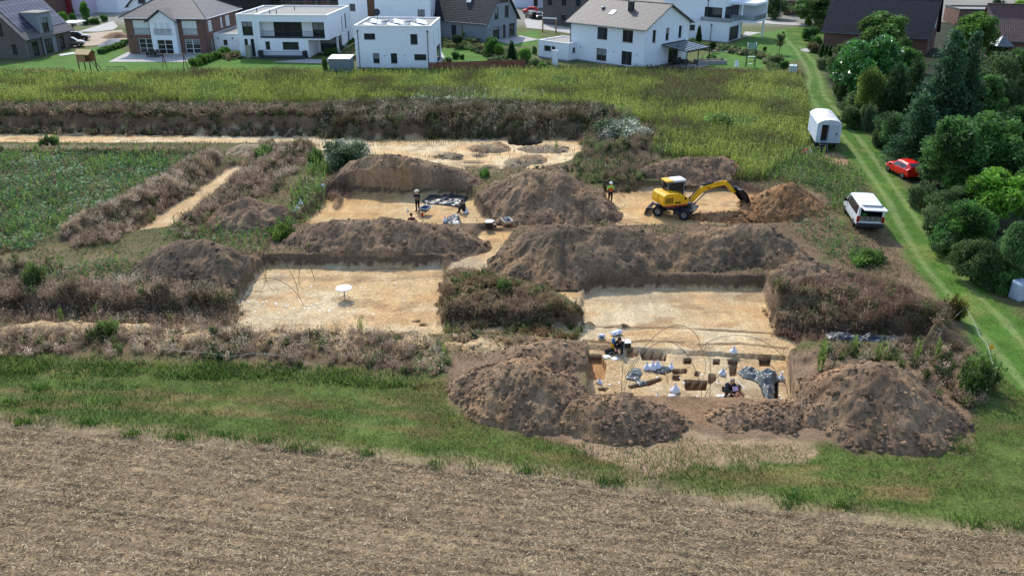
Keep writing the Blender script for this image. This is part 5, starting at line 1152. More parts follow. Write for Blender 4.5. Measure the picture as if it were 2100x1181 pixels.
# white cube house
t = thing('house', 'white cube house with solar panels and a satellite dish on its flat roof', 'house', (-23.15, 126.2, 0), rad(-3), HG)
wall(t, M_WHITE, 11.3, 10.6, 5.85, {'front': [(1.4, 3.05, 4.15, 5.0), (8.25, 9.3, 3.5, 4.95), (2.55, 3.5, .75, 2.2), (5.2, 6.15, .75, 2.2), (8.7, 10.5, 1.25, 2.1)], 'right': [(2.6, 3.1, 3.2, 4.9), (7.6, 8.2, 3.2, 4.9), (5.6, 9.8, .1, 2.4)]})
r = flat_roof(t, 11.3, 10.6, 5.85, par=.3, mat=M_BITU); plinth(t, 11.3, 10.6, h=.1)
downpipe(t, .5, -.1, 5.5); downpipe(t, 10.8, -.1, 5.5)
for k in range(15):
    i, j = k % 5, k // 5
    m = MB(); m.M = T(1.9 + i * 1.75 + (.5 if j == 1 else 0), 1.6 + j * 2.6, 6.05, 0, rad(-12 if i % 2 else 12), 0); m.box(-.8, .8, -1.0, 1.0, 0, .05)
    m.build('solar_panel', flat('solar_panel_sun_glint', C(150, 156, 168), .15, spec=.9, var=.1) if k == 0 else bpy.data.materials['solar_panel_sun_glint'], r)  # pale base colour carries the sun's reflection on the panels
m = MB(); m.tube([(2.2, 6.6, 5.9), (2.2, 6.6, 7.2)], .035); m.lathe([(.0, .0), (.3, .03), (.5, .12), (.51, .14), (.3, .06), (0, .03)], 16); 
m2 = MB(); m2.tube([(2.2, 6.6, 5.9), (2.2, 6.6, 7.1)], .035); m2.M = T(2.2, 6.45, 7.25, rad(75), 0, 0); m2.lathe([(0, 0), (.3, .04), (.52, .14), (.53, .17), (.3, .08), (0, .05)], 18); m2.build('satellite_dish', M_ANTH, r)
m = MB(); [m.box(x, x + .25, -.11, -.004, 1.85, 1.95) for x in (4.2, 7.2)]; m.build('wall_lamp', M_STEEL, t)
# white house with the loggia
t = thing('house', 'white flat roofed house with a long dark loggia on the upper floor', 'house', (-43.7, 136.6, 0), rad(-4), HG)
wall(t, M_WHITE, 3.2, 13, 6.25, {'front': [(.8, 2.5, 3.3, 5.4), (.9, 1.45, .05, 2.75), (1.9, 2.5, .05, 2.75)]}, sides=('front', 'left', 'back'), off=(0, .35))
LOG = (.55, 11.0, 2.95, 5.45, 1.6)
u = wall(t, M_WHITE, 11.6, 14, 6.25, {'front': [(*LOG, {'skip': 1}) if 0 else LOG[:4] + (1.6, )], 'right': [(8.2, 8.8, 3.1, 5.5), (10.3, 11.3, 3.3, 5.6)]} if 0 else {'right': [(8.2, 8.8, 3.1, 5.5), (10.3, 11.3, 3.3, 5.6)]}, sides=('right', 'back', 'left'), z0=2.75, off=(3.2, 0), name='upper_wall')
m = MB(); m.M = T(3.2, 0); panel(m, 0, 11.6, 2.75, 6.25, [(.55, 11.0, 2.95, 5.45, 1.6)])
m.M = T(3.2, 1.6); panel(m, .5, 11.05, 2.9, 5.5, [(2.3, 6.9, 3.0, 5.4), (8.6, 10.6, 3.0, 5.4)]); m.build('wall', M_WHITE, t)
for q, n in (((2.3, 6.9, 3.0, 5.4), 3), ((8.6, 10.6, 3.0, 5.4), 2)): window(t, T(3.2, 1.6), q, n=n)
m = MB(); m.M = T(3.2, 0); m.box(.55, 11.0, .06, 1.58, 2.955, 3.05); m.box(.56, 10.99, .0, .055, 2.953, 3.2); m.build('balcony_floor', M_ANTH, t)
rail(t, 3.8, 14.15, .03, 3.2, .85, .16)
wall(t, M_WHITE, 8.2, 5.2, 2.75, {'front': [(1.2, 1.95, 1.2, 2.45), (4.0, 6.6, 1.2, 2.4)]}, sides=('front', 'right'), off=(3.2, 0), name='lower_wall')
m = MB(); m.M = T(3.2, 5.2); panel(m, 8.2, 11.6, 0, 2.75, [(8.6, 11.3, .1, 2.6)]); m.M = T(14.8, 5.2, 0, 0, 0, rad(90)); panel(m, 0, 8.8, 0, 2.75, [(0.3, 2.6, .1, 2.6), (6.4, 7.6, .1, 2.6)]); m.build('lower_wall', M_WHITE, t)
window(t, T(3.2, 5.2), (8.6, 11.3, .1, 2.6)); window(t, T(14.8, 5.2, 0, 0, 0, rad(90)), (0.3, 2.6, .1, 2.6)); window(t, T(14.8, 5.2, 0, 0, 0, rad(90)), (6.4, 7.6, .1, 2.6), n=1)
r = flat_roof(t, 11.6, 14, 6.25, (3.2, 0), .3); flat_roof(t, 3.19, 13, 6.25, (0, .35), .3)
for x, y in ((1.8, 5), (4.6, 3.2), (5.6, 3.4), (6.8, 9)):
    m = MB(); m.tube([(x, y, 6.3), (x, y, 6.95)], .07, 8); m.build('vent_pipe', M_ANTH, r)
plinth(t, 11.3, 12, (0.05, .4), .25)
m = MB(); m.box(3.6, 11.2, -1.5, -.05, -.1, .35); m.build('light_well', M_ANTH, t); rail(t, 4.2, 10.6, -1.45, .35, .8, .15)
for x in (3.55, 10.7): m = MB(); m.box(x, x + .5, -1.45, -.4, .36, 1.2); m.build('planter', M_BLACK, t)
m = MB(); m.cbox(1.5, 2.35, -1.3, -.5, 0, 2.0, .04); m.build('heat_pump', M_STEEL, t)
# brick villa
t = thing('house', 'brick villa with a hipped grey roof and a white gabled porch', 'house', (-62.9, 140.3, 0), rad(-4.5), HG)
BL_ = dict(frame=M_WFRAME, glass=M_CURT)
wall(t, M_BRICK, 13.4, 14, 5.5, {'front': [(1.3, 4.0, 3.05, 5.2, BL_), (9.5, 12.0, 3.05, 5.2, BL_), (1.8, 4.2, .1, 2.35, dict(frame=M_WFRAME, bars=2, n=2)), (9.6, 12.1, .1, 2.35, dict(frame=M_WFRAME, bars=2, n=2))],
     'right': [(1.2, 2.9, 3.4, 5.1, BL_), (6.2, 7.2, 3.4, 5.1, BL_), (8.4, 10.4, 3.4, 5.1, BL_), (1.2, 2.4, .1, 2.3, dict(frame=M_WFRAME))]})
hip_roof(t, M_TGREY, 13.4, 14, 5.5, 9.1, .6, 2.6)
m = MB(); m.M = T(4.6, -1.0); panel(m, 0, 4.2, 0, 5.3, [(.8, 3.4, .1, 2.35), (.75, 1.35, 3.3, 5.0), (1.75, 2.35, 3.3, 5.0), (2.75, 3.35, 3.3, 5.0)]); m.add([(0, 0, 5.3), (4.2, 0, 5.3), (2.1, 0, 6.75)], [(0, 1, 2)])
m.quad((4.2, 0, 0), (4.2, 1, 0), (4.2, 1, 5.5), (4.2, 0, 5.3)); m.quad((0, 1, 0), (0, 0, 0), (0, 0, 5.3), (0, 1, 5.5)); m.build('porch_wall', M_WHITE, t)
for q, k in (((.8, 3.4, .1, 2.35), dict(n=2, bars=2, frame=M_WFRAME)), ((.75, 1.35, 3.3, 5.0), dict(n=1, **BL_)), ((1.75, 2.35, 3.3, 5.0), dict(n=1, **BL_)), ((2.75, 3.35, 3.3, 5.0), dict(n=1, **BL_))): window(t, T(4.6, -1.0), q, **k)
m = MB()
for s in (0, 1):
    xe = 4.0 if s == 0 else 9.4; a = [(xe, -1.5, 5.0), (6.7, -1.5, 6.9), (6.7, 4.2, 6.9), (xe, 1.2, 5.0)]
    if s == 0: a = [a[0], a[1], a[2], a[3]]
    m.add([(x, y, z + .02) for x, y, z in a] + [(x, y, z + .2) for x, y, z in a], [(0, 1, 2, 3), (7, 6, 5, 4), (0, 4, 5, 1), (3, 2, 6, 7), (0, 3, 7, 4)])
m.build('porch_roof', M_TGREY, t)
rail(t, 5.2, 8.2, -1.12, 3.15, .9, .13); rail(t, 1.3, 4.0, -.06, 3.1, .9, .13); rail(t, 9.5, 12.0, -.06, 3.1, .9, .13)
downpipe(t, 13.25, -.1, 5.4); m = MB(); [m.box(x, x + .18, -.1, -.004, 2.5, 2.7) for x in (.6, 13.0)]; m.build('wall_lamp', M_BLACK, t)
m = MB(); m.tube([(4.2, 5.0, 8.0), (4.2, 5.0, 8.7), (4.4, 5.0, 8.75)], .06); m.build('vent_pipe', M_BLACK, t)
an = thing('annex', 'low white annex with two small windows right of the brick villa', 'annex', (-49.4, 141.9, 0), rad(-4.5))
wall(an, M_WHITE, 5.2, 10, 2.85, {'front': [(1.6, 2.3, 1.1, 1.95, dict(n=2)), (4.1, 4.9, 1.0, 2.0, dict(frame=M_WFRAME, bars=2, glass=M_CURT))]}); flat_roof(an, 5.2, 10, 2.85, par=.12); downpipe(an, 5.1, -.1, 2.7)
m = MB(); [m.box(x, x + .2, -.1, -.004, 2.1, 2.3) for x in (.7, 3.2)]; m.build('wall_lamp', M_BLACK, an)
# grey gable house
t = thing('house', 'grey gabled house with a dark tiled roof and a skylight', 'house', (-14.9, 160.3, 0), rad(-34), HG)
wall(t, M_GREYP, 12.6, 9.6, 3.5, {'front': [(8.0 - 3.4, 5.7, .2, 2.4)], 'right': [(1.8, 3.9, .1, 2.3, dict(n=3)), (5.0, 5.9, .1, 2.4), (7.0, 8.9, .1, 2.4)]}, sides=('front', 'back', 'left', 'right'))
m = MB(); m.M = T(12.6, 0, 0, 0, 0, rad(90)); 
m.add([(0, 0, 3.5), (2.1, 0, 3.5), (2.1, 0, 6.0)], [(0, 1, 2)]); m.add([(7.5, 0, 3.5), (9.6, 0, 3.5), (7.5, 0, 6.0)], [(0, 1, 2)]); panel(m, 2.1, 7.5, 3.5, 6.0, [(2.3, 3.6, 3.6, 5.7), (5.6, 6.9, 3.6, 5.7)])
m.add([(2.1, 0, 6.0), (7.5, 0, 6.0), (4.8, 0, 9.25)], [(0, 1, 2)]); m.build('gable_wall', M_GREYP, t)
for q in ((2.3, 3.6, 3.6, 5.7), (5.6, 6.9, 3.6, 5.7)): window(t, T(12.6, 0, 0, 0, 0, rad(90)), q)
m = MB(); m.M = T(12.63, 0, 0, 0, 0, rad(90)); m.add([(2.9, 0, 6.3), (6.7, 0, 6.3), (4.8, 0, 8.5)], [(0, 1, 2)]); f = m.build('gable_window', M_GLASS, t)
m = MB(); m.M = T(12.64, 0, 0, 0, 0, rad(90)); m.tube([(2.9, 0, 6.3), (6.7, 0, 6.3), (4.8, 0, 8.5), (2.9, 0, 6.3)], .06, 4); m.tube([(4.8, 0, 6.3), (4.8, 0, 8.5)], .05, 4); m.build('frame', M_DFRAME, f)
r = gable_roof(t, M_TDARK, 12.6, 9.6, 3.5, 9.25, .5)
m = MB(); m.M = T(6.6, 2.05, 6.2, math.atan2(5.75, 4.8)); m.box(0, .95, 0, 1.35, 0, .12); m.build('skylight', M_PAPER, r)
downpipe(t, 7.2, -.15, 3.3); m = MB(); m.M = T(12.6, 0, 0, 0, 0, rad(90)); [m.box(x, x + .15, -.1, -.004, 1.9, 2.1) for x in (.8, 4.4)]; m.build('wall_lamp', M_BLACK, t)
# dark brick house with solar roof, far left
t = thing('house', 'dark brick house with a solar roof and grey dormer at the left edge', 'house', (-76.7, 134.6, 0), rad(84), HG)
wall(t, M_GBRICK, 12.3, 9.5, 3.3, {'front': [(1.7, 3.2, .1, 2.3), (4.6, 6.6, .1, 2.4), (8.9, 10.2, .1, 2.3)], 'left': [(4.5, 5.6, 3.5 - .6, 3.25, {'skip': 1}) if 0 else (7.2, 8.0, .6, 2.2)]}, gable={'left': 8.3, 'right': 8.3})
r = gable_roof(t, M_TGREY, 12.3, 9.5, 3.3, 8.3, .45)
m = MB(); m.M = T(0, 0, 3.3) @ T(0, 0, .25, math.atan2(5.0, 4.75))
for k in range(12): m.box(.6 + k * .98, .6 + k * .98 + .95, 3.2, 6.5, 0, .05)
for k in list(range(0, 4)) + list(range(8, 12)): m.box(.6 + k * .98, .6 + k * .98 + .95, .7, 3.15, 0, .05)
m.build('solar_panel', M_SOLAR, r)
m = MB(); m.M = T(0, 0, 0); panel(m, 4.2, 7.7, 0, 6.4, [(5.0, 6.7, 3.4, 5.6)]); 
m.quad((4.2, 4.2, 6.4), (4.2, .0, 6.4), (4.2, 0, 3.3), (4.2, 0.1, 3.3)); m.quad((7.7, 0, 3.3), (7.7, .1, 3.3), (7.7, 4.2, 6.4), (7.7, 0, 6.4)); m.M = T(0, -.25); 
for v in m.v: pass
d_ = m.build('dormer', M_GREYP, t); d_.location = (0, -.2, 0)
window(t, T(0, -.2), (5.0, 6.7, 3.4, 5.6)); m = MB(); m.box(4.1, 7.8, -.5, 3.4, 6.41, 6.55); m.build('dormer_roof', M_BITU, t)
window(t, T(0, -.36), (4.6, 6.6, .1, 2.4)); m = MB(); m.M = SIDES['left'](12.3, 9.5); m.box(5.2, 6.3, -.05, -.003, 3.4, 5.4); m.build('gable_window', M_GLASS, t); downpipe(t, .1, -.12, 3.2, M_STEEL)
# modern white house with balconies
t = thing('house', 'modern white house with roof terrace, balcony and dark garage door', 'house', (38.4, 152.9, 0), rad(-36), HG)
wall(t, M_WHITE, 9, 6.4, 3.0, {'front': [(1.6, 2.6, 1.5, 2.5)], 'right': [(.7, 5.0, .05, 2.5, dict(n=1, glass=M_ANTH, name='garage_door'))]}, off=(-9, 0))
flat_roof(t, 9, 6.4, 3.0, (-9, 0), .25)
wall(t, M_WHITE, 12, 9, 9.2, {'right': [(.4, 7.0, 3.3, 5.6)], 'front': [(8.2, 11.6, 3.3, 5.5)]}, off=(-14, 2.3), name='tower_wall')
m = MB(); m.box(-2, 2.6, 5.2, 11.3, 5.9, 6.3); m.box(-2.0, 2.6, 5.2, 11.3, 2.9, 3.25); m.box(-1.98, 2.6, 11.0, 11.3, 3.26, 5.89); m.build('balcony', M_WHITE, t)
m = MB(); m.box(-2, 2.58, 5.22, 5.26, 3.26, 4.1); m.box(2.54, 2.58, 5.27, 11, 3.26, 4.1); m.box(-5.5, -.1, .2, .24, 3.26, 4.0); m.box(-.14, -.1, .25, 6.2, 3.26, 4.0); m.build('glass_railing', glass_mat('rail_glass', (.2, .23, .25), .05), t)
m = MB(); m.box(2.2, 2.5, 10.6, 10.9, 0, 2.9); m.box(.0, .25, 5.3, 5.55, 3.26, 5.88); m.build('column', M_WHITE, t)
downpipe(t, -3.2, -.1, 2.9); downpipe(t, -5.2, 2.2, 6.8)

# houses further back
def far_house(label, x, y, rz, W, D, H, mat, ops, roof=None, zr=None, rmat=None, group='houses in the row behind', gab=('left', 'right')):
    t = thing('house', label, 'house', (x, y, 0), rad(rz), group)
    wall(t, mat, W, D, H, ops, gable={g: zr for g in gab} if roof == 'gable' else None)
    if roof == 'gable': gable_roof(t, rmat or M_TDARK, W, D, H, zr)
    else: flat_roof(t, W, D, H)
    return t
M_PINK = flat('pink_plaster', C(205, 190, 205), .85, var=.04); M_REDW = flat('red_board', C(120, 40, 42), .8, var=.1); M_DKB = course('black_brick', C(58, 52, 50), C(48, 44, 44), C(66, 60, 58), .24, .075, .01)
m3 = [(1.2, 2.2, 1, 2.2), (4, 5, 1, 2.2), (7, 8, 1, 2.2), (1.2, 2.2, 3.6, 4.9), (4, 5, 3.6, 4.9), (7, 8, 3.6, 4.9)]
t = far_house('white apartment house behind the cube house with a dark balcony', *at(700, 82), -3, 16.5, 9, 9, M_WHITE, {'front': [(14.2, 15.5, 3.4, 5.3), (14.2, 15.5, .3, 2.3), (2, 3, 5, 6.2)], 'right': [(1, 2, 3.4, 5.2), (4, 5, 3.4, 5.2)]})
m = MB(); m.box(5.2, 6.5, -.06, -.003, 0, 8.6); m.build('brown_strip', M_DWOOD, t)
m = MB(); m.box(12.4, 17.6, -1.6, -.01, 2.7, 2.95); m.build('balcony', M_WHITE, t); m = MB(); m.box(12.4, 17.6, -1.6, -1.55, 2.96, 3.9); m.box(17.55, 17.6, -1.54, -.01, 2.96, 3.9); m.build('balustrade', M_BLACK, t)
t = far_house('brick block under scaffolding at the top edge', *at(512, 26), 0, 26, 9, 8, M_BRICK, {'front': [(2 + 4.2 * k, 4 + 4.2 * k, z, z + 1.6) for k in range(6) for z in (1, 4)]})
sc = thing('scaffolding', 'steel scaffolding on the front of the brick block', 'scaffolding', (*at(512, 28), 0)); 
m = MB()
for k in range(11): m.tube([(2.6 * k, 0, 0), (2.6 * k, 0, 8.5)], .05, 5); m.tube([(2.6 * k, -1, 0), (2.6 * k, -1, 8.5)], .05, 5)
for z in (2.2, 4.2, 6.2): m.tube([(0, -1, z + .9), (26, -1, z + .9)], .04, 5); m.tube([(0, -1, z + .45), (26, -1, z + .45)], .04, 5)
m.build('tubes', M_STEEL, sc); m = MB(); [m.box(0, 26, -1.0, 0.0, z, z + .06) for z in (2.2, 4.2, 6.2)]; m.build('deck', M_WOOD, sc)
far_house('dark brick block between villa and brick block', *at(405, 36), -3, 15, 9, 9, M_DKB, {'front': [(2 + 3.5 * k, 3.2 + 3.5 * k, z, z + 1.8) for k in range(4) for z in (.6, 3.6)]})
t = far_house('white gabled house with grey base behind the brick villa', *at(231, 58), -6, 12, 9, 4.2, M_WHITE, {'front': [(3.0, 4.5, 4.0, 4.18, {'skip': 1})] if 0 else []}, 'gable', 8.5, M_TDARK, gab=('left', 'right'))
t.rotation_euler[2] = rad(84); t.location.x += 12.5; t.location.y += 0
wl = MB(); wl.M = SIDES['left'](12, 9); wl.box(2.2, 3.7, -.06, -.004, 4.5, 6.2); wl.box(5.2, 6.7, -.06, -.004, 4.5, 6.2); wl.build('window', M_DFRAME, t); wl = MB(); wl.M = SIDES['left'](12, 9); wl.box(0, 9, -.03, -.002, 1.2, 2.9); wl.build('grey_band', M_ANTH, t)
far_house('pink rendered house at the top left', *at(130, 30), -5, 5.8, 8, 8, M_PINK, {'front': [(2, 3.2, 4.6, 6)]})
far_house('pale house right of the pink one at the top left', *at(176, 26), -5, 8, 8, 8, M_WHITE, {'front': [(2, 3, 3.6, 5), (5, 6, 3.6, 5)]})
far_house('red boarded house at the top left', *at(80, 30), -8, 8, 9, 5, M_REDW, {'front': [(2, 3.2, 1, 2.4), (4.8, 6, 1, 2.4)]}, 'gable', 8.5, M_TGREY)
far_house('house with a plain brown tiled roof in the top left corner', *at(-60, 40), -6, 16, 10, 3.4, M_BRICK, {}, 'gable', 8, M_TDARK)
far_house('grey brick block left of the tall white gabled house', *at(1113, 50), -22, 16, 10, 7.5, M_GBRICK, {'front': [(1, 2, 3.8, 5.4), (4, 5, 3.8, 5.4), (7, 8, 3.8, 5.4), (4, 5, .8, 2.4), (7, 8, .3, 2.4), (10, 11, .3, 2.4)]})
far_house('white house at the top edge behind the parked cars', *at(1052, 16), -6, 14, 9, 7, M_WHITE, {'front': [(2, 3, 3.4, 5), (5, 6, .3, 2.3), (8, 9, 3.4, 5)]})
far_house('grey brick house with a tiled roof left of the grey gable', *at(858, 33), -30, 9, 8, 3.4, M_GBRICK, {'front': [(2, 2.8, .6, 2.2)]}, 'gable', 7, M_TGREY)
far_house('dark modern house behind the grey gable', *at(838, 8), -5, 12, 9, 7, M_DKB, {'front': [(2, 4, 3.6, 5.2), (7, 9, 3.6, 5.2)]})
# houses in the old gardens on the right
OG = 'old houses among the trees'
t = far_house('old house with a large dark tiled roof among the trees', 53.3, 146.7, -32, 16.2, 10, 3.1, M_BRICK, {'right': [(2.2, 3.6, .8, 2.2, BL_)]}, 'gable', 9.4, M_TDARK, OG)
m = MB(); m.M = SIDES['right'](16.2, 10); [m.box(x, x + 1.0, -.06, -.004, 3.6, 5.2) for x in (2.6, 5.6)]; m.build('white_window', M_CURT, t)
m = MB(); m.box(10.5, 13.6, -3.4, -.6, 2.3, 2.42); m.box(10.5, 10.62, -3.38, -3.26, 0, 2.29); m.box(13.48, 13.6, -3.38, -3.26, 0, 2.29); m.build('porch_roof', M_TRED, t)
m = MB(); m.M = T(4.6, 1.0, 3.9, math.atan2(6.3, 5)); m.box(0, 1.0, 0, 1.2, 0, .12); m.build('skylight', M_PAPER, t)
t = far_house('house with a dark red tiled roof at the right edge', 76.6, 137.4, -16, 15, 9, 2.8, M_BRICK, {}, 'gable', 7.4, M_TRED, OG)
t = thing('garage', 'flat roofed dark brick garage behind the track bushes', 'garage', (*at(1688, 96), 0), rad(-22)); wall(t, M_DKB, 7.2, 9, 2.7, {}); flat_roof(t, 7.2, 9, 2.7, par=.12, cap=M_ZINC)
t = thing('garage', 'brown wooden garage with a pale roof edge at the top right', 'garage', (*at(1606, 32), 0), rad(-8)); wall(t, M_DWOOD, 10, 7, 3.2, {}); flat_roof(t, 10, 7, 3.2, par=.3)
t = thing('garage', 'low dark garage between the two old houses', 'garage', (*at(1962, 52), 0), rad(-6)); wall(t, M_BRICK, 10, 8, 2.8, {}); flat_roof(t, 10, 8, 2.8, par=.35, cap=M_ANTH)
t = thing('pavilion', 'small garden pavilion with a grey pyramid roof at the right', 'pavilion', (*at(2046, 122), 0), 0)
m = MB(); m.lathe([(0, 3.6), (1.9, 2.2), (1.9, 2.1), (0, 2.1)], 8, False); m.build('roof', M_ZINC, t)
for k in range(8): m = MB(); a = 6.283 * k / 8 + .39; m.tube([(1.6 * math.cos(a), 1.6 * math.sin(a), 0), (1.6 * math.cos(a), 1.6 * math.sin(a), 2.1)], .06, 6); m.build('post', M_DWOOD, t)

# ------------------------------------------------------------------ paved surfaces round the houses
def sheet(name, pts, mat, lift=.03, z=None):
    P = A(pts); me = bpy.data.meshes.new(name)
    m = MB(); m.prism([(x, y) for x, y in P], -.05, lift + .02); o = m.build(name, mat); tag(o, kind='structure'); return o
sheet('terrace', [(222, 128), (262, 108), (275, 112), (430, 108), (446, 120), (428, 128)], M_PAVE)
sheet('terrace', [(560, 128), (630, 122), (690, 124), (660, 131)], M_PAVE)
sheet('terrace', [(1195, 136), (1262, 138), (1325, 149), (1395, 132), (1455, 134), (1405, 149), (1325, 156), (1255, 146)], M_PAVE)
sheet('terrace', [(880, 100), (900, 98), (912, 118), (905, 130), (880, 132)], M_PAVE)
sheet('terrace', [(1015, 84), (1068, 74), (1105, 82), (1050, 92)], M_PAVE); sheet('terrace', [(1520, 79), (1528, 66), (1562, 68)], M_PAVE, .05)
sheet('driveway', [(160, 66), (232, 44), (242, 56), (232, 62), (200, 66)], M_PAVE); sheet('driveway', [(1075, 42), (1115, 26), (1120, 50), (1190, 62), (1185, 72), (1120, 62), (1080, 58)], M_PAVE, .02)
sheet('road', [(1532, 40), (1660, 50), (1665, 55), (1530, 47)], M_ROAD); sheet('footpath', [(1538, 5), (1543, 5), (1565, 30), (1552, 34)], M_ROAD, .01)
sheet('building_site', [(130, 75), (250, 62), (262, 84), (215, 92), (150, 98)], flat('site_sand', C(168, 150, 128), .9, var=.2, scale=.8)); sheet('stone_path', [(1640, 103), (1652, 100), (1672, 104), (1655, 108)], M_PAVE)

# ------------------------------------------------------------------ vehicles
def wheel(t, x, y, r, w_, side, name='wheel', rimc=None, z=None):
    z = r if z is None else z
    m = MB(); m.M = T(x, y, z, 0, rad(90), 0)
    m.lathe([(r * .62, -w_ / 2), (r * .9, -w_ / 2), (r, -w_ * .36), (r, w_ * .36), (r * .9, w_ / 2), (r * .62, w_ / 2), (r * .62, -w_ / 2)], 22); o = m.build(name, M_RUB, t)
    m = MB(); m.M = T(x, y, z, 0, rad(90), 0); q = w_ / 2 - .02
    m.lathe([(0, -q), (r * .4, -q), (r * .61, -q * .8), (r * .61, q * .8), (r * .4, q), (0, q)], 14); m.build('rim', rimc or M_STEEL, o)
class Body:
    def __init__(s, st): s.st = st
    def at(s, y):
        st = s.st
        for a, b in zip(st[:-1], st[1:]):
            if a[0] <= y <= b[0] + 1e-9:
                k = (y - a[0]) / (b[0] - a[0]); return [a[i] * (1 - k) + b[i] * k for i in range(len(a))]
        return list(st[0] if y < st[0][0] else st[-1])
    def ring(s, q):
        y, zb, zl, zt, hw, ht = q
        h = [(hw * .88, zb), (hw, zb + .16), (hw * 1.01, (zb + zl) / 2), (hw * .985, zl), (ht, zt - .10), (ht - .10, zt - .015), (ht * .5, zt + .015)]
        return [(x, y, z) for x, z in h] + [(-x, y, z) for x, z in reversed(h)]
    def mesh(s, caps=(True, True)):
        m = MB(); R = [s.ring(q) for q in s.st]; n = len(R[0]); v = [p for r in R for p in r]; f = []
        for i in range(len(R) - 1):
            for k in range(n):
                j = (k + 1) % n; f.append((i * n + k, i * n + j, (i + 1) * n + j, (i + 1) * n + k))
        m.add(v, f, False)
        if caps[0]: m.add(R[0], [tuple(range(n))])
        if caps[1]: m.add(R[-1], [tuple(range(n - 1, -1, -1))])
        return m
    def side(s, sg, y, t, off=.012):
        q = s.at(y); hw, ht, zl, zt = q[4] * .985, q[5], q[2], q[3] - .10
        return (sg * (hw + (ht - hw) * t + off), y, zl + (zt - zl) * t)
    def win(s, m, sg, poly):
        v = [s.side(sg, y, t) for y, t in poly]; f = tuple(range(len(v)))
        m.add(v, [f if sg > 0 else f[::-1]])
        w_ = [s.side(sg, y, t, -.02) for y, t in poly]; n = len(v)
        m.add(v + w_, [(i, n + i, n + (i + 1) % n, (i + 1) % n) for i in range(n)])
    def screen(s, m, ya, yb, f=.8):
        a, b = s.at(ya), s.at(yb)
        m.add([(-a[5] * f, ya, a[3] + .03), (a[5] * f, ya, a[3] + .03), (b[5] * f, yb, b[3] + .03), (-b[5] * f, yb, b[3] + .03)], [(0, 1, 2, 3)])
CARG = glass_mat('car_glass', (.015, .018, .02), .06)
def car(name, label, cat_, x, y, rz, st, paint, wins, screens, wr=.33, wy=(-1.3, 1.3), tail=True, group=None, z=0.0):
    b = Body(st); t = thing(name, label, cat_, (x, y, z), rz, group)
    body = b.mesh().build('body', paint, t)
    for sg in (-1, 1):
        for p in wins: m = MB(); b.win(m, sg, p); m.build('window', CARG, t)
    for ya, yb in screens: m = MB(); b.screen(m, ya, yb); m.build('windscreen', CARG, t)
    hw = max(q[4] for q in st)
    for sg in (-1, 1):
        for wy_ in wy:
            wheel(t, sg * (hw - .08), wy_, wr, .2, sg)
        y0, y1 = st[0][0], st[-1][0]
        m = MB(); m.cbox(sg * (hw - .22) - .12, sg * (hw - .22) + .12, y1 - .22, y1 - .01, st[-1][3] - .18, st[-1][3] - .04, .03); m.build('headlight', M_PAPER, t)
        if tail: m = MB(); m.cbox(sg * (hw - .16) - .11, sg * (hw - .16) + .11, y0 - .03, y0 + .12, st[0][2] - .1, st[0][2] + .16, .03); m.build('tail_light', M_TAIL, t)
        m = MB(); q = b.at(.55 * y1); m.cbox(sg * (hw + .11) - .1, sg * (hw + .11) + .1, .42 * y1 - .06, .42 * y1 + .06, q[2] - .02, q[2] + .16, .03); m.build('mirror', M_BLACK, t)
    return t
HATCH = [(-1.75, .45, .85, 1.0, .70, .60), (-1.65, .32, .9, 1.18, .78, .58), (-1.2, .28, .92, 1.42, .83, .60), (-.3, .26, .9, 1.48, .84, .62), (.25, .26, .88, 1.42, .84, .62), (.85, .26, .86, .98, .83, .70), (1.5, .28, .76, .88, .80, .64), (1.75, .38, .6, .68, .66, .5)]
SUV = [(-2.25, .55, .95, 1.05, .78, .68), (-2.1, .36, 1.0, 1.42, .86, .64), (-1.5, .32, 1.02, 1.62, .92, .68), (0, .3, 1.0, 1.66, .93, .7), (.5, .3, .98, 1.58, .93, .7), (1.15, .3, .96, 1.12, .92, .78), (2.0, .32, .88, 1.0, .89, .72), (2.28, .45, .7, .78, .76, .6)]
WH = [[(-1.35, .12), (-.45, .12), (-.45, .9), (-1.1, .9)], [(-.38, .12), (.62, .12), (.2, .9), (-.38, .9)]]
WS = [[(-1.95, .12), (-1.1, .12), (-1.1, .9), (-1.75, .9)], [(-1.02, .12), (-.2, .12), (-.2, .9), (-1.02, .9)], [(-.12, .12), (.9, .12), (.45, .9), (-.12, .9)]]
x, y = at(1852, 362); car('car', 'small red hatchback half hidden under the bushes beside the track', 'car', x + .15, y + .4, rad(9), HATCH, M_REDC, WH, [(.3, .82), (-1.62, -1.25)], .3, (-1.1, 1.1))
PK = 'dark cars at the left building site'
x, y = at(146, 97); car('car', 'black estate car parked nearer to the dark brick house', 'car', x, y, rad(-72), SUV, M_BLKC, WS, [(.55, 1.1), (-2.05, -1.6)], .36, (-1.4, 1.4), group=PK)
x, y = at(158, 84); car('car', 'black car parked further back at the sandy building site', 'car', x, y, rad(-78), SUV, M_BLKC, WS, [(.55, 1.1), (-2.05, -1.6)], .36, (-1.4, 1.4), group=PK)
x, y = at(1091, 38); car('car', 'dark car with red tail lights on the far driveway', 'car', x, y, rad(20), SUV, M_BLKC, WS, [(.55, 1.1), (-2.05, -1.6)], .36, (-1.4, 1.4), group='cars on the far driveway')
x, y = at(1105, 40); car('car', 'dark car facing the camera beside a white post on the far driveway', 'car', x, y, rad(190), HATCH, M_BLKC, WH, [(.3, .82), (-1.62, -1.25)], .3, (-1.1, 1.1), group='cars on the far driveway')
x, y = at(1087, 28); car('car', 'red car behind the dark cars on the far driveway', 'car', x, y, rad(80), HATCH, M_REDC, WH, [(.3, .82), (-1.62, -1.25)], .3, (-1.1, 1.1), group='cars on the far driveway')

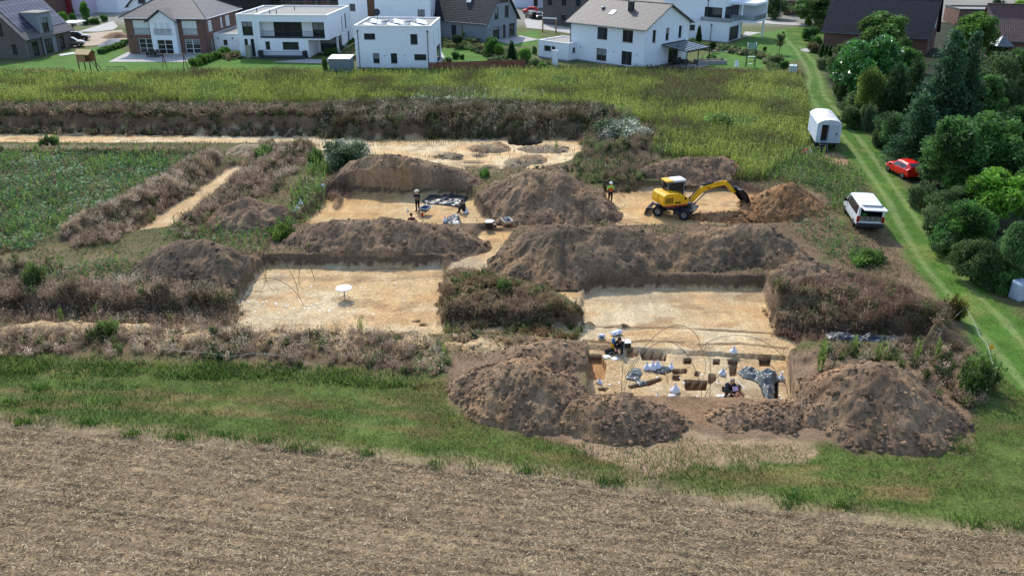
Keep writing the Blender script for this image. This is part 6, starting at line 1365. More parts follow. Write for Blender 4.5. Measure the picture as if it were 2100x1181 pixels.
# the white van with its tailgate up
VST = [(-2.44, .42, 1.10, 1.86, .92, .78), (-2.3, .34, 1.1, 1.93, .94, .81), (-1.0, .3, 1.1, 1.96, .95, .83), (.7, .3, 1.08, 1.95, .95, .83), (1.05, .3, 1.07, 1.88, .95, .82), (1.75, .3, 1.04, 1.22, .94, .84), (2.25, .32, .92, 1.05, .9, .74), (2.46, .45, .72, .80, .78, .62)]
xr, yr = at(1801, 473, .1)
vt = thing('van', 'white van with its tailgate open parked beside the grass track', 'van', (xr - .42 + .1, yr + 2.45, 0), rad(-9))
vb = Body(VST); vb.mesh((False, True)).build('body', M_VANW, vt)
m = MB(); m.box(-.80, .80, -2.40, -1.0, .78, .80); m.box(-.80, -.78, -2.40, -1.0, .80, 1.78); m.box(.78, .80, -2.40, -1.0, .80, 1.78); m.box(-.78, .78, -1.02, -1.0, .80, 1.78); m.build('load_space', M_BLACK, vt)
m = MB(); m.box(-.92, .92, -2.46, -2.40, .42, .80); m.box(-.90, -.76, -2.46, -2.40, .80, 1.84); m.box(.76, .90, -2.46, -2.40, .80, 1.84); m.box(-.76, .76, -2.46, -2.40, 1.74, 1.86); m.build('rear_frame', M_VANW, vt)
m = MB(); m.cbox(-.94, .94, -2.56, -2.3, .36, .66, .05); m.build('bumper', M_ANTH, vt)
for sg in (-1, 1):
    m = MB(); m.box(sg * .37 - .34, sg * .37 + .34, -2.38, -1.9, .82, 1.12); d_ = m.build('drawer', M_STEEL, vt)
    m = MB(); [m.box(sg * .37 - .1, sg * .37 + .1, -2.42, -2.382, z, z + .04) for z in (.9, 1.02)]; m.build('handle', M_BLACK, d_)
    m = MB(); m.cbox(sg * .86 - .09, sg * .86 + .09, -2.5, -2.3, .72, 1.18, .03); m.build('tail_light', M_TAIL, vt)
    for p in ([(.78, .1), (1.5, .1), (1.02, .9), (.78, .9)], [(-2.05, .08), (.68, .08), (.68, .92), (-2.0, .92)]):
        m = MB(); vb.win(m, sg, p); m.build('window', CARG, vt)
    for wy_ in (-1.5, 1.5): wheel(vt, sg * .85, wy_, .34, .22, sg)
    m = MB(); m.cbox(sg * 1.06 - .1, sg * 1.06 + .1, 1.18, 1.34, 1.1, 1.36, .03); m.build('mirror', M_BLACK, vt)
    m = MB(); m.cbox(sg * .68 - .14, sg * .68 + .14, 2.2, 2.46, .72, .88, .03); m.build('headlight', M_PAPER, vt)
m = MB(); vb.screen(m, 1.1, 1.72); m.build('windscreen', CARG, vt)
m = MB(); m.M = T(0, -2.42, 1.90, rad(-3), 0, 0); m.cbox(-.80, .80, -1.12, 0, -.03, .05, .025); tg = m.build('tailgate', M_VANW, vt)
m = MB(); m.M = T(0, -2.42, 1.90, rad(-3), 0, 0); m.box(-.66, .66, -.52, -.1, .052, .062); m.build('rear_window', CARG, tg)
m = MB(); m.M = T(0, -2.42, 1.90, rad(-3), 0, 0); m.cbox(-.74, .74, -.06, .12, .05, .09, .015); m.build('spoiler', M_ANTH, tg)
m = MB(); [m.box(x - .012, x + .012, -2.2, .6, 1.975, 1.99) for x in (-.5, -.25, 0, .25, .5)]; m.build('roof_ribs', M_VANW, vt)
m = MB(); m.ball((-.45, -2.0, 1.2), (.25, .2, .1)); m.build('green_bag', flat('green_cloth', C(60, 140, 60), .7), vt)

# the site trailer
x0, y0 = at(1672, 292, .75); TRD = rad(-10)
tt = thing('site_trailer', 'white rounded roof site trailer with an open door and steps', 'trailer', (x0, y0, 0), TRD)
Lw, Ww = 5.2, 2.25
prof = [(0, .75), (Ww, .75), (Ww, 2.55), (Ww - .12, 2.72), (Ww - .5, 2.9), (Ww / 2, 2.97), (.5, 2.9), (.12, 2.72), (0, 2.55)]
m = MB(); n = len(prof); B0 = [(x, Lw, z) for x, z in prof]; F0 = [(x, 0, z) for x, z in prof]
m.add(F0[:3] + [F0[8]] + B0[:3] + [B0[8]], [(1, 5, 6, 2), (0, 3, 7, 4), (0, 4, 5, 1)]); m.add(B0, [tuple(range(n))[::-1]])
panel(m, 0, Ww, .75, 2.55, [(.42, 1.12, .8, 2.5, .9)]); m.add(F0[2:], [tuple(range(7))]); m.build('wall', flat('trailer_wall', C(190, 200, 210), .6, var=.12, scale=1.5), tt)
m = MB(); R0 = [(x, -.08, z + .03) for x, z in prof[2:]]; R1 = [(x, Lw + .05, z + .03) for x, z in prof[2:]]
R0[0] = (Ww + .05, -.08, 2.56); R1[0] = (Ww + .05, Lw + .05, 2.56); R0[-1] = (-.05, -.08, 2.56); R1[-1] = (-.05, Lw + .05, 2.56)
m.add(R0 + R1, [(i, 7 + i, 8 + i, i + 1) for i in range(6)], True); rf = m.build('roof', flat('trailer_roof', C(214, 216, 218), .5, var=.06), tt)
m = MB(); 
for k in range(9): a = random.uniform(.7, 1.6); b = random.uniform(1, 4); m.add([(a, b, 3.006), (a + .35, b + .05, 3.006), (a + .3, b + .12, 3.006), (a + .05, b + .1, 3.006)], [(0, 1, 2, 3)])
m.build('rust_marks', flat('rust', C(150, 88, 60), .9), rf)
m = MB(); m.box(1.13, 1.98, -.05, -.005, .8, 2.5); dr = m.build('door', flat('trailer_door', C(170, 182, 194), .6), tt); m = MB(); m.cbox(1.8, 1.9, -.09, -.052, 1.55, 1.75, .01); m.build('handle', M_BLACK, dr)
m = MB(); m.box(.43, 1.11, .85, .88, .82, 2.48); m.build('interior', flat('dark_interior', C(60, 42, 34), .8, var=.5, scale=3), tt)
m = MB(); m.box(.02, Ww - .02, .02, Lw - .02, .62, .745); m.build('chassis', M_ANTH, tt)
for sx in (.25, Ww - .25):
    for sy in (1.2, 4.2): wheel(tt, sx, sy, .34, .2, 1)
st_ = thing('steps', 'grey metal steps in front of the open trailer door', 'steps', (x0, y0, 0), TRD)
for k in range(3): m = MB(); m.box(.4, 1.14, -.28 - .26 * k, -.05 - .26 * k, .56 - .2 * k, .6 - .2 * k); m.build('tread', M_STEEL, st_)
for sx in (.4, 1.12): m = MB(); m.add([(sx, -.03, .72), (sx + .03, -.03, .72), (sx + .03, -.85, .02), (sx, -.85, .02), (sx, -.03, .6), (sx + .03, -.03, .6), (sx + .03, -.72, .0), (sx, -.72, .0)], [(0, 1, 2, 3), (4, 7, 6, 5), (0, 3, 7, 4), (1, 5, 6, 2)]); m.build('stringer', M_STEEL, st_)

# the yellow wheeled digger
def solve_along(px, py, o, d):
    s = 1.0; z = 1.0
    for _ in range(40):
        X, Y = o[0] + d[0] * s, o[1] + d[1] * s
        z = height_for(X, Y, py)
        s = ((px - 1050) / FPX * depth_at(X, Y, z) - o[0]) / d[0]
    return s, z
GX = -.72
wa = at(1347, 445, GX); wb = at(1401, 453, GX); UA = math.atan2(wb[1] - wa[1], wb[0] - wa[0])
ucx = (wa[0] + wb[0]) / 2 + 1.0 * -math.sin(UA); ucy = (wa[1] + wb[1]) / 2 + 1.0 * math.cos(UA)
EX = thing('excavator', 'yellow wheeled excavator tipping earth from its bucket', 'excavator', (ucx, ucy, GX), 0)
wb_ = math.dist(wa, wb)
UM = Matrix.Rotation(UA, 4, 'Z')
def ub(name, m, mat, parent=None):
    o = m.build(name, mat, parent or EX); return o
m = MB(); m.M = UM; m.cbox(-wb_ / 2 - .35, wb_ / 2 + .35, -.42, .42, .5, .85, .06); m.cbox(-.5, .5, -.6, .6, .55, .95, .06)
for sx in (-1, 1): m.tube([(sx * wb_ / 2, -.9, .42), (sx * wb_ / 2, .9, .42)], .1)
m.box(wb_ / 2 + .1, wb_ / 2 + .75, -.8, .8, .72, .82); m.box(.2, .7, -1.02, -.62, .4, .7); m.build('chassis', M_ANTH, EX)
for sx in (-1, 1):
    for sy in (-1, 1):
        m = MB(); m.M = UM @ T(sx * wb_ / 2, sy * .84, .43, rad(90), 0, 0); r, w_ = .43, .34
        m.lathe([(r * .58, -w_ / 2), (r * .92, -w_ / 2), (r, -w_ * .34), (r, w_ * .34), (r * .92, w_ / 2), (r * .58, w_ / 2), (r * .58, -w_ / 2)], 24); o = m.build('wheel', M_RUB, EX)
        m = MB(); m.M = UM @ T(sx * wb_ / 2, sy * .84, .43, rad(90), 0, 0); m.lathe([(0, -.1), (.12, -.1), (.14, -.13), (.25, -.13), (.25, .13), (.14, .13), (.12, .1), (0, .1)], 16); m.build('rim', flat('grey_rim', C(110, 112, 116), .5) if (sx, sy) == (-1, -1) else bpy.data.materials['grey_rim'], o)
m = MB(); m.M = UM @ T(-wb_ / 2 - .95, 0, .0, 0, rad(0), 0)
m.prism([(-.12, .08), (-.02, .05), (.06, .3), (.08, .55), (.0, .58), (-.04, .35)], -1.0, 1.0, 'y')
for sy in (-.6, .6): m.box(.05, .75, sy - .06, sy + .06, .42, .56)
m.build('blade', M_ANTH, EX)
UPA = rad(17); UP = Matrix.Rotation(UPA, 4, 'Z')
m = MB(); m.M = UP; m.lathe([(.55, .93), (.55, 1.06), (0, 1.06)], 20); m.cbox(-1.2, 1.15, -.95, .95, 1.05, 1.2, .05); m.build('platform', M_ANTH, EX)
m = MB(); m.M = UP
P = [(-1.42, 1.16), (.62, 1.18), (.75, 1.3), (.72, 1.62), (.2, 1.95), (-.5, 2.12), (-1.2, 2.1), (-1.42, 1.95), (-1.5, 1.5)]
m.prism(P, .02, .93, 'y'); m.M = UP
m.prism([(-1.5, 1.18), (-.7, 1.2), (-.7, 2.0), (-1.25, 2.05), (-1.46, 1.9), (-1.54, 1.5)], -.95, .017, 'y'); eo = m.build('engine_cover', M_YEL, EX)
m = MB(); m.M = UP
for k in range(5): m.box(-1.28 + .14 * k, -1.2 + .14 * k, -.945, -.934, 1.35, 1.8)
m.box(.38, .54, -.945, -.934, 1.52, 1.75); m.box(-.45, .05, -.943, -.934, 1.3, 1.42); m.build('vent', M_BLACK, eo)
m = MB(); m.M = UP; m.box(-1.25, .6, -.955, -.9, 1.07, 1.16); m.build('red_white_strip', M_REDM, EX)
cb = MB(); cb.M = UP
for x in (-.62, .74):
    for y in (.04, .92): cb.box(x - .05, x + .05, y - .04, y + .04, 1.2, 2.72)
cb.box(-.57, .69, .045, .1, 1.2, 1.55); cb.box(-.57, .69, .86, .915, 1.2, 1.55); cb.box(-.66, -.6, .081, .879, 1.2, 1.7); cb.box(-.67, .79, .0, .96, 2.66, 2.74); co_ = cb.build('cab', flat('cab_grey', C(96, 100, 106), .4), EX)
m = MB(); m.M = UP; m.box(-.57, .69, .05, .07, 1.55, 2.66); m.box(-.57, .69, .89, .91, 1.55, 2.66); m.box(.72, .735, .081, .879, 1.25, 2.66); m.box(-.615, -.6, .082, .878, 1.7, 2.66); m.build('window', CARG, co_)
m = MB(); m.M = UP; m.cbox(-.2, .88, -.04, 1.0, 2.74, 2.88, .05); m.build('roof', M_VANW, co_)
m = MB(); m.M = UP; m.cbox(-.85, -.205, -.02, .98, 2.76, 2.87, .04); m.build('roof_rear', M_YEL, co_)
m = MB(); m.M = UP; m.tube([(.82, -.1, 1.4), (.84, -.1, 2.7)], .025); m.build('handrail', M_BLACK, co_)
od = (ucx - math.sin(UPA) * -.15, ucy + math.cos(UPA) * -.15); ud = (math.cos(UPA), math.sin(UPA))
def ep(px, py): s, z = solve_along(px, py, od, ud); return (s, z - GX)
K = {k: ep(*v) for k, v in dict(base=(1399, 432), el=(1437, 389), tip=(1484, 374), tip2=(1489, 376), dend=(1507, 396), b1=(1508, 386), b2=(1533, 428), lug=(1442, 376)).items()}
def beam(name, pts, w_, y0, y1, mat, parent=None):
    """tapering box beam through 2D points with given depths"""
    L = []; R = []
    for i, (p, h) in enumerate(zip(pts, w_)):
        a = pts[max(i - 1, 0)]; b = pts[min(i + 1, len(pts) - 1)]; dx, dz = b[0] - a[0], b[1] - a[1]; l = math.hypot(dx, dz); nx, nz = -dz / l, dx / l
        L.append((p[0] + nx * h / 2, p[1] + nz * h / 2)); R.append((p[0] - nx * h / 2, p[1] - nz * h / 2))
    m = MB(); m.M = UP @ T(0, -.15, 0); n = len(pts)
    for i in range(n - 1): m.prism([R[i], R[i + 1], L[i + 1], L[i]], -y1, -y0, 'y')
    return m.build(name, mat, parent or EX)
beam('boom', [K['base'], ((K['base'][0] + K['el'][0]) / 2, (K['base'][1] + K['el'][1]) / 2), K['el'], ((K['el'][0] + K['tip'][0]) / 2, (K['el'][1] + K['tip'][1]) / 2 + .06), K['tip']], [.3, .32, .46, .36, .36], -.13, .13, M_YEL)
dp = beam('dipper', [(K['tip2'][0] - .18, K['tip2'][1] + .12), K['tip2'], K['dend']], [.34, .34, .2], -.11, .11, M_YEL)
m = MB(); m.M = UP @ T(0, -.15, 0)
def cyl(a, b, r=.085): m.tube([(a[0], 0, a[1]), ((a[0] + b[0]) / 2, 0, (a[1] + b[1]) / 2)], r, 8); m.tube([((a[0] + b[0]) / 2, 0, (a[1] + b[1]) / 2), (b[0], 0, b[1])], r * .55, 8)
cyl((K['el'][0] + .05, K['el'][1] + .36), (K['tip'][0] + .1, K['tip'][1] + .28)); cyl((K['base'][0] - .12, K['base'][1] + .25), (K['el'][0] - .12, K['el'][1] + .3)); cyl((K['base'][0] + .25, K['base'][1] - .25), (K['el'][0] + .5, K['el'][1] - .26)); cyl((K['tip2'][0] + .1, K['tip2'][1] + .2), (K['b1'][0], K['b1'][1] + .12), .06)
m.build('hydraulic_cylinder', M_ANTH, EX)
m = MB(); m.M = UP @ T(0, -.15, 0); a, b = K['b1'], K['b2']
dx, dz = b[0] - a[0], b[1] - a[1]; l = math.hypot(dx, dz); dx, dz = dx / l, dz / l; nx, nz = dz, -dx
def bp(s, n_): return (a[0] + dx * s - nx * n_, a[1] + dz * s - nz * n_)
sh = [bp(0, 0), bp(.25, .30), bp(.8, .42), bp(l, .2), bp(l, .12), bp(.8, .33), bp(.3, .22), bp(.06, -.02)]
m.prism(sh, -.62, .62, 'y'); 
bk = m.build('bucket', M_BLACK, EX)
for yy in (-.6, .6): m = MB(); m.M = UP @ T(0, -.15, 0); m.prism([bp(0, 0), bp(.25, .30), bp(.8, .42), bp(l, .2), bp(l * .6, -.05), bp(.1, -.1)], -yy - .02, -yy + .02, 'y'); m.build('side_plate', M_BLACK, bk)
m = MB(); m.M = UP @ T(0, -.15, 0); m.tube([(K['dend'][0], -.16, K['dend'][1]), (K['dend'][0], .16, K['dend'][1])], .1); m.box(a[0] - .15, a[0] + .12, -.14, .14, a[1] - .02, a[1] + .14); m.build('quick_coupler', M_ANTH, bk)
m = MB(); m.M = UP @ T(0, -.15, 0)
for dy in (-.08, .08): m.tube([(K['base'][0] - .2, dy, K['base'][1] + .1), (K['base'][0] + .5, dy, K['base'][1] + .75), (K['el'][0], dy, K['el'][1] + .38), (K['el'][0] + .5, dy, K['el'][1] + .3)], .022, 5)
m.tube([(K['base'][0] + .2, -.12, K['base'][1] - .3), (K['base'][0] + .5, -.14, K['base'][1] - .45), (K['base'][0] + .62, -.12, K['base'][1] - .1)], .022, 5); m.build('hose', M_BLACK, EX)
m = MB(); m.M = UP @ T(0, -.15, 0); ex, ez = (K['el'][0] + .62, K['el'][1] + .12)
for s0, s1 in (((-.14, .1), (-.07, -.09)), ((-.07, -.09), (0, .05)), ((0, .05), (.07, -.09)), ((.07, -.09), (.14, .1))):
    m.add([(ex + s0[0] - .025, -.139, ez + s0[1]), (ex + s0[0] + .03, -.139, ez + s0[1]), (ex + s1[0] + .03, -.139, ez + s1[1]), (ex + s1[0] - .025, -.139, ez + s1[1])], [(0, 1, 2, 3)])
m.build('letter_emblem', flat('dark_red_print', C(150, 40, 24), .5), EX)
m = MB(); m.M = UP; m.box(-.02, .02, 0, 0, 0, 0)

# ------------------------------------------------------------------ things in the gardens and by the track
x, y = at(1624, 158); tk = thing('water_tank', 'white caged water tank on a dark pallet beside the track', 'water tank', (x, y, gz(x, y)), rad(-12))
m = MB(); m.cbox(-.5, .5, -.5, .5, .55, 1.6, .06); m.lathe([(.12, 1.6), (.12, 1.68), (0, 1.68)], 12); m.build('tank', flat('tank_white', C(214, 228, 226), .5), tk)
m = MB()
for k in range(5): v = -.52 + .26 * k; m.tube([(v, -.53, .5), (v, -.53, 1.6), (v, .53, 1.6), (v, .53, .5)], .018, 5); m.tube([(-.53, v, .5), (-.53, v, 1.6)], .018, 5); m.tube([(.53, v, .5), (.53, v, 1.6)], .018, 5)
for z in (.6, .85, 1.1, 1.35, 1.58): m.tube([(-.54, -.54, z), (.54, -.54, z), (.54, .54, z), (-.54, .54, z), (-.54, -.54, z)], .018, 5)
m.build('cage', M_STEEL, tk); m = MB(); [m.box(-.6, .6, v - .07, v + .07, .0, .45) for v in (-.5, 0, .5)]; m.box(-.6, .6, -.6, .6, .451, .5); m.build('pallet', M_DWOOD, tk)
x, y = at(182, 147); pt = thing('play_tower', 'wooden play tower house on stilts on the left lawn', 'play tower', (x, y, 0), rad(-8))
for sx in (-.9, .9):
    for sy in (-.7, .7): m = MB(); m.box(sx - .06, sx + .06, sy - .06, sy + .06, 0, 1.45); m.build('post', M_DWOOD, pt)
m = MB(); m.box(-1.0, 1.0, -.8, .8, 1.45, 1.55); m.box(-1.0, .35, -.8, -.74, 1.551, 2.6); m.box(-1.0, -.94, -.739, .8, 1.551, 2.6); m.box(-.939, 1.0, .74, .8, 1.551, 2.6); m.build('cabin', M_WOOD, pt)
m = MB(); m.add([(-1.2, -1.0, 2.55), (1.15, -1.0, 2.55), (1.15, 0, 3.15), (-1.2, 0, 3.15), (1.15, 1.0, 2.55), (-1.2, 1.0, 2.55)], [(0, 1, 2, 3), (3, 2, 4, 5)]); m.add([(-1.2, -1.0, 2.48), (1.15, -1.0, 2.48), (1.15, 0, 3.08), (-1.2, 0, 3.08), (1.15, 1.0, 2.48), (-1.2, 1.0, 2.48)], [(3, 2, 1, 0), (5, 4, 2, 3)]); m.build('roof', flat('pale_boards', C(205, 180, 130), .8, var=.15, scale=3), pt)
m = MB(); [m.tube([(1.0, sy, 1.5), (2.0, sy, .05)], .05, 6) for sy in (-.4, .4)]; [m.tube([(1.0 + .25 * k, -.4, 1.5 - .36 * k), (1.0 + .25 * k, .4, 1.5 - .36 * k)], .03, 5) for k in range(1, 4)]; m.build('ladder', M_DWOOD, pt)
x, y = at(360, 144); sw = thing('swing_frame', 'wooden swing frame on the lawn in front of the brick villa', 'swing', (x, y, 0), rad(2))
m = MB(); m.tube([(-1.7, 0, 2.3), (1.7, 0, 2.3)], .06, 8); m.build('beam', M_WOOD, sw)
for sx in (-1.5, 1.5): m = MB(); m.tube([(sx, 0, 2.3), (sx - .05, -.8, 0)], .05, 6); m.tube([(sx, 0, 2.3), (sx + .05, .8, 0)], .05, 6); m.tube([(sx, -.35, 1.2), (sx, .35, 1.2)], .04, 6); m.build('legs', M_DWOOD, sw)
m = MB(); [m.tube([(v, 0, 2.28), (v, 0, .5)], .012, 4) for v in (-.3, .3)]; m.box(-.32, .32, -.12, .12, .47, .5); m.build('swing_seat', M_BLACK, sw)
x, y = at(238, 148); gf = thing('goal_frame', 'low dark metal frame with netting beside the play tower', 'frame', (x, y, 0), 0)
m = MB(); m.tube([(-1.3, 0, 0), (-1.3, 0, .75), (1.3, 0, .75), (1.3, 0, 0)], .035, 6); m.tube([(-1.3, 0, .75), (-1.3, .8, 0), (1.3, .8, 0), (1.3, 0, .75)], .025, 6); m.build('frame', M_BLACK, gf); m = MB(); [m.tube([(-1.3 + .26 * k, 0, .75), (-1.3 + .26 * k, .8, 0)], .006, 4) for k in range(11)]; [m.tube([(-1.3, .16 * k, .75 - .15 * k), (1.3, .16 * k, .75 - .15 * k)], .006, 4) for k in range(6)]; m.build('net', M_BLACK, gf)
x, y = at(701, 152); sh_ = thing('shed', 'grey corrugated metal shed left of the white cube house', 'shed', (x, y, 0), rad(-2))
m = MB()
for k in range(17): v = -1.5 + 3.0 * k / 17; m.box(v, v + .1, -1.03, -1.0, 0, 2.25)
m.box(-1.5, 1.5, -1.0, 1.6, 0, 2.25); m.build('wall', flat('blue_grey_sheet', C(112, 124, 132), .5, .3), sh_); m = MB(); m.M = T(0, 0, 2.3, rad(3), 0, 0); m.box(-1.62, 1.62, -1.2, 1.75, 0, .05); [m.box(-1.6 + .2 * k, -1.55 + .2 * k, -1.2, 1.75, .051, .08) for k in range(17)]; m.build('roof', flat('light_sheet', C(190, 196, 200), .45, .2), sh_)
x, y = at(703, 118); wp = thing('lean_to', 'red tiled lean-to roof between the metal shed and the cube house', 'lean-to', (x, y, 0), rad(-2)); m = MB(); m.add([(-.6, -1.2, .8), (2.2, -1.2, 2.3), (2.2, 3, 2.3), (-.6, 3, .8)], [(0, 1, 2, 3)]); m.add([(-.6, -1.2, .7), (2.2, -1.2, 2.2), (2.2, 3, 2.2), (-.6, 3, .7)], [(3, 2, 1, 0)]); m.build('roof', M_TRED, wp); 
for sx, h in ((-.4, .75), (2.0, 2.05)):
    for sy in (-1, 2.8): m = MB(); m.box(sx - .05, sx + .05, sy - .05, sy + .05, 0, h); m.build('post', M_DWOOD, wp)
def fence(label, p0, p1, h, mat, seg=1.8, group=None):
    (xa, ya), (xb, yb) = at(*p0), at(*p1); L = math.hypot(xb - xa, yb - ya); n = max(1, int(L / seg))
    o = thing('fence', label, 'fence', (xa, ya, 0), math.atan2(yb - ya, xb - xa), group)
    m = MB()
    for k in range(n):
        a, b = L * k / n + .05, L * (k + 1) / n - .05
        for j in range(8): m.box(a, b, -.02 + .004 * (j % 2), .02, .06 + j * h / 8, .06 + (j + .9) * h / 8)
    m.build('boards', mat, o)
    for k in range(n + 1): m = MB(); m.box(L * k / n - .045, L * k / n + .045, -.045, .045, 0, h + .12); m.build('post', mat, o)
fence('red brown board fence right of the white cube house', (880, 152), (1076, 146), 1.55, flat('red_brown_board', C(112, 66, 52), .8, var=.2, scale=2)); fence('low brown board edging below the white cube house', (725, 152), (876, 152), .5, M_DWOOD)
x, y = at(1538, 138); lt = thing('ladder_tower', 'tall thin climbing frame with a green slide top on the round lawn', 'climbing frame', (x, y, 0), rad(-6))
m = MB()
for sx in (-.65, .65):
    for sy in (-.4, .4): m.tube([(sx, sy, 0), (sx * .9, sy, 3.4)], .05, 6)
for z in (.9, 1.5, 2.1, 2.6): m.tube([(-.62, -.4, z), (.62, -.4, z)], .035, 6)
m.build('frame', M_ANTH, lt); m = MB(); m.add([(-.6, -.45, 2.7), (.6, -.45, 2.7), (.6, .4, 3.5), (-.6, .4, 3.5)], [(0, 1, 2, 3), (3, 2, 1, 0)]); m.box(-.62, .62, -.42, .42, 1.48, 1.54); m.build('panel', flat('pale_green_sheet', C(140, 175, 150), .5), lt)
m = MB(); [m.tube([(sx * .62, -.5, 2.65), (sx * .62, .42, 3.55)], .05, 6) for sx in (-1, 1)]; m.build('side_rail', M_PAPER, lt); m = MB(); m.box(-.25, .25, -.15, .15, .45, .5); [m.tube([(v, 0, .5), (v, 0, 2.6)], .01, 4) for v in (-.22, .22)]; m.build('swing_seat', M_PAPER, lt)
x, y = at(1510, 141); ch = thing('garden_chair', 'small white chair standing on the round lawn', 'chair', (x, y, 0), 0); m = MB(); m.cbox(-.3, .3, -.3, .3, .35, .45, .03); m.build('seat', M_PAPER, ch); m = MB(); m.cbox(-.3, .3, .24, .32, .46, 1.1, .03); m.build('backrest', M_PAPER, ch)
for sx in (-.25, .25):
    for sy in (-.25, .25): m = MB(); m.tube([(sx, sy, 0), (sx, sy, .35)], .025, 6); m.build('leg', M_PAPER, ch)
# bed edging and raised bed
P = A([(1440, 103), (1478, 107), (1520, 112), (1550, 116), (1572, 124), (1578, 136)]); m = MB(); m.tube([(x, y, .05) for x, y in P], .16, 6); tag(m.build('bed_edging', flat('pale_stone', C(175, 168, 158), .9)), 'curved pale stone edging round the planted bed', 'edging')
x, y = at(1456, 131); rb = thing('raised_bed', 'low raised stone bed with dark shrubs beside the pergola', 'raised bed', (x, y, 0), rad(8)); m = MB(); m.box(-2.3, 2.3, -1.0, -.8, 0, .6); m.box(-2.3, 2.3, .8, 1.0, 0, .6); m.box(-2.3, -2.1, -.8, .8, 0, .6); m.box(2.1, 2.3, -.8, .8, 0, .6); m.build('stone_rim', flat('grey_stone', C(150, 145, 138), .9, var=.2), rb); m = MB(); m.box(-2.1, 2.1, -.8, .8, 0, .5); m.build('soil', flat('dark_soil', C(70, 58, 46), .95), rb)
def seat_set(label, px, py, rz):
    x, y = at(px, py); o = thing('garden_table', label, 'table', (x, y, .03), rz); m = MB(); m.box(-1.0, 1.0, -.5, .5, .70, .75); m.build('top', M_DWOOD, o)
    for sx in (-.9, .9):
        for sy in (-.4, .4): m = MB(); m.box(sx - .04, sx + .04, sy - .04, sy + .04, 0, .7); m.build('leg', M_BLACK, o)
    for k in range(3):
        for s in (-1, 1):
            c = thing('garden_chair', 'dark chair at the ' + label, 'chair', (x + math.cos(rz) * (-.65 + .65 * k) - math.sin(rz) * s * .85, y + math.sin(rz) * (-.65 + .65 * k) + math.cos(rz) * s * .85, .03), rz + (0 if s > 0 else math.pi), 'chairs at the ' + label)
            m = MB(); m.box(-.25, .25, -.25, .25, .4, .46); [m.box(a - .02, a + .02, b - .02, b + .02, 0, .4) for a in (-.22, .22) for b in (-.22, .22)]; m.build('seat', M_BLACK, c); m = MB(); m.box(-.25, .25, .21, .25, .46, .95); m.build('backrest', M_BLACK, c)
seat_set('dark garden table on the brick villa terrace', 318, 117, rad(-3)); seat_set('dark garden table under the glass pergola', 1392, 134, rad(18))
x, y = at(1138, 134); wc = thing('wall_screen', 'narrow white free standing wall in front of the low annex', 'wall', (x, y, 0), rad(-43)); m = MB(); m.box(-.5, .5, -.1, .1, 0, 2.1); m.build('wall', M_WHITE, wc); m = MB(); m.box(-.56, .56, -.16, .16, 2.101, 2.2); m.build('coping', M_CAP, wc)
x, y = at(1597, 46); lp = thing('street_lamp', 'thin grey lamp post beside the path at the top right', 'lamp post', (x, y, 0), 0); m = MB(); m.tube([(0, 0, 0), (0, 0, 6.8)], [.09, .05], 8); m.build('pole', M_ZINC, lp); m = MB(); m.cbox(-.1, .6, -.1, .1, 6.8, 6.92, .03); m.build('lamp_head', M_ZINC, lp)
x, y = at(1563, 34); bn = thing('bench_stack', 'grey slatted bench beside the far footpath', 'bench', (x, y, 0), rad(-4)); m = MB(); [m.box(-1.3 + .3 * k, -1.12 + .3 * k, -.02, .02, .5, 1.4) for k in range(9)]; m.box(-1.35, 1.35, -.03, .03, 1.41, 1.5); m.box(-1.35, 1.35, -.6, -.03, .45, .499); m.build('seat', M_STEEL, bn); [None for _ in [0]]
for sx in (-1.2, 1.2): m = MB(); m.box(sx - .05, sx + .05, -.55, .1, 0, .44); m.build('leg', M_STEEL, bn)
x, y = at(1163, 67); wf = thing('wooden_gate_frame', 'pale timber swing gantry by the far driveway', 'frame', (at(1113, 66)[0], at(1113, 66)[1], 0), math.atan2(at(1140, 68)[1] - at(1113, 66)[1], at(1140, 68)[0] - at(1113, 66)[0])); Lg = math.dist(at(1113, 66), at(1140, 68)); m = MB(); m.box(-.1, Lg + .1, -.1, .1, 2.5, 2.7); m.build('beam', M_PAPER, wf)
for v in (0, Lg): m = MB(); m.box(v - .1, v + .1, -.1, .1, 0, 2.5); m.build('post', M_WOOD, wf)
for lab, pts, cc, tp in (('brown sand pile on the left building site', [(230, 68, 80), (243, 66, 80)], (150, 118, 92), (170, 138, 112)), ('grey gravel pile beside the brown sand pile', [(228, 80, 96), (240, 82, 96)], (150, 150, 152), (168, 168, 170))): heap(lab, pts, 0, cc, tp, .55, .25, 0, .6, 'sand_pile', 'piles on the left building site', 71, .08)
x, y = at(143, 112); pl = thing('plank_stack', 'flat stack of pale boards lying beside the dark brick house', 'boards', (x, y, 0), rad(60)); 
for k in range(6): m = MB(); m.box(-2 + .1 * k, 2 + .15 * k, -.6 + .2 * k, -.42 + .2 * k, .02, .1 + .02 * (k % 3)); m.build('board', M_PAPER, pl)
x, y = at(1085, 44); cp = thing('carport', 'flat carport roof on a white post by the far driveway', 'carport', (*at(1088, 22), 0), rad(-20)); m = MB(); m.box(0, 6.5, 0, 5, 2.4, 2.65); m.build('roof', M_ZINC, cp); m = MB(); m.box(6.0, 6.3, .1, .4, 0, 2.39); m.build('post', M_WHITE, cp)
x, y = at(150, 58); cp = thing('carport', 'small flat canopy on a dark post right of the solar house', 'carport', (*at(150, 78), 0), rad(0)); m = MB(); m.box(-1.5, 1.6, -1, 3, 2.6, 2.75); m.build('roof', M_CAP, cp); m = MB(); m.box(.7, .85, -.9, -.75, 0, 2.59); m.build('post', M_BLACK, cp)
x, y = at(2088, 612); wb2 = thing('wrapped_bale', 'bale wrapped in shiny grey film in the bushes at the right edge', 'bale', (x, y, 0), .3); m = MB(); m.cbox(-.45, .45, -.45, .45, 0, 1.15, .12); m.build('film', flat('grey_film', C(165, 175, 190), .25, spec=.8, var=.2), wb2)

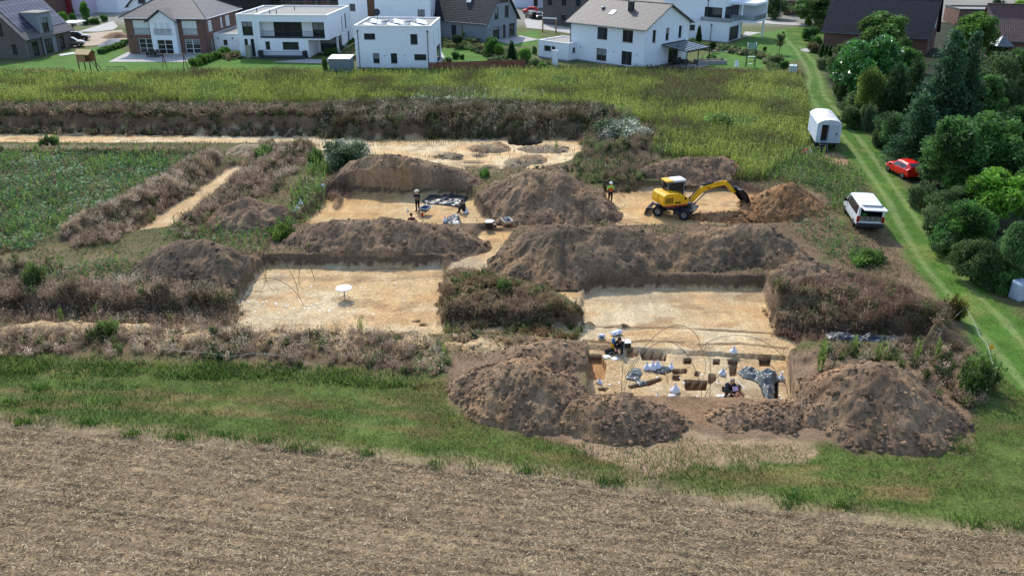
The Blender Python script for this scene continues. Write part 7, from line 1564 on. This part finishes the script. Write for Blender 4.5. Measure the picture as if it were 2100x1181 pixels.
# ------------------------------------------------------------------ people
def skin_mesh(name, nodes, edges, mat, parent, sub=2):
    """one continuous skin grown over a skeleton; nodes = {key: ((x, y, z), radius)}"""
    ks = list(nodes); ix = {k: i for i, k in enumerate(ks)}
    me = bpy.data.meshes.new(name); me.from_pydata([nodes[k][0] for k in ks], [(ix[a], ix[b]) for a, b in edges], [])
    o = link_mesh(name, me, mat, parent)
    o.modifiers.new('skin', 'SKIN').use_smooth_shade = True
    for i, k in enumerate(ks):
        r = nodes[k][1]; me.skin_vertices[0].data[i].radius = (r, r) if not isinstance(r, tuple) else r
    me.skin_vertices[0].data[0].use_root = True
    s = o.modifiers.new('sub', 'SUBSURF'); s.levels = sub; s.render_levels = sub
    return o
def cloth(r, g_, b_, n): return flat(n, C(r, g_, b_), .85, var=.15, scale=9)
def person(label, x, y, z, rz, J, top, legs, hair=None, hat=None, helmet=False, vest=None, sleeves=True, sc=1.0, extra=None):
    """J: joints in metres in the person's own frame (x right, y forward, z up)"""
    t = thing('person', label, 'person', (x, y, z), rz)
    t.scale = (sc,) * 3
    V = {k: Vector(v) for k, v in J.items()}
    up = (V['head'] - V['neck']).normalized()
    fw = V.get('look', Vector((0, 1, 0))); fw = (fw - up * fw.dot(up)).normalized()
    n = {'pelvis': (V['pelvis'], .115), 'belly': (V['pelvis'].lerp(V['chest'], .5), .115), 'chest': (V['chest'], .13), 'neck': (V['neck'], .055), 'skull': (V['head'] - up * .02, .085), 'crown': (V['head'] + up * .085, .075), 'nose': (V['head'] + fw * .115 - up * .01, .016), 'chin': (V['head'] + fw * .06 - up * .085, .035)}
    ed = [('pelvis', 'belly'), ('belly', 'chest'), ('chest', 'neck'), ('neck', 'skull'), ('skull', 'crown'), ('skull', 'nose'), ('skull', 'chin')]
    for s in 'lr':
        n['sh' + s] = (V['sh' + s], .062); n['el' + s] = (V['el' + s], .044); n['wr' + s] = (V['wr' + s], .03)
        d = (V['wr' + s] - V['el' + s]).normalized(); sd = d.cross(Vector((0, 0, 1)) if abs(d.z) < .9 else Vector((0, 1, 0))).normalized(); cu = sd.cross(d)
        hp = V['wr' + s] + d * .07; n['pa' + s] = (hp, (.036, .018))
        ed += [('chest', 'sh' + s), ('sh' + s, 'el' + s), ('el' + s, 'wr' + s), ('wr' + s, 'pa' + s)]
        for k, (off, ln) in enumerate(((-.028, .065), (-.01, .078), (.009, .074), (.027, .058))):
            a_ = hp + d * .035 + sd * off; n['f%d%s' % (k, s)] = (a_, .0095); n['g%d%s' % (k, s)] = (a_ + d * ln * .55 + cu * .008, .0085); n['h%d%s' % (k, s)] = (a_ + d * ln * .9 + cu * .03, .007)
            ed += [('pa' + s, 'f%d%s' % (k, s)), ('f%d%s' % (k, s), 'g%d%s' % (k, s)), ('g%d%s' % (k, s), 'h%d%s' % (k, s))]
        n['t0' + s] = (hp - d * .03 - sd * .045, .011); n['t1' + s] = (hp + d * .015 - sd * .065 + cu * .015, .009); ed += [('pa' + s, 't0' + s), ('t0' + s, 't1' + s)]
        n['hi' + s] = (V['hi' + s], .09); n['kn' + s] = (V['kn' + s], .058); n['an' + s] = (V['an' + s], .04); n['to' + s] = (V['to' + s], .035)
        ed += [('pelvis', 'hi' + s), ('hi' + s, 'kn' + s), ('kn' + s, 'an' + s), ('an' + s, 'to' + s)]
        n['ear' + s] = (V['head'] + up.cross(fw) * (.088 if s == 'l' else -.088) - up * .01, .014); ed.append(('skull', 'ear' + s))
    skin_mesh('body', n, ed, M_SKIN, t)
    q = {'pelvis': (V['pelvis'] + (V['chest'] - V['pelvis']) * .12, .150), 'belly': (n['belly'][0], .15), 'chest': (V['chest'], .165), 'neck': (V['neck'] - up * .05, .075)}; qe = [('pelvis', 'belly'), ('belly', 'chest'), ('chest', 'neck')]
    for s in 'lr':
        q['sh' + s] = (V['sh' + s], .085); q['el' + s] = (V['el' + s] if sleeves else V['sh' + s].lerp(V['el' + s], .75), .064); qe += [('chest', 'sh' + s), ('sh' + s, 'el' + s)]
        if sleeves: q['wr' + s] = (V['el' + s].lerp(V['wr' + s], .92), .046); qe.append(('el' + s, 'wr' + s))
    skin_mesh('shirt', q, qe, top, t)
    q = {'pelvis': (V['pelvis'], .152)}; qe = []
    for s in 'lr':
        q['hi' + s] = (V['hi' + s], .115); q['kn' + s] = (V['kn' + s], .082); q['an' + s] = (V['kn' + s].lerp(V['an' + s], .95), .062); qe += [('pelvis', 'hi' + s), ('hi' + s, 'kn' + s), ('kn' + s, 'an' + s)]
    skin_mesh('trousers', q, qe, legs, t)
    for s in 'lr':
        m = MB(); a_, b_ = V['an' + s], V['to' + s]; dr = (b_ - a_); l = max(.12, dr.length)
        m.tube([a_ - dr * .25 + Vector((0, 0, -.02)), a_ + Vector((0, 0, -.02)), a_.lerp(b_, .6), b_ + dr.normalized() * .05], [.05, .062, .055, .035], 8); m.build('shoe', M_BLACK, t)
        m = MB(); m.ball(V['head'] + fw * .088 + up.cross(fw) * (.033 if s == 'l' else -.033) + up * .012, .011, 6, 4); m.build('eye', M_BLACK, t)
    if vest: skin_mesh('vest', {'a': (V['pelvis'].lerp(V['chest'], .15), .165), 'b': (V['pelvis'].lerp(V['chest'], .6), .172), 'c': (V['chest'] + Vector((0, 0, .06)), .178)}, [('a', 'b'), ('b', 'c')], vest, t)
    R = up.to_track_quat('Z', 'Y').to_matrix().to_4x4()
    m = MB(); m.M = Matrix.Translation(V['head'] + up * .02) @ R
    if helmet:
        m.lathe([(.155, .04), (.15, .045), (.14, .09), (.105, .15), (.05, .18), (0, .188)], 16); m.build('helmet', M_PAPER, t)
    elif hat:
        m.lathe([(.20, .055), (.21, .06), (.12, .075), (.112, .15), (.07, .175), (0, .178)], 16); m.build('hat', hat, t)
    else:
        m.M = Matrix.Translation(V['head'] + up * .035 - fw * .02) @ R; m.ball((0, 0, 0), (.108, .112, .12)); m.build('hair', hair or M_BLACK, t)
    if extra: extra(t, V)
    return t
STAND = dict(pelvis=(0, 0, .95), chest=(0, .0, 1.32), neck=(0, .0, 1.48), head=(0, .03, 1.64), shl=(-.19, 0, 1.42), shr=(.19, 0, 1.42), ell=(-.25, .02, 1.15), elr=(.25, .02, 1.15), wrl=(-.2, .2, 1.05), wrr=(.2, .2, 1.05),
             hil=(-.1, 0, .9), hir=(.1, 0, .9), knl=(-.11, .02, .49), knr=(.11, .02, .49), anl=(-.12, -.02, .08), anr=(.12, -.02, .08), tol=(-.14, .14, .04), tor=(.14, .14, .04))
SQUAT = dict(pelvis=(0, -.12, .32), chest=(0, .06, .62), neck=(0, .14, .76), head=(0, .22, .90), look=(0, 1, -.6), shl=(-.18, .08, .7), shr=(.18, .08, .7), ell=(-.24, .3, .52), elr=(.24, .3, .52), wrl=(-.12, .48, .42), wrr=(.12, .48, .42),
             hil=(-.1, -.1, .30), hir=(.1, -.1, .30), knl=(-.17, .28, .48), knr=(.17, .28, .48), anl=(-.15, .05, .08), anr=(.15, .05, .08), tol=(-.18, .2, .04), tor=(.18, .2, .04))
SIT = dict(pelvis=(0, 0, .34), chest=(0, .07, .68), neck=(0, .12, .83), head=(0, .19, .97), look=(0, 1, -.5), shl=(-.18, .08, .76), shr=(.18, .08, .76), ell=(-.24, .24, .56), elr=(.24, .24, .56), wrl=(-.1, .42, .58), wrr=(.1, .42, .58),
           hil=(-.1, .03, .33), hir=(.1, .03, .33), knl=(-.13, .42, .5), knr=(.13, .42, .5), anl=(-.12, .46, .09), anr=(.12, .46, .09), tol=(-.13, .61, .04), tor=(.13, .61, .04))
def mod(J, **k): q = dict(J); q.update(k); return q
def on_floor(px, py, z0):
    x, y = at(px, py, z0)
    for _ in range(4): x, y = at(px, py, gz(x, y))
    return x, y, gz(x, y)
DK_ = cloth(34, 36, 48, 'dark_cloth'); DK2 = cloth(30, 28, 30, 'black_cloth'); BRN_ = cloth(92, 44, 34, 'rust_brown_cloth'); HV = cloth(235, 70, 30, 'orange_vest'); GRN_ = cloth(150, 205, 80, 'lime_shirt'); STRAWH = flat('straw_hat', C(225, 212, 185), .8); M_HAIR = flat('brown_hair', C(62, 42, 32), .7)
x, y, z = on_floor(857, 433, -.85); person('person in dark clothes and a pale sun hat standing in the back trench', x, y, z, rad(160), mod(STAND, wrl=(.1, .24, 1.18), wrr=(-.1, .22, 1.22), ell=(-.27, .12, 1.16), elr=(.27, .12, 1.16)), DK_, DK2, hat=STRAWH)
x, y, z = on_floor(845, 468, -.85); person('person in a rust brown shirt crouching behind the long heap seen from behind', x, y, z, rad(10), SQUAT, BRN_, DK2, hair=M_HAIR, sc=1.1)
x, y, z = on_floor(948, 437, -.85)
def pad(t, V): m = MB(); m.M = T(0, .46, .6, rad(-50), 0, 0); m.box(-.15, .15, -.11, .11, 0, .015); m.build('clipboard', M_WOOD, t)
person('person sitting on a white sack at the right of the back trench and writing', x + .2, y, z, rad(75), SIT, DK2, DK2, hair=M_HAIR, extra=pad)
x, y, z = on_floor(1251, 416, -.7); person('person in a white helmet and orange vest standing left of the digger', x, y, z, rad(190), mod(STAND, ell=(-.27, .1, 1.14), wrl=(-.22, .3, 1.3), wrr=(.36, .24, 1.2), elr=(.32, .05, 1.16)), GRN_, DK2, helmet=True, vest=HV)
po = thing('survey_pole', 'orange measuring pole held by the person in the white helmet', 'pole', (x - .36, y - .3, z), 0); m = MB(); m.tube([(0, 0, 0), (0, 0, 1.5)], .016, 6); m.build('pole', M_REDM, po); m = MB(); m.tube([(0, 0, 1.5), (0, 0, 1.62)], .02, 6); m.build('tip', M_PAPER, po)
po = thing('survey_pole', 'silver pole carried over the shoulder by the helmeted person', 'pole', (x + .32, y - .02, z + 1.2), 0); m = MB(); m.tube([(0, -.06, .25), (.9, .1, -.75)], .03, 6); m.build('pole', M_STEEL, po)
x, y, z = on_floor(1272, 722, -1.1); person('dark haired person crouching beside a yellow and blue bottle in the sunken trench', x, y, z, rad(150), SQUAT, DK2, DK_, hair=DK2)
x, y, z = on_floor(1492, 812, -1.1)
def pad2(t, V): m = MB(); m.M = T(-.05, .42, .62, rad(-55), 0, 0); m.box(-.14, .14, -.1, .1, 0, .015); m.build('drawing_board', flat('pink_paper', C(205, 175, 205), .6), t)
person('dark clothed person kneeling with a pink drawing board at the front of the sunken trench', x, y, z, rad(200), SQUAT, DK_, DK2, hair=flat('grey_hair', C(150, 130, 115), .7), extra=pad2, sc=1.12)

# ------------------------------------------------------------------ things lying about on the dig
def sack_mesh(seed, lying=False):
    g = np.random.default_rng(seed); n, m_ = 16, 12; V = []; F = []
    for i in range(m_ + 1):
        u = i / m_; r = [.14, .25, .28, .275, .25, .215, .17, .125, .09, .065, .055, .06, .045][i]; z = u * .58
        for k in range(n):
            a = 6.283 * k / n; rr = r * (1 + .09 * math.sin(5 * a + seed + 3 * u) + .05 * g.normal())
            V.append((rr * math.cos(a), rr * math.sin(a) * .8, z + .015 * g.normal()))
    for i in range(m_):
        for k in range(n): j = (k + 1) % n; F.append((i * n + k, i * n + j, (i + 1) * n + j, (i + 1) * n + k))
    V = np.array(V)
    if lying: V = V[:, [0, 2, 1]] * np.array([1, 1.0, .9]); V[:, 2] += .2; V[:, 1] -= .3; F = [f[::-1] for f in F]
    me = arr_mesh('sack', V, np.array(F)); me.polygons.foreach_set('use_smooth', np.ones(len(F), bool)); me.materials.append(M_BAG); return me
SK = [sack_mesh(k) for k in range(3)] + [sack_mesh(9, True), sack_mesh(11, True)]
def sack(label, px, py, z0, k, s=1.0, rz=0.0, group='white sacks on the dig'):
    x, y, z = on_floor(px, py, z0); s *= .84
    o = link_mesh('sack', SK[k]); o.location = (x, y, z - .02); o.scale = (s,) * 3; o.rotation_euler = (0, 0, rz); tag(o, label, 'sack', group)
for i, (px, py, z, k, s, lab) in enumerate([(1233, 692, -.75, 3, .95, 'white sack lying alone behind the sunken trench'), (1256, 687, -.75, 3, .9, 'left of two white sacks lying side by side behind the sunken trench'), (1267, 687, -.75, 4, .95, 'right of two white sacks lying side by side behind the sunken trench'),
        (1326, 757, -.95, 0, .95, 'leftmost white sack of the standing row beside the grey sheet'), (1338, 757, -.95, 1, 1.15, 'second white sack of the standing row'), (1348, 756, -.95, 2, 1.15, 'third white sack of the standing row'), (1376, 756, -.95, 0, .85, 'white sack at the right end of the standing row'),
        (1504, 724, -1.0, 1, .95, 'white sack standing at the back right of the sunken trench'), (1481, 768, -.95, 2, .95, 'white sack standing between the cut holes above the kneeling person'), (1229, 786, -.95, 0, .75, 'small white sack at the left front of the sunken trench'),
        (1384, 804, -.95, 1, 1.15, 'pointed white sack in the front middle of the sunken trench'), (1348, 816, -.95, 2, .7, 'small white sack at the front edge of the sunken trench'), (1378, 823, -.95, 3, 1.05, 'fat white sack lying at the front edge of the sunken trench'), (1433, 824, -.95, 4, .9, 'white sack lying at the front edge right of the fat one'),
        (1520, 824, -.95, 0, .8, 'white sack right of the kneeling person'), (1602, 778, -.95, 1, .9, 'white sack on the right end of the big grey sheet'),
        (660, 384, 0, 3, .9, 'white sack on the upper left corner of the back trench'), (622, 406, 0, 1, .9, 'white sack highest on the left edge of the back trench'), (617, 420, 0, 0, 1.05, 'white sack second on the left edge of the back trench'), (610, 430, 0, 2, .9, 'white sack third on the left edge of the back trench'), (602, 437, 0, 4, .95, 'white sack lowest on the left edge of the back trench'),
        (913, 455, -.85, 0, 1.0, 'white sack standing behind the grey bundle'), (956, 437, -.85, 2, 1.1, 'white sack under the seated person'), (836, 434, -.85, 0, .6, 'small white sack left of the standing person'), (631, 388, 0, 3, .6, 'tiny white sack in the green weeds by the back trench')]):
    sack(lab, px, py, z, k, s, i * 1.3)
def sheet_cloth(name, label, px_poly, z0, hgt, mat, seed, folds=1.0, cat_='tarpaulin', res=.045):
    """crumpled tarpaulin lying on the ground, with thickness"""
    P = A(px_poly, z0); xs = [p[0] for p in P]; ys = [p[1] for p in P]
    X, Y, F = grid_patch(min(xs), max(xs), min(ys), max(ys), res)
    sd = sd_poly(X, Y, P) + .06 * fbm(X * 3, Y * 3, seed + 1, 3)
    F = F[(sd[F] < .02).all(1)]; u = np.unique(F); mp = np.full(len(X), -1); mp[u] = np.arange(len(u)); F = mp[F]; X, Y, sd = X[u], Y[u], sd[u]
    e = sstep(.0, -.25, sd)
    rid = 1 - np.abs(fbm(X * 2.2 * folds, Y * 2.2 * folds, seed, 3)) * 2.2
    Z = np.minimum(ground_z(X, Y), z0 + .5) * .0 + z0 + .03 + hgt * e * (.25 + .75 * np.clip(rid, 0, 1) * (.6 + fbm(X * .9, Y * .9, seed + 5, 2))) + .05 * fbm(X * 4, Y * 4, seed + 6, 2) * e * .6
    me = arr_mesh(name, np.stack([X, Y, Z], 1), F); me.polygons.foreach_set('use_smooth', np.ones(len(F), bool))
    c = Vector((float(np.mean(X)), float(np.mean(Y)), z0)); me.transform(Matrix.Translation(-c))
    o = link_mesh(name, me, mat); o.location = c; s = o.modifiers.new('thick', 'SOLIDIFY'); s.thickness = .012
    return tag(o, label, cat_)
sheet_cloth('tarpaulin', 'big crumpled grey sheet draped across the right of the sunken trench', [(1510, 762), (1530, 759), (1592, 766), (1604, 778), (1590, 786), (1588, 820), (1567, 824), (1562, 795), (1545, 780), (1520, 774)], -.93, .5, M_TARP, 41)
sheet_cloth('tarpaulin', 'small folded grey sheet at the left of the sunken trench', [(1283, 772), (1300, 754), (1315, 757), (1317, 766), (1310, 776), (1330, 788), (1312, 793), (1300, 780), (1284, 777)], -.93, .3, M_TARP, 43)
sheet_cloth('tarpaulin', 'dark grey sheet lying beside the standing white sacks', [(1334, 761), (1352, 751), (1375, 752), (1378, 761), (1362, 768)], -.93, .18, M_DTARP, 45)
sheet_cloth('tarpaulin', 'silvery dark sheet on the floor of the back trench behind the seated person', [(865, 412), (880, 402), (925, 402), (962, 404), (958, 410), (942, 426), (900, 420), (870, 419)], -.83, .32, M_DTARP, 47, res=.08)
sheet_cloth('tarpaulin', 'grey bundle of sheeting at the front of the back trench', [(906, 464), (915, 452), (938, 441), (945, 450), (946, 466), (925, 468)], -.83, .4, M_TARP, 49)
sheet_cloth('tarpaulin', 'long dark sheet lying below the weedy mound at the right', [(1690, 686), (1706, 680), (1760, 690), (1830, 688), (1866, 693), (1840, 704), (1800, 706), (1720, 699), (1700, 697)], -.2, .3, M_DTARP, 51)
# round table
x, y, z = on_floor(707, 612, -.8); tb = thing('round_table', 'round white table standing alone in the left trench', 'table', (x, y, z), .3); m = MB(); m.lathe([(0, .71), (.5, .71), (.52, .725), (.5, .745), (0, .745)], 28); m.build('table_top', M_PAPER, tb); m = MB(); m.tube([(0, 0, .1), (0, 0, .71)], .035); m.build('column', M_STEEL, tb)
for k in range(4): a = 1.571 * k; m = MB(); m.tube([(0, 0, .2), (.2 * math.cos(a), .2 * math.sin(a), .16), (.36 * math.cos(a), .36 * math.sin(a), .02)], .022, 6); m.build('leg', M_STEEL, tb)
# tunnel hoops over the trenches
def hoop(label, p0, ptop, p1, z0, r=.016, group='thin hoops over the trenches', mat=None):
    x0, y0, z_ = on_floor(*p0, z0); x1, y1, zz = on_floor(*p1, z0); mx, my = (x0 + x1) / 2, (y0 + y1) / 2; h = max(.4, height_for(mx, my, ptop[1]) - z_)
    m = MB(); pts = [(x0 + (x1 - x0) * t - mx, y0 + (y1 - y0) * t - my, (z_ + (zz - z_) * t) + h * (math.sin(math.pi * t) ** .62) - z_) for t in np.linspace(0, 1, 25)]
    m.tube(pts, r, 6); o = m.build('hoop', mat or M_ANTH); o.location = (mx, my, z_); tag(o, label, 'hoop', group)
hoop('thin dark hoop across the left corner of the left trench', (493, 625), (0, 570), (622, 626), -.8); hoop('thin hoop standing at the left wall of the left trench', (484, 628), (500, 540), (545, 572), -.8); hoop('thin hoop right of the left corner of the left trench', (613, 580), (620, 537), (645, 575), -.8)
hoop('hoop with silver joint at the back left of the left trench', (545, 572), (565, 528), (612, 600), -.8); hoop('hoop over the back left of the sunken trench', (1275, 800), (1370, 676), (1437, 715), -.95, .014); hoop('hoop over the back right of the sunken trench', (1437, 716), (1520, 686), (1612, 745), -.95, .014)
hoop('hoop over the middle of the sunken trench', (1280, 800), (1340, 700), (1440, 820), -.95, .014); hoop('hoop over the right front of the sunken trench', (1442, 822), (1530, 735), (1618, 824), -.95, .014); hoop('steep hoop in the middle of the sunken trench', (1445, 722), (1448, 718), (1455, 822), -.95, .014); hoop('steep hoop at the right edge of the sunken trench', (1605, 726), (1612, 720), (1619, 824), -.95, .014); hoop('steep hoop at the left of the sunken trench', (1280, 712), (1280, 706), (1274, 800), -.95, .012)
# poles
for lab, px, b, t_, c_ in (('red and white pole at the left edge of the back trench heap', 673, 378, 356, M_REDM), ('red pole in the green weeds behind the back trench', 618, 334, 318, M_REDM), ('red pole left of the heap beyond the digger', 1241, 358, 320, M_REDM), ('red pole at the right end of the heap beyond the digger', 1506, 366, 334, M_REDM)):
    x, y = at(px, b); z = gz(x, y); h = height_for(x, y, t_) - z; o = thing('marker_pole', lab, 'pole', (x, y, z), .1, 'red marker poles'); m = MB(); m.tube([(0, 0, 0), (.02, 0, h)], .03, 6); m.build('pole', c_, o); m = MB(); m.tube([(.01, 0, h * .42), (.013, 0, h * .58)], .032, 6); m.build('white_band', M_PAPER, o)
def stick(name, label, p0, p1, z0, r, mat, lift=.04, cat_='pole'):
    a = on_floor(*p0, z0); b = on_floor(*p1, z0); m = MB(); m.tube([(a[0], a[1], a[2] + lift), (b[0], b[1], b[2] + lift)], r, 6); o = m.build(name, mat); return tag(o, label, cat_)
stick('levelling_staff', 'long pale staff lying beside the kneeling person', (1502, 787), (1530, 825), -.95, .03, M_WOOD, .06, 'staff'); stick('ranging_rod', 'red and white rod lying right of the kneeling person', (1511, 781), (1527, 799), -.95, .018, M_PAPER, .04, 'rod'); stick('ruler', 'white measuring stick in front of the kneeling person', (1490, 816), (1512, 810), -.95, .02, M_PAPER, .05, 'ruler'); stick('wooden_stake', 'pale wooden stake on the floor in front of the dark sheet', (1365, 764), (1369, 783), -.95, .03, M_WOOD, .06, 'stake')
# boards, tags, boxes
def slab(name, label, px, py, z0, w_, d_, h, rz, mat, group=None, cat_='board'):
    x, y, z = on_floor(px, py, z0); m = MB(); m.cbox(-w_ / 2, w_ / 2, -d_ / 2, d_ / 2, 0, h, min(.02, h * .3)); o = m.build(name, mat); o.location = (x, y, z + .002); o.rotation_euler = (0, 0, rz); return tag(o, label, cat_, group)
slab('white_board', 'left of two white boards lying behind the left cut hole', 1244, 732, -.95, .4, .32, .05, .4, M_PAPER, 'white boards in the sunken trench'); slab('white_board', 'right of two white boards lying behind the left cut hole', 1261, 735, -.95, .42, .32, .02, .5, M_PAPER, 'white boards in the sunken trench'); slab('clipboard', 'papers on a board at the feet of the kneeling person', 1478, 811, -.95, .42, .22, .02, .1, M_PAPER)
g_ = random.Random(5)
TAGS = [(497, 618), (510, 619), (525, 620), (539, 620), (546, 618), (565, 622), (567, 625), (587, 628), (591, 625), (602, 633), (625, 632), (634, 632), (633, 636), (645, 631), (656, 638), (663, 633), (675, 636), (681, 633), (675, 638), (700, 640), (714, 640), (726, 641), (766, 644), (495, 639), (523, 638), (689, 562), (711, 564), (741, 590), (723, 622), (811, 581), (830, 617), (638, 588)]
m0 = MB(); m0.box(-.06, .06, -.045, .045, 0, .012)
t0 = None
for k, (px, py) in enumerate(TAGS):
    x, y, z = on_floor(px, py, -.8); o = link_mesh('find_tag', t0) if t0 else m0.build('find_tag', M_PAPER); t0 = o.data; o.location = (x, y, z + .01); o.rotation_euler = (0, 0, g_.uniform(0, 3)); tag(o, 'small white find tag lying on the sandy floor of the left trench', 'tag', 'white find tags in the left trench')
for k, (px, py) in enumerate([(1250, 789), (1269, 785), (1313, 794), (1334, 788), (1346, 784), (1395, 775), (1402, 785), (1438, 768), (1470, 785), (1491, 819), (1599, 811), (1601, 818), (1436, 817), (1605, 763), (1380, 775)]):
    x, y, z = on_floor(px, py, -1.1); o = link_mesh('find_tag', t0); o.location = (x, y, z + .01); o.rotation_euler = (0, 0, g_.uniform(0, 3)); tag(o, 'small white find tag lying in the sunken trench among the cut holes', 'tag', 'white find tags in the sunken trench')
def crate(label, px, py, z0, s, hgt, mat, lid=None):
    x, y, z = on_floor(px, py, z0); o = thing('crate', label, 'crate', (x, y, z), .15, 'boxes beside the smooth sided heap'); m = MB(); m.box(-s, s, -s, s, 0, .04); [m.box(*b, .041, hgt) for b in ((-s, s, -s, -s + .03), (-s, s, s - .03, s), (-s, -s + .03, -s + .031, s - .031), (s - .03, s, -s + .031, s - .031))]; m.build('tub', mat, o); m = MB(); m.box(-s - .02, s + .02, -s - .02, s + .02, hgt + .001, hgt + .04); m.build('lid', lid or mat, o)
crate('black crate with a pale lid standing in front', 1003, 472, -.5, .26, .42, M_BLACK, M_STEEL); crate('black crate standing behind the front one', 1006, 461, -.5, .28, .32, M_BLACK, M_STEEL); crate('small black crate right of the front crate', 1012, 467, -.5, .2, .25, M_BLACK); crate('box with a white lid beside the crouching person in the sunken trench', 1284, 717, -.95, .2, .3, M_BLACK, M_PAPER)
x, y, z = on_floor(1257, 721, -1.1); sp = thing('spray_bottle', 'yellow and blue pressure spray bottle beside the crouching person', 'sprayer', (x, y, z), 0); m = MB(); m.lathe([(0, 0), (.11, 0), (.12, .03), (.12, .5), (.1, .55), (0, .56)], 14); m.build('tank', M_YEL, sp); m = MB(); m.lathe([(.1, .551), (.11, .57), (.1, .8), (.04, .86), (0, .86)], 14); m.build('pump', flat('blue_plastic', C(50, 120, 170), .4), sp); m = MB(); m.tube([(0, 0, .86), (0, 0, 1.05)], .015, 6); m.build('handle', M_BLACK, sp)
x, y, z = on_floor(1250, 724, -1.1); bp_ = thing('backpack', 'black bag lying left of the yellow spray bottle', 'bag', (x, y, z), .4); m = MB(); m.ball((0, 0, .14), (.32, .22, .18)); m.build('bag_body', DK2, bp_); m = MB(); m.tube([(-.2, -.2, .12), (0, -.26, .2), (.2, -.2, .12)], .02, 5); m.build('strap', M_STEEL, bp_)
def barrow(label, px, py, z0, rz, tray, trayin, z_up=True):
    x, y, z = on_floor(px, py, z0); o = thing('wheelbarrow', label, 'wheelbarrow', (x, y, z), rz, 'wheelbarrows on the dig'); m = MB()
    R = [[(-.22, -.25, .32), (.22, -.25, .32), (.22, .3, .32), (-.22, .3, .32)], [(-.34, -.45, .62), (.34, -.45, .62), (.34, .5, .62), (-.34, .5, .62)]]
    m.add(R[0] + R[1], [(0, 1, 2, 3), (0, 4, 5, 1), (1, 5, 6, 2), (2, 6, 7, 3), (3, 7, 4, 0)]); m.build('tray', trayin, o)
    m = MB(); P = R[1] + [R[1][0]]; m.tube(P, .02, 6); m.build('rim', tray, o)
    for s in (-1, 1):
        m = MB(); m.tube([(s * .06, .55, .2), (s * .2, .1, .3), (s * .3, -.95, .62)], .018, 6); m.build('handle', M_STEEL if s < 0 else M_STEEL, o)
        m = MB(); m.tube([(s * .22, -.1, .3), (s * .26, -.32, .0)], .016, 6); m.build('leg', M_REDM, o)
    m = MB(); m.M = T(0, .62, .19, 0, rad(90), 0); m.lathe([(.08, -.04), (.17, -.045), (.19, 0), (.17, .045), (.08, .04), (.08, -.04)], 16); m.build('wheel', M_REDM, o)
barrow('wheelbarrow with a dark blue tray near the standing person', 873, 440, -.85, rad(160), M_PAPER, flat('blue_grey_tray', C(70, 90, 115), .5)); barrow('red wheelbarrow with tools beside the black crates', 1040, 466, -.5, rad(20), M_PAPER, flat('pale_tray', C(190, 186, 176), .6))
x, y, z = on_floor(1040, 466, -.5); bk_ = thing('bucket', 'black bucket carried in the red wheelbarrow', 'bucket', (x + .1, y, z + .34), 0); m = MB(); m.lathe([(.001, 0), (.11, 0), (.15, .26), (.14, .26), (.1, .02), (.001, .02), (.001, 0)], 16); m.build('pail', M_BLACK, bk_); m = MB(); m.tube([(-.15, 0, .25), (0, .05, .36), (.15, 0, .25)], .008, 5); m.build('bail', M_STEEL, bk_)
for k, dx in enumerate((-.2, -.1)): sv = thing('shovel', ('left' if k == 0 else 'right') + ' of two shovels sticking out of the red wheelbarrow', 'shovel', (x + dx, y, z + .35), 0); m = MB(); m.tube([(0, 0, 0), (-.35, .1, .75)], .018, 6); m.build('shaft', M_WOOD, sv); m = MB(); m.box(-.1, .1, -.02, .02, -.02, .2); m.build('blade', M_STEEL, sv)
# barrier tape
def tape(label, pts, z0=0.0):
    m = MB(); P = []
    for px, py, h in pts: x, y, z = on_floor(px, py, z0); P.append((x, y, z + h))
    m.tube(P, .011, 4); tag(m.build('barrier_tape', flat('white_tape', C(175, 175, 170), .6) if 'white_tape' not in bpy.data.materials else bpy.data.materials['white_tape']), label, 'tape')
tape('thin white tape strung along the lower edge of the small sandy heaps', [(330, 728, .4), (375, 730, .3), (420, 734, .35), (470, 742, .3), (520, 738, .4), (570, 742, .4), (610, 744, .35)]); tape('white tape sagging between posts at the track corner', [(1955, 668, .6), (1972, 662, 1.0), (1990, 690, .9), (2003, 712, .7), (2016, 735, .9), (2030, 760, .5), (2038, 775, .6), (2035, 790, .2)])
x, y, z = on_floor(2027, 735, 0); ys = thing('warning_sign', 'small yellow sign on a post beside the track corner', 'sign', (x, y, z), -.4); m = MB(); m.tube([(0, 0, 0), (0, 0, .8)], .02, 6); m.build('post', M_WOOD, ys); m = MB(); m.prism([(-.16, .62), (.16, .62), (0, .9)], .021, .04, 'y'); m.build('plate', M_YEL, ys)
x, y, z = on_floor(1016, 556, -.4); slab('red_sheet', 'small faded red sheet lying on the weed island', 1014, 555, 0, .5, .3, .03, .3, flat('faded_red', C(205, 120, 105), .7), None, 'sheet')
P = A([(1655, 318), (1640, 325)]); br_ = thing('barrier_pile', 'small heap of red and white tape in the weeds below the trailer', 'tape', (P[0][0], P[0][1], .05), 0)
for k in range(9): m = MB(); a = g_.uniform(0, 6.28); m.tube([(g_.uniform(-.5, .5), g_.uniform(-.4, .4), .05), (g_.uniform(-.6, .6), g_.uniform(-.4, .4), .6), (g_.uniform(-.6, .6), g_.uniform(-.4, .4), .1)], .025, 4); m.build('tape_loop', M_PAPER if k % 2 else M_REDM, br_)
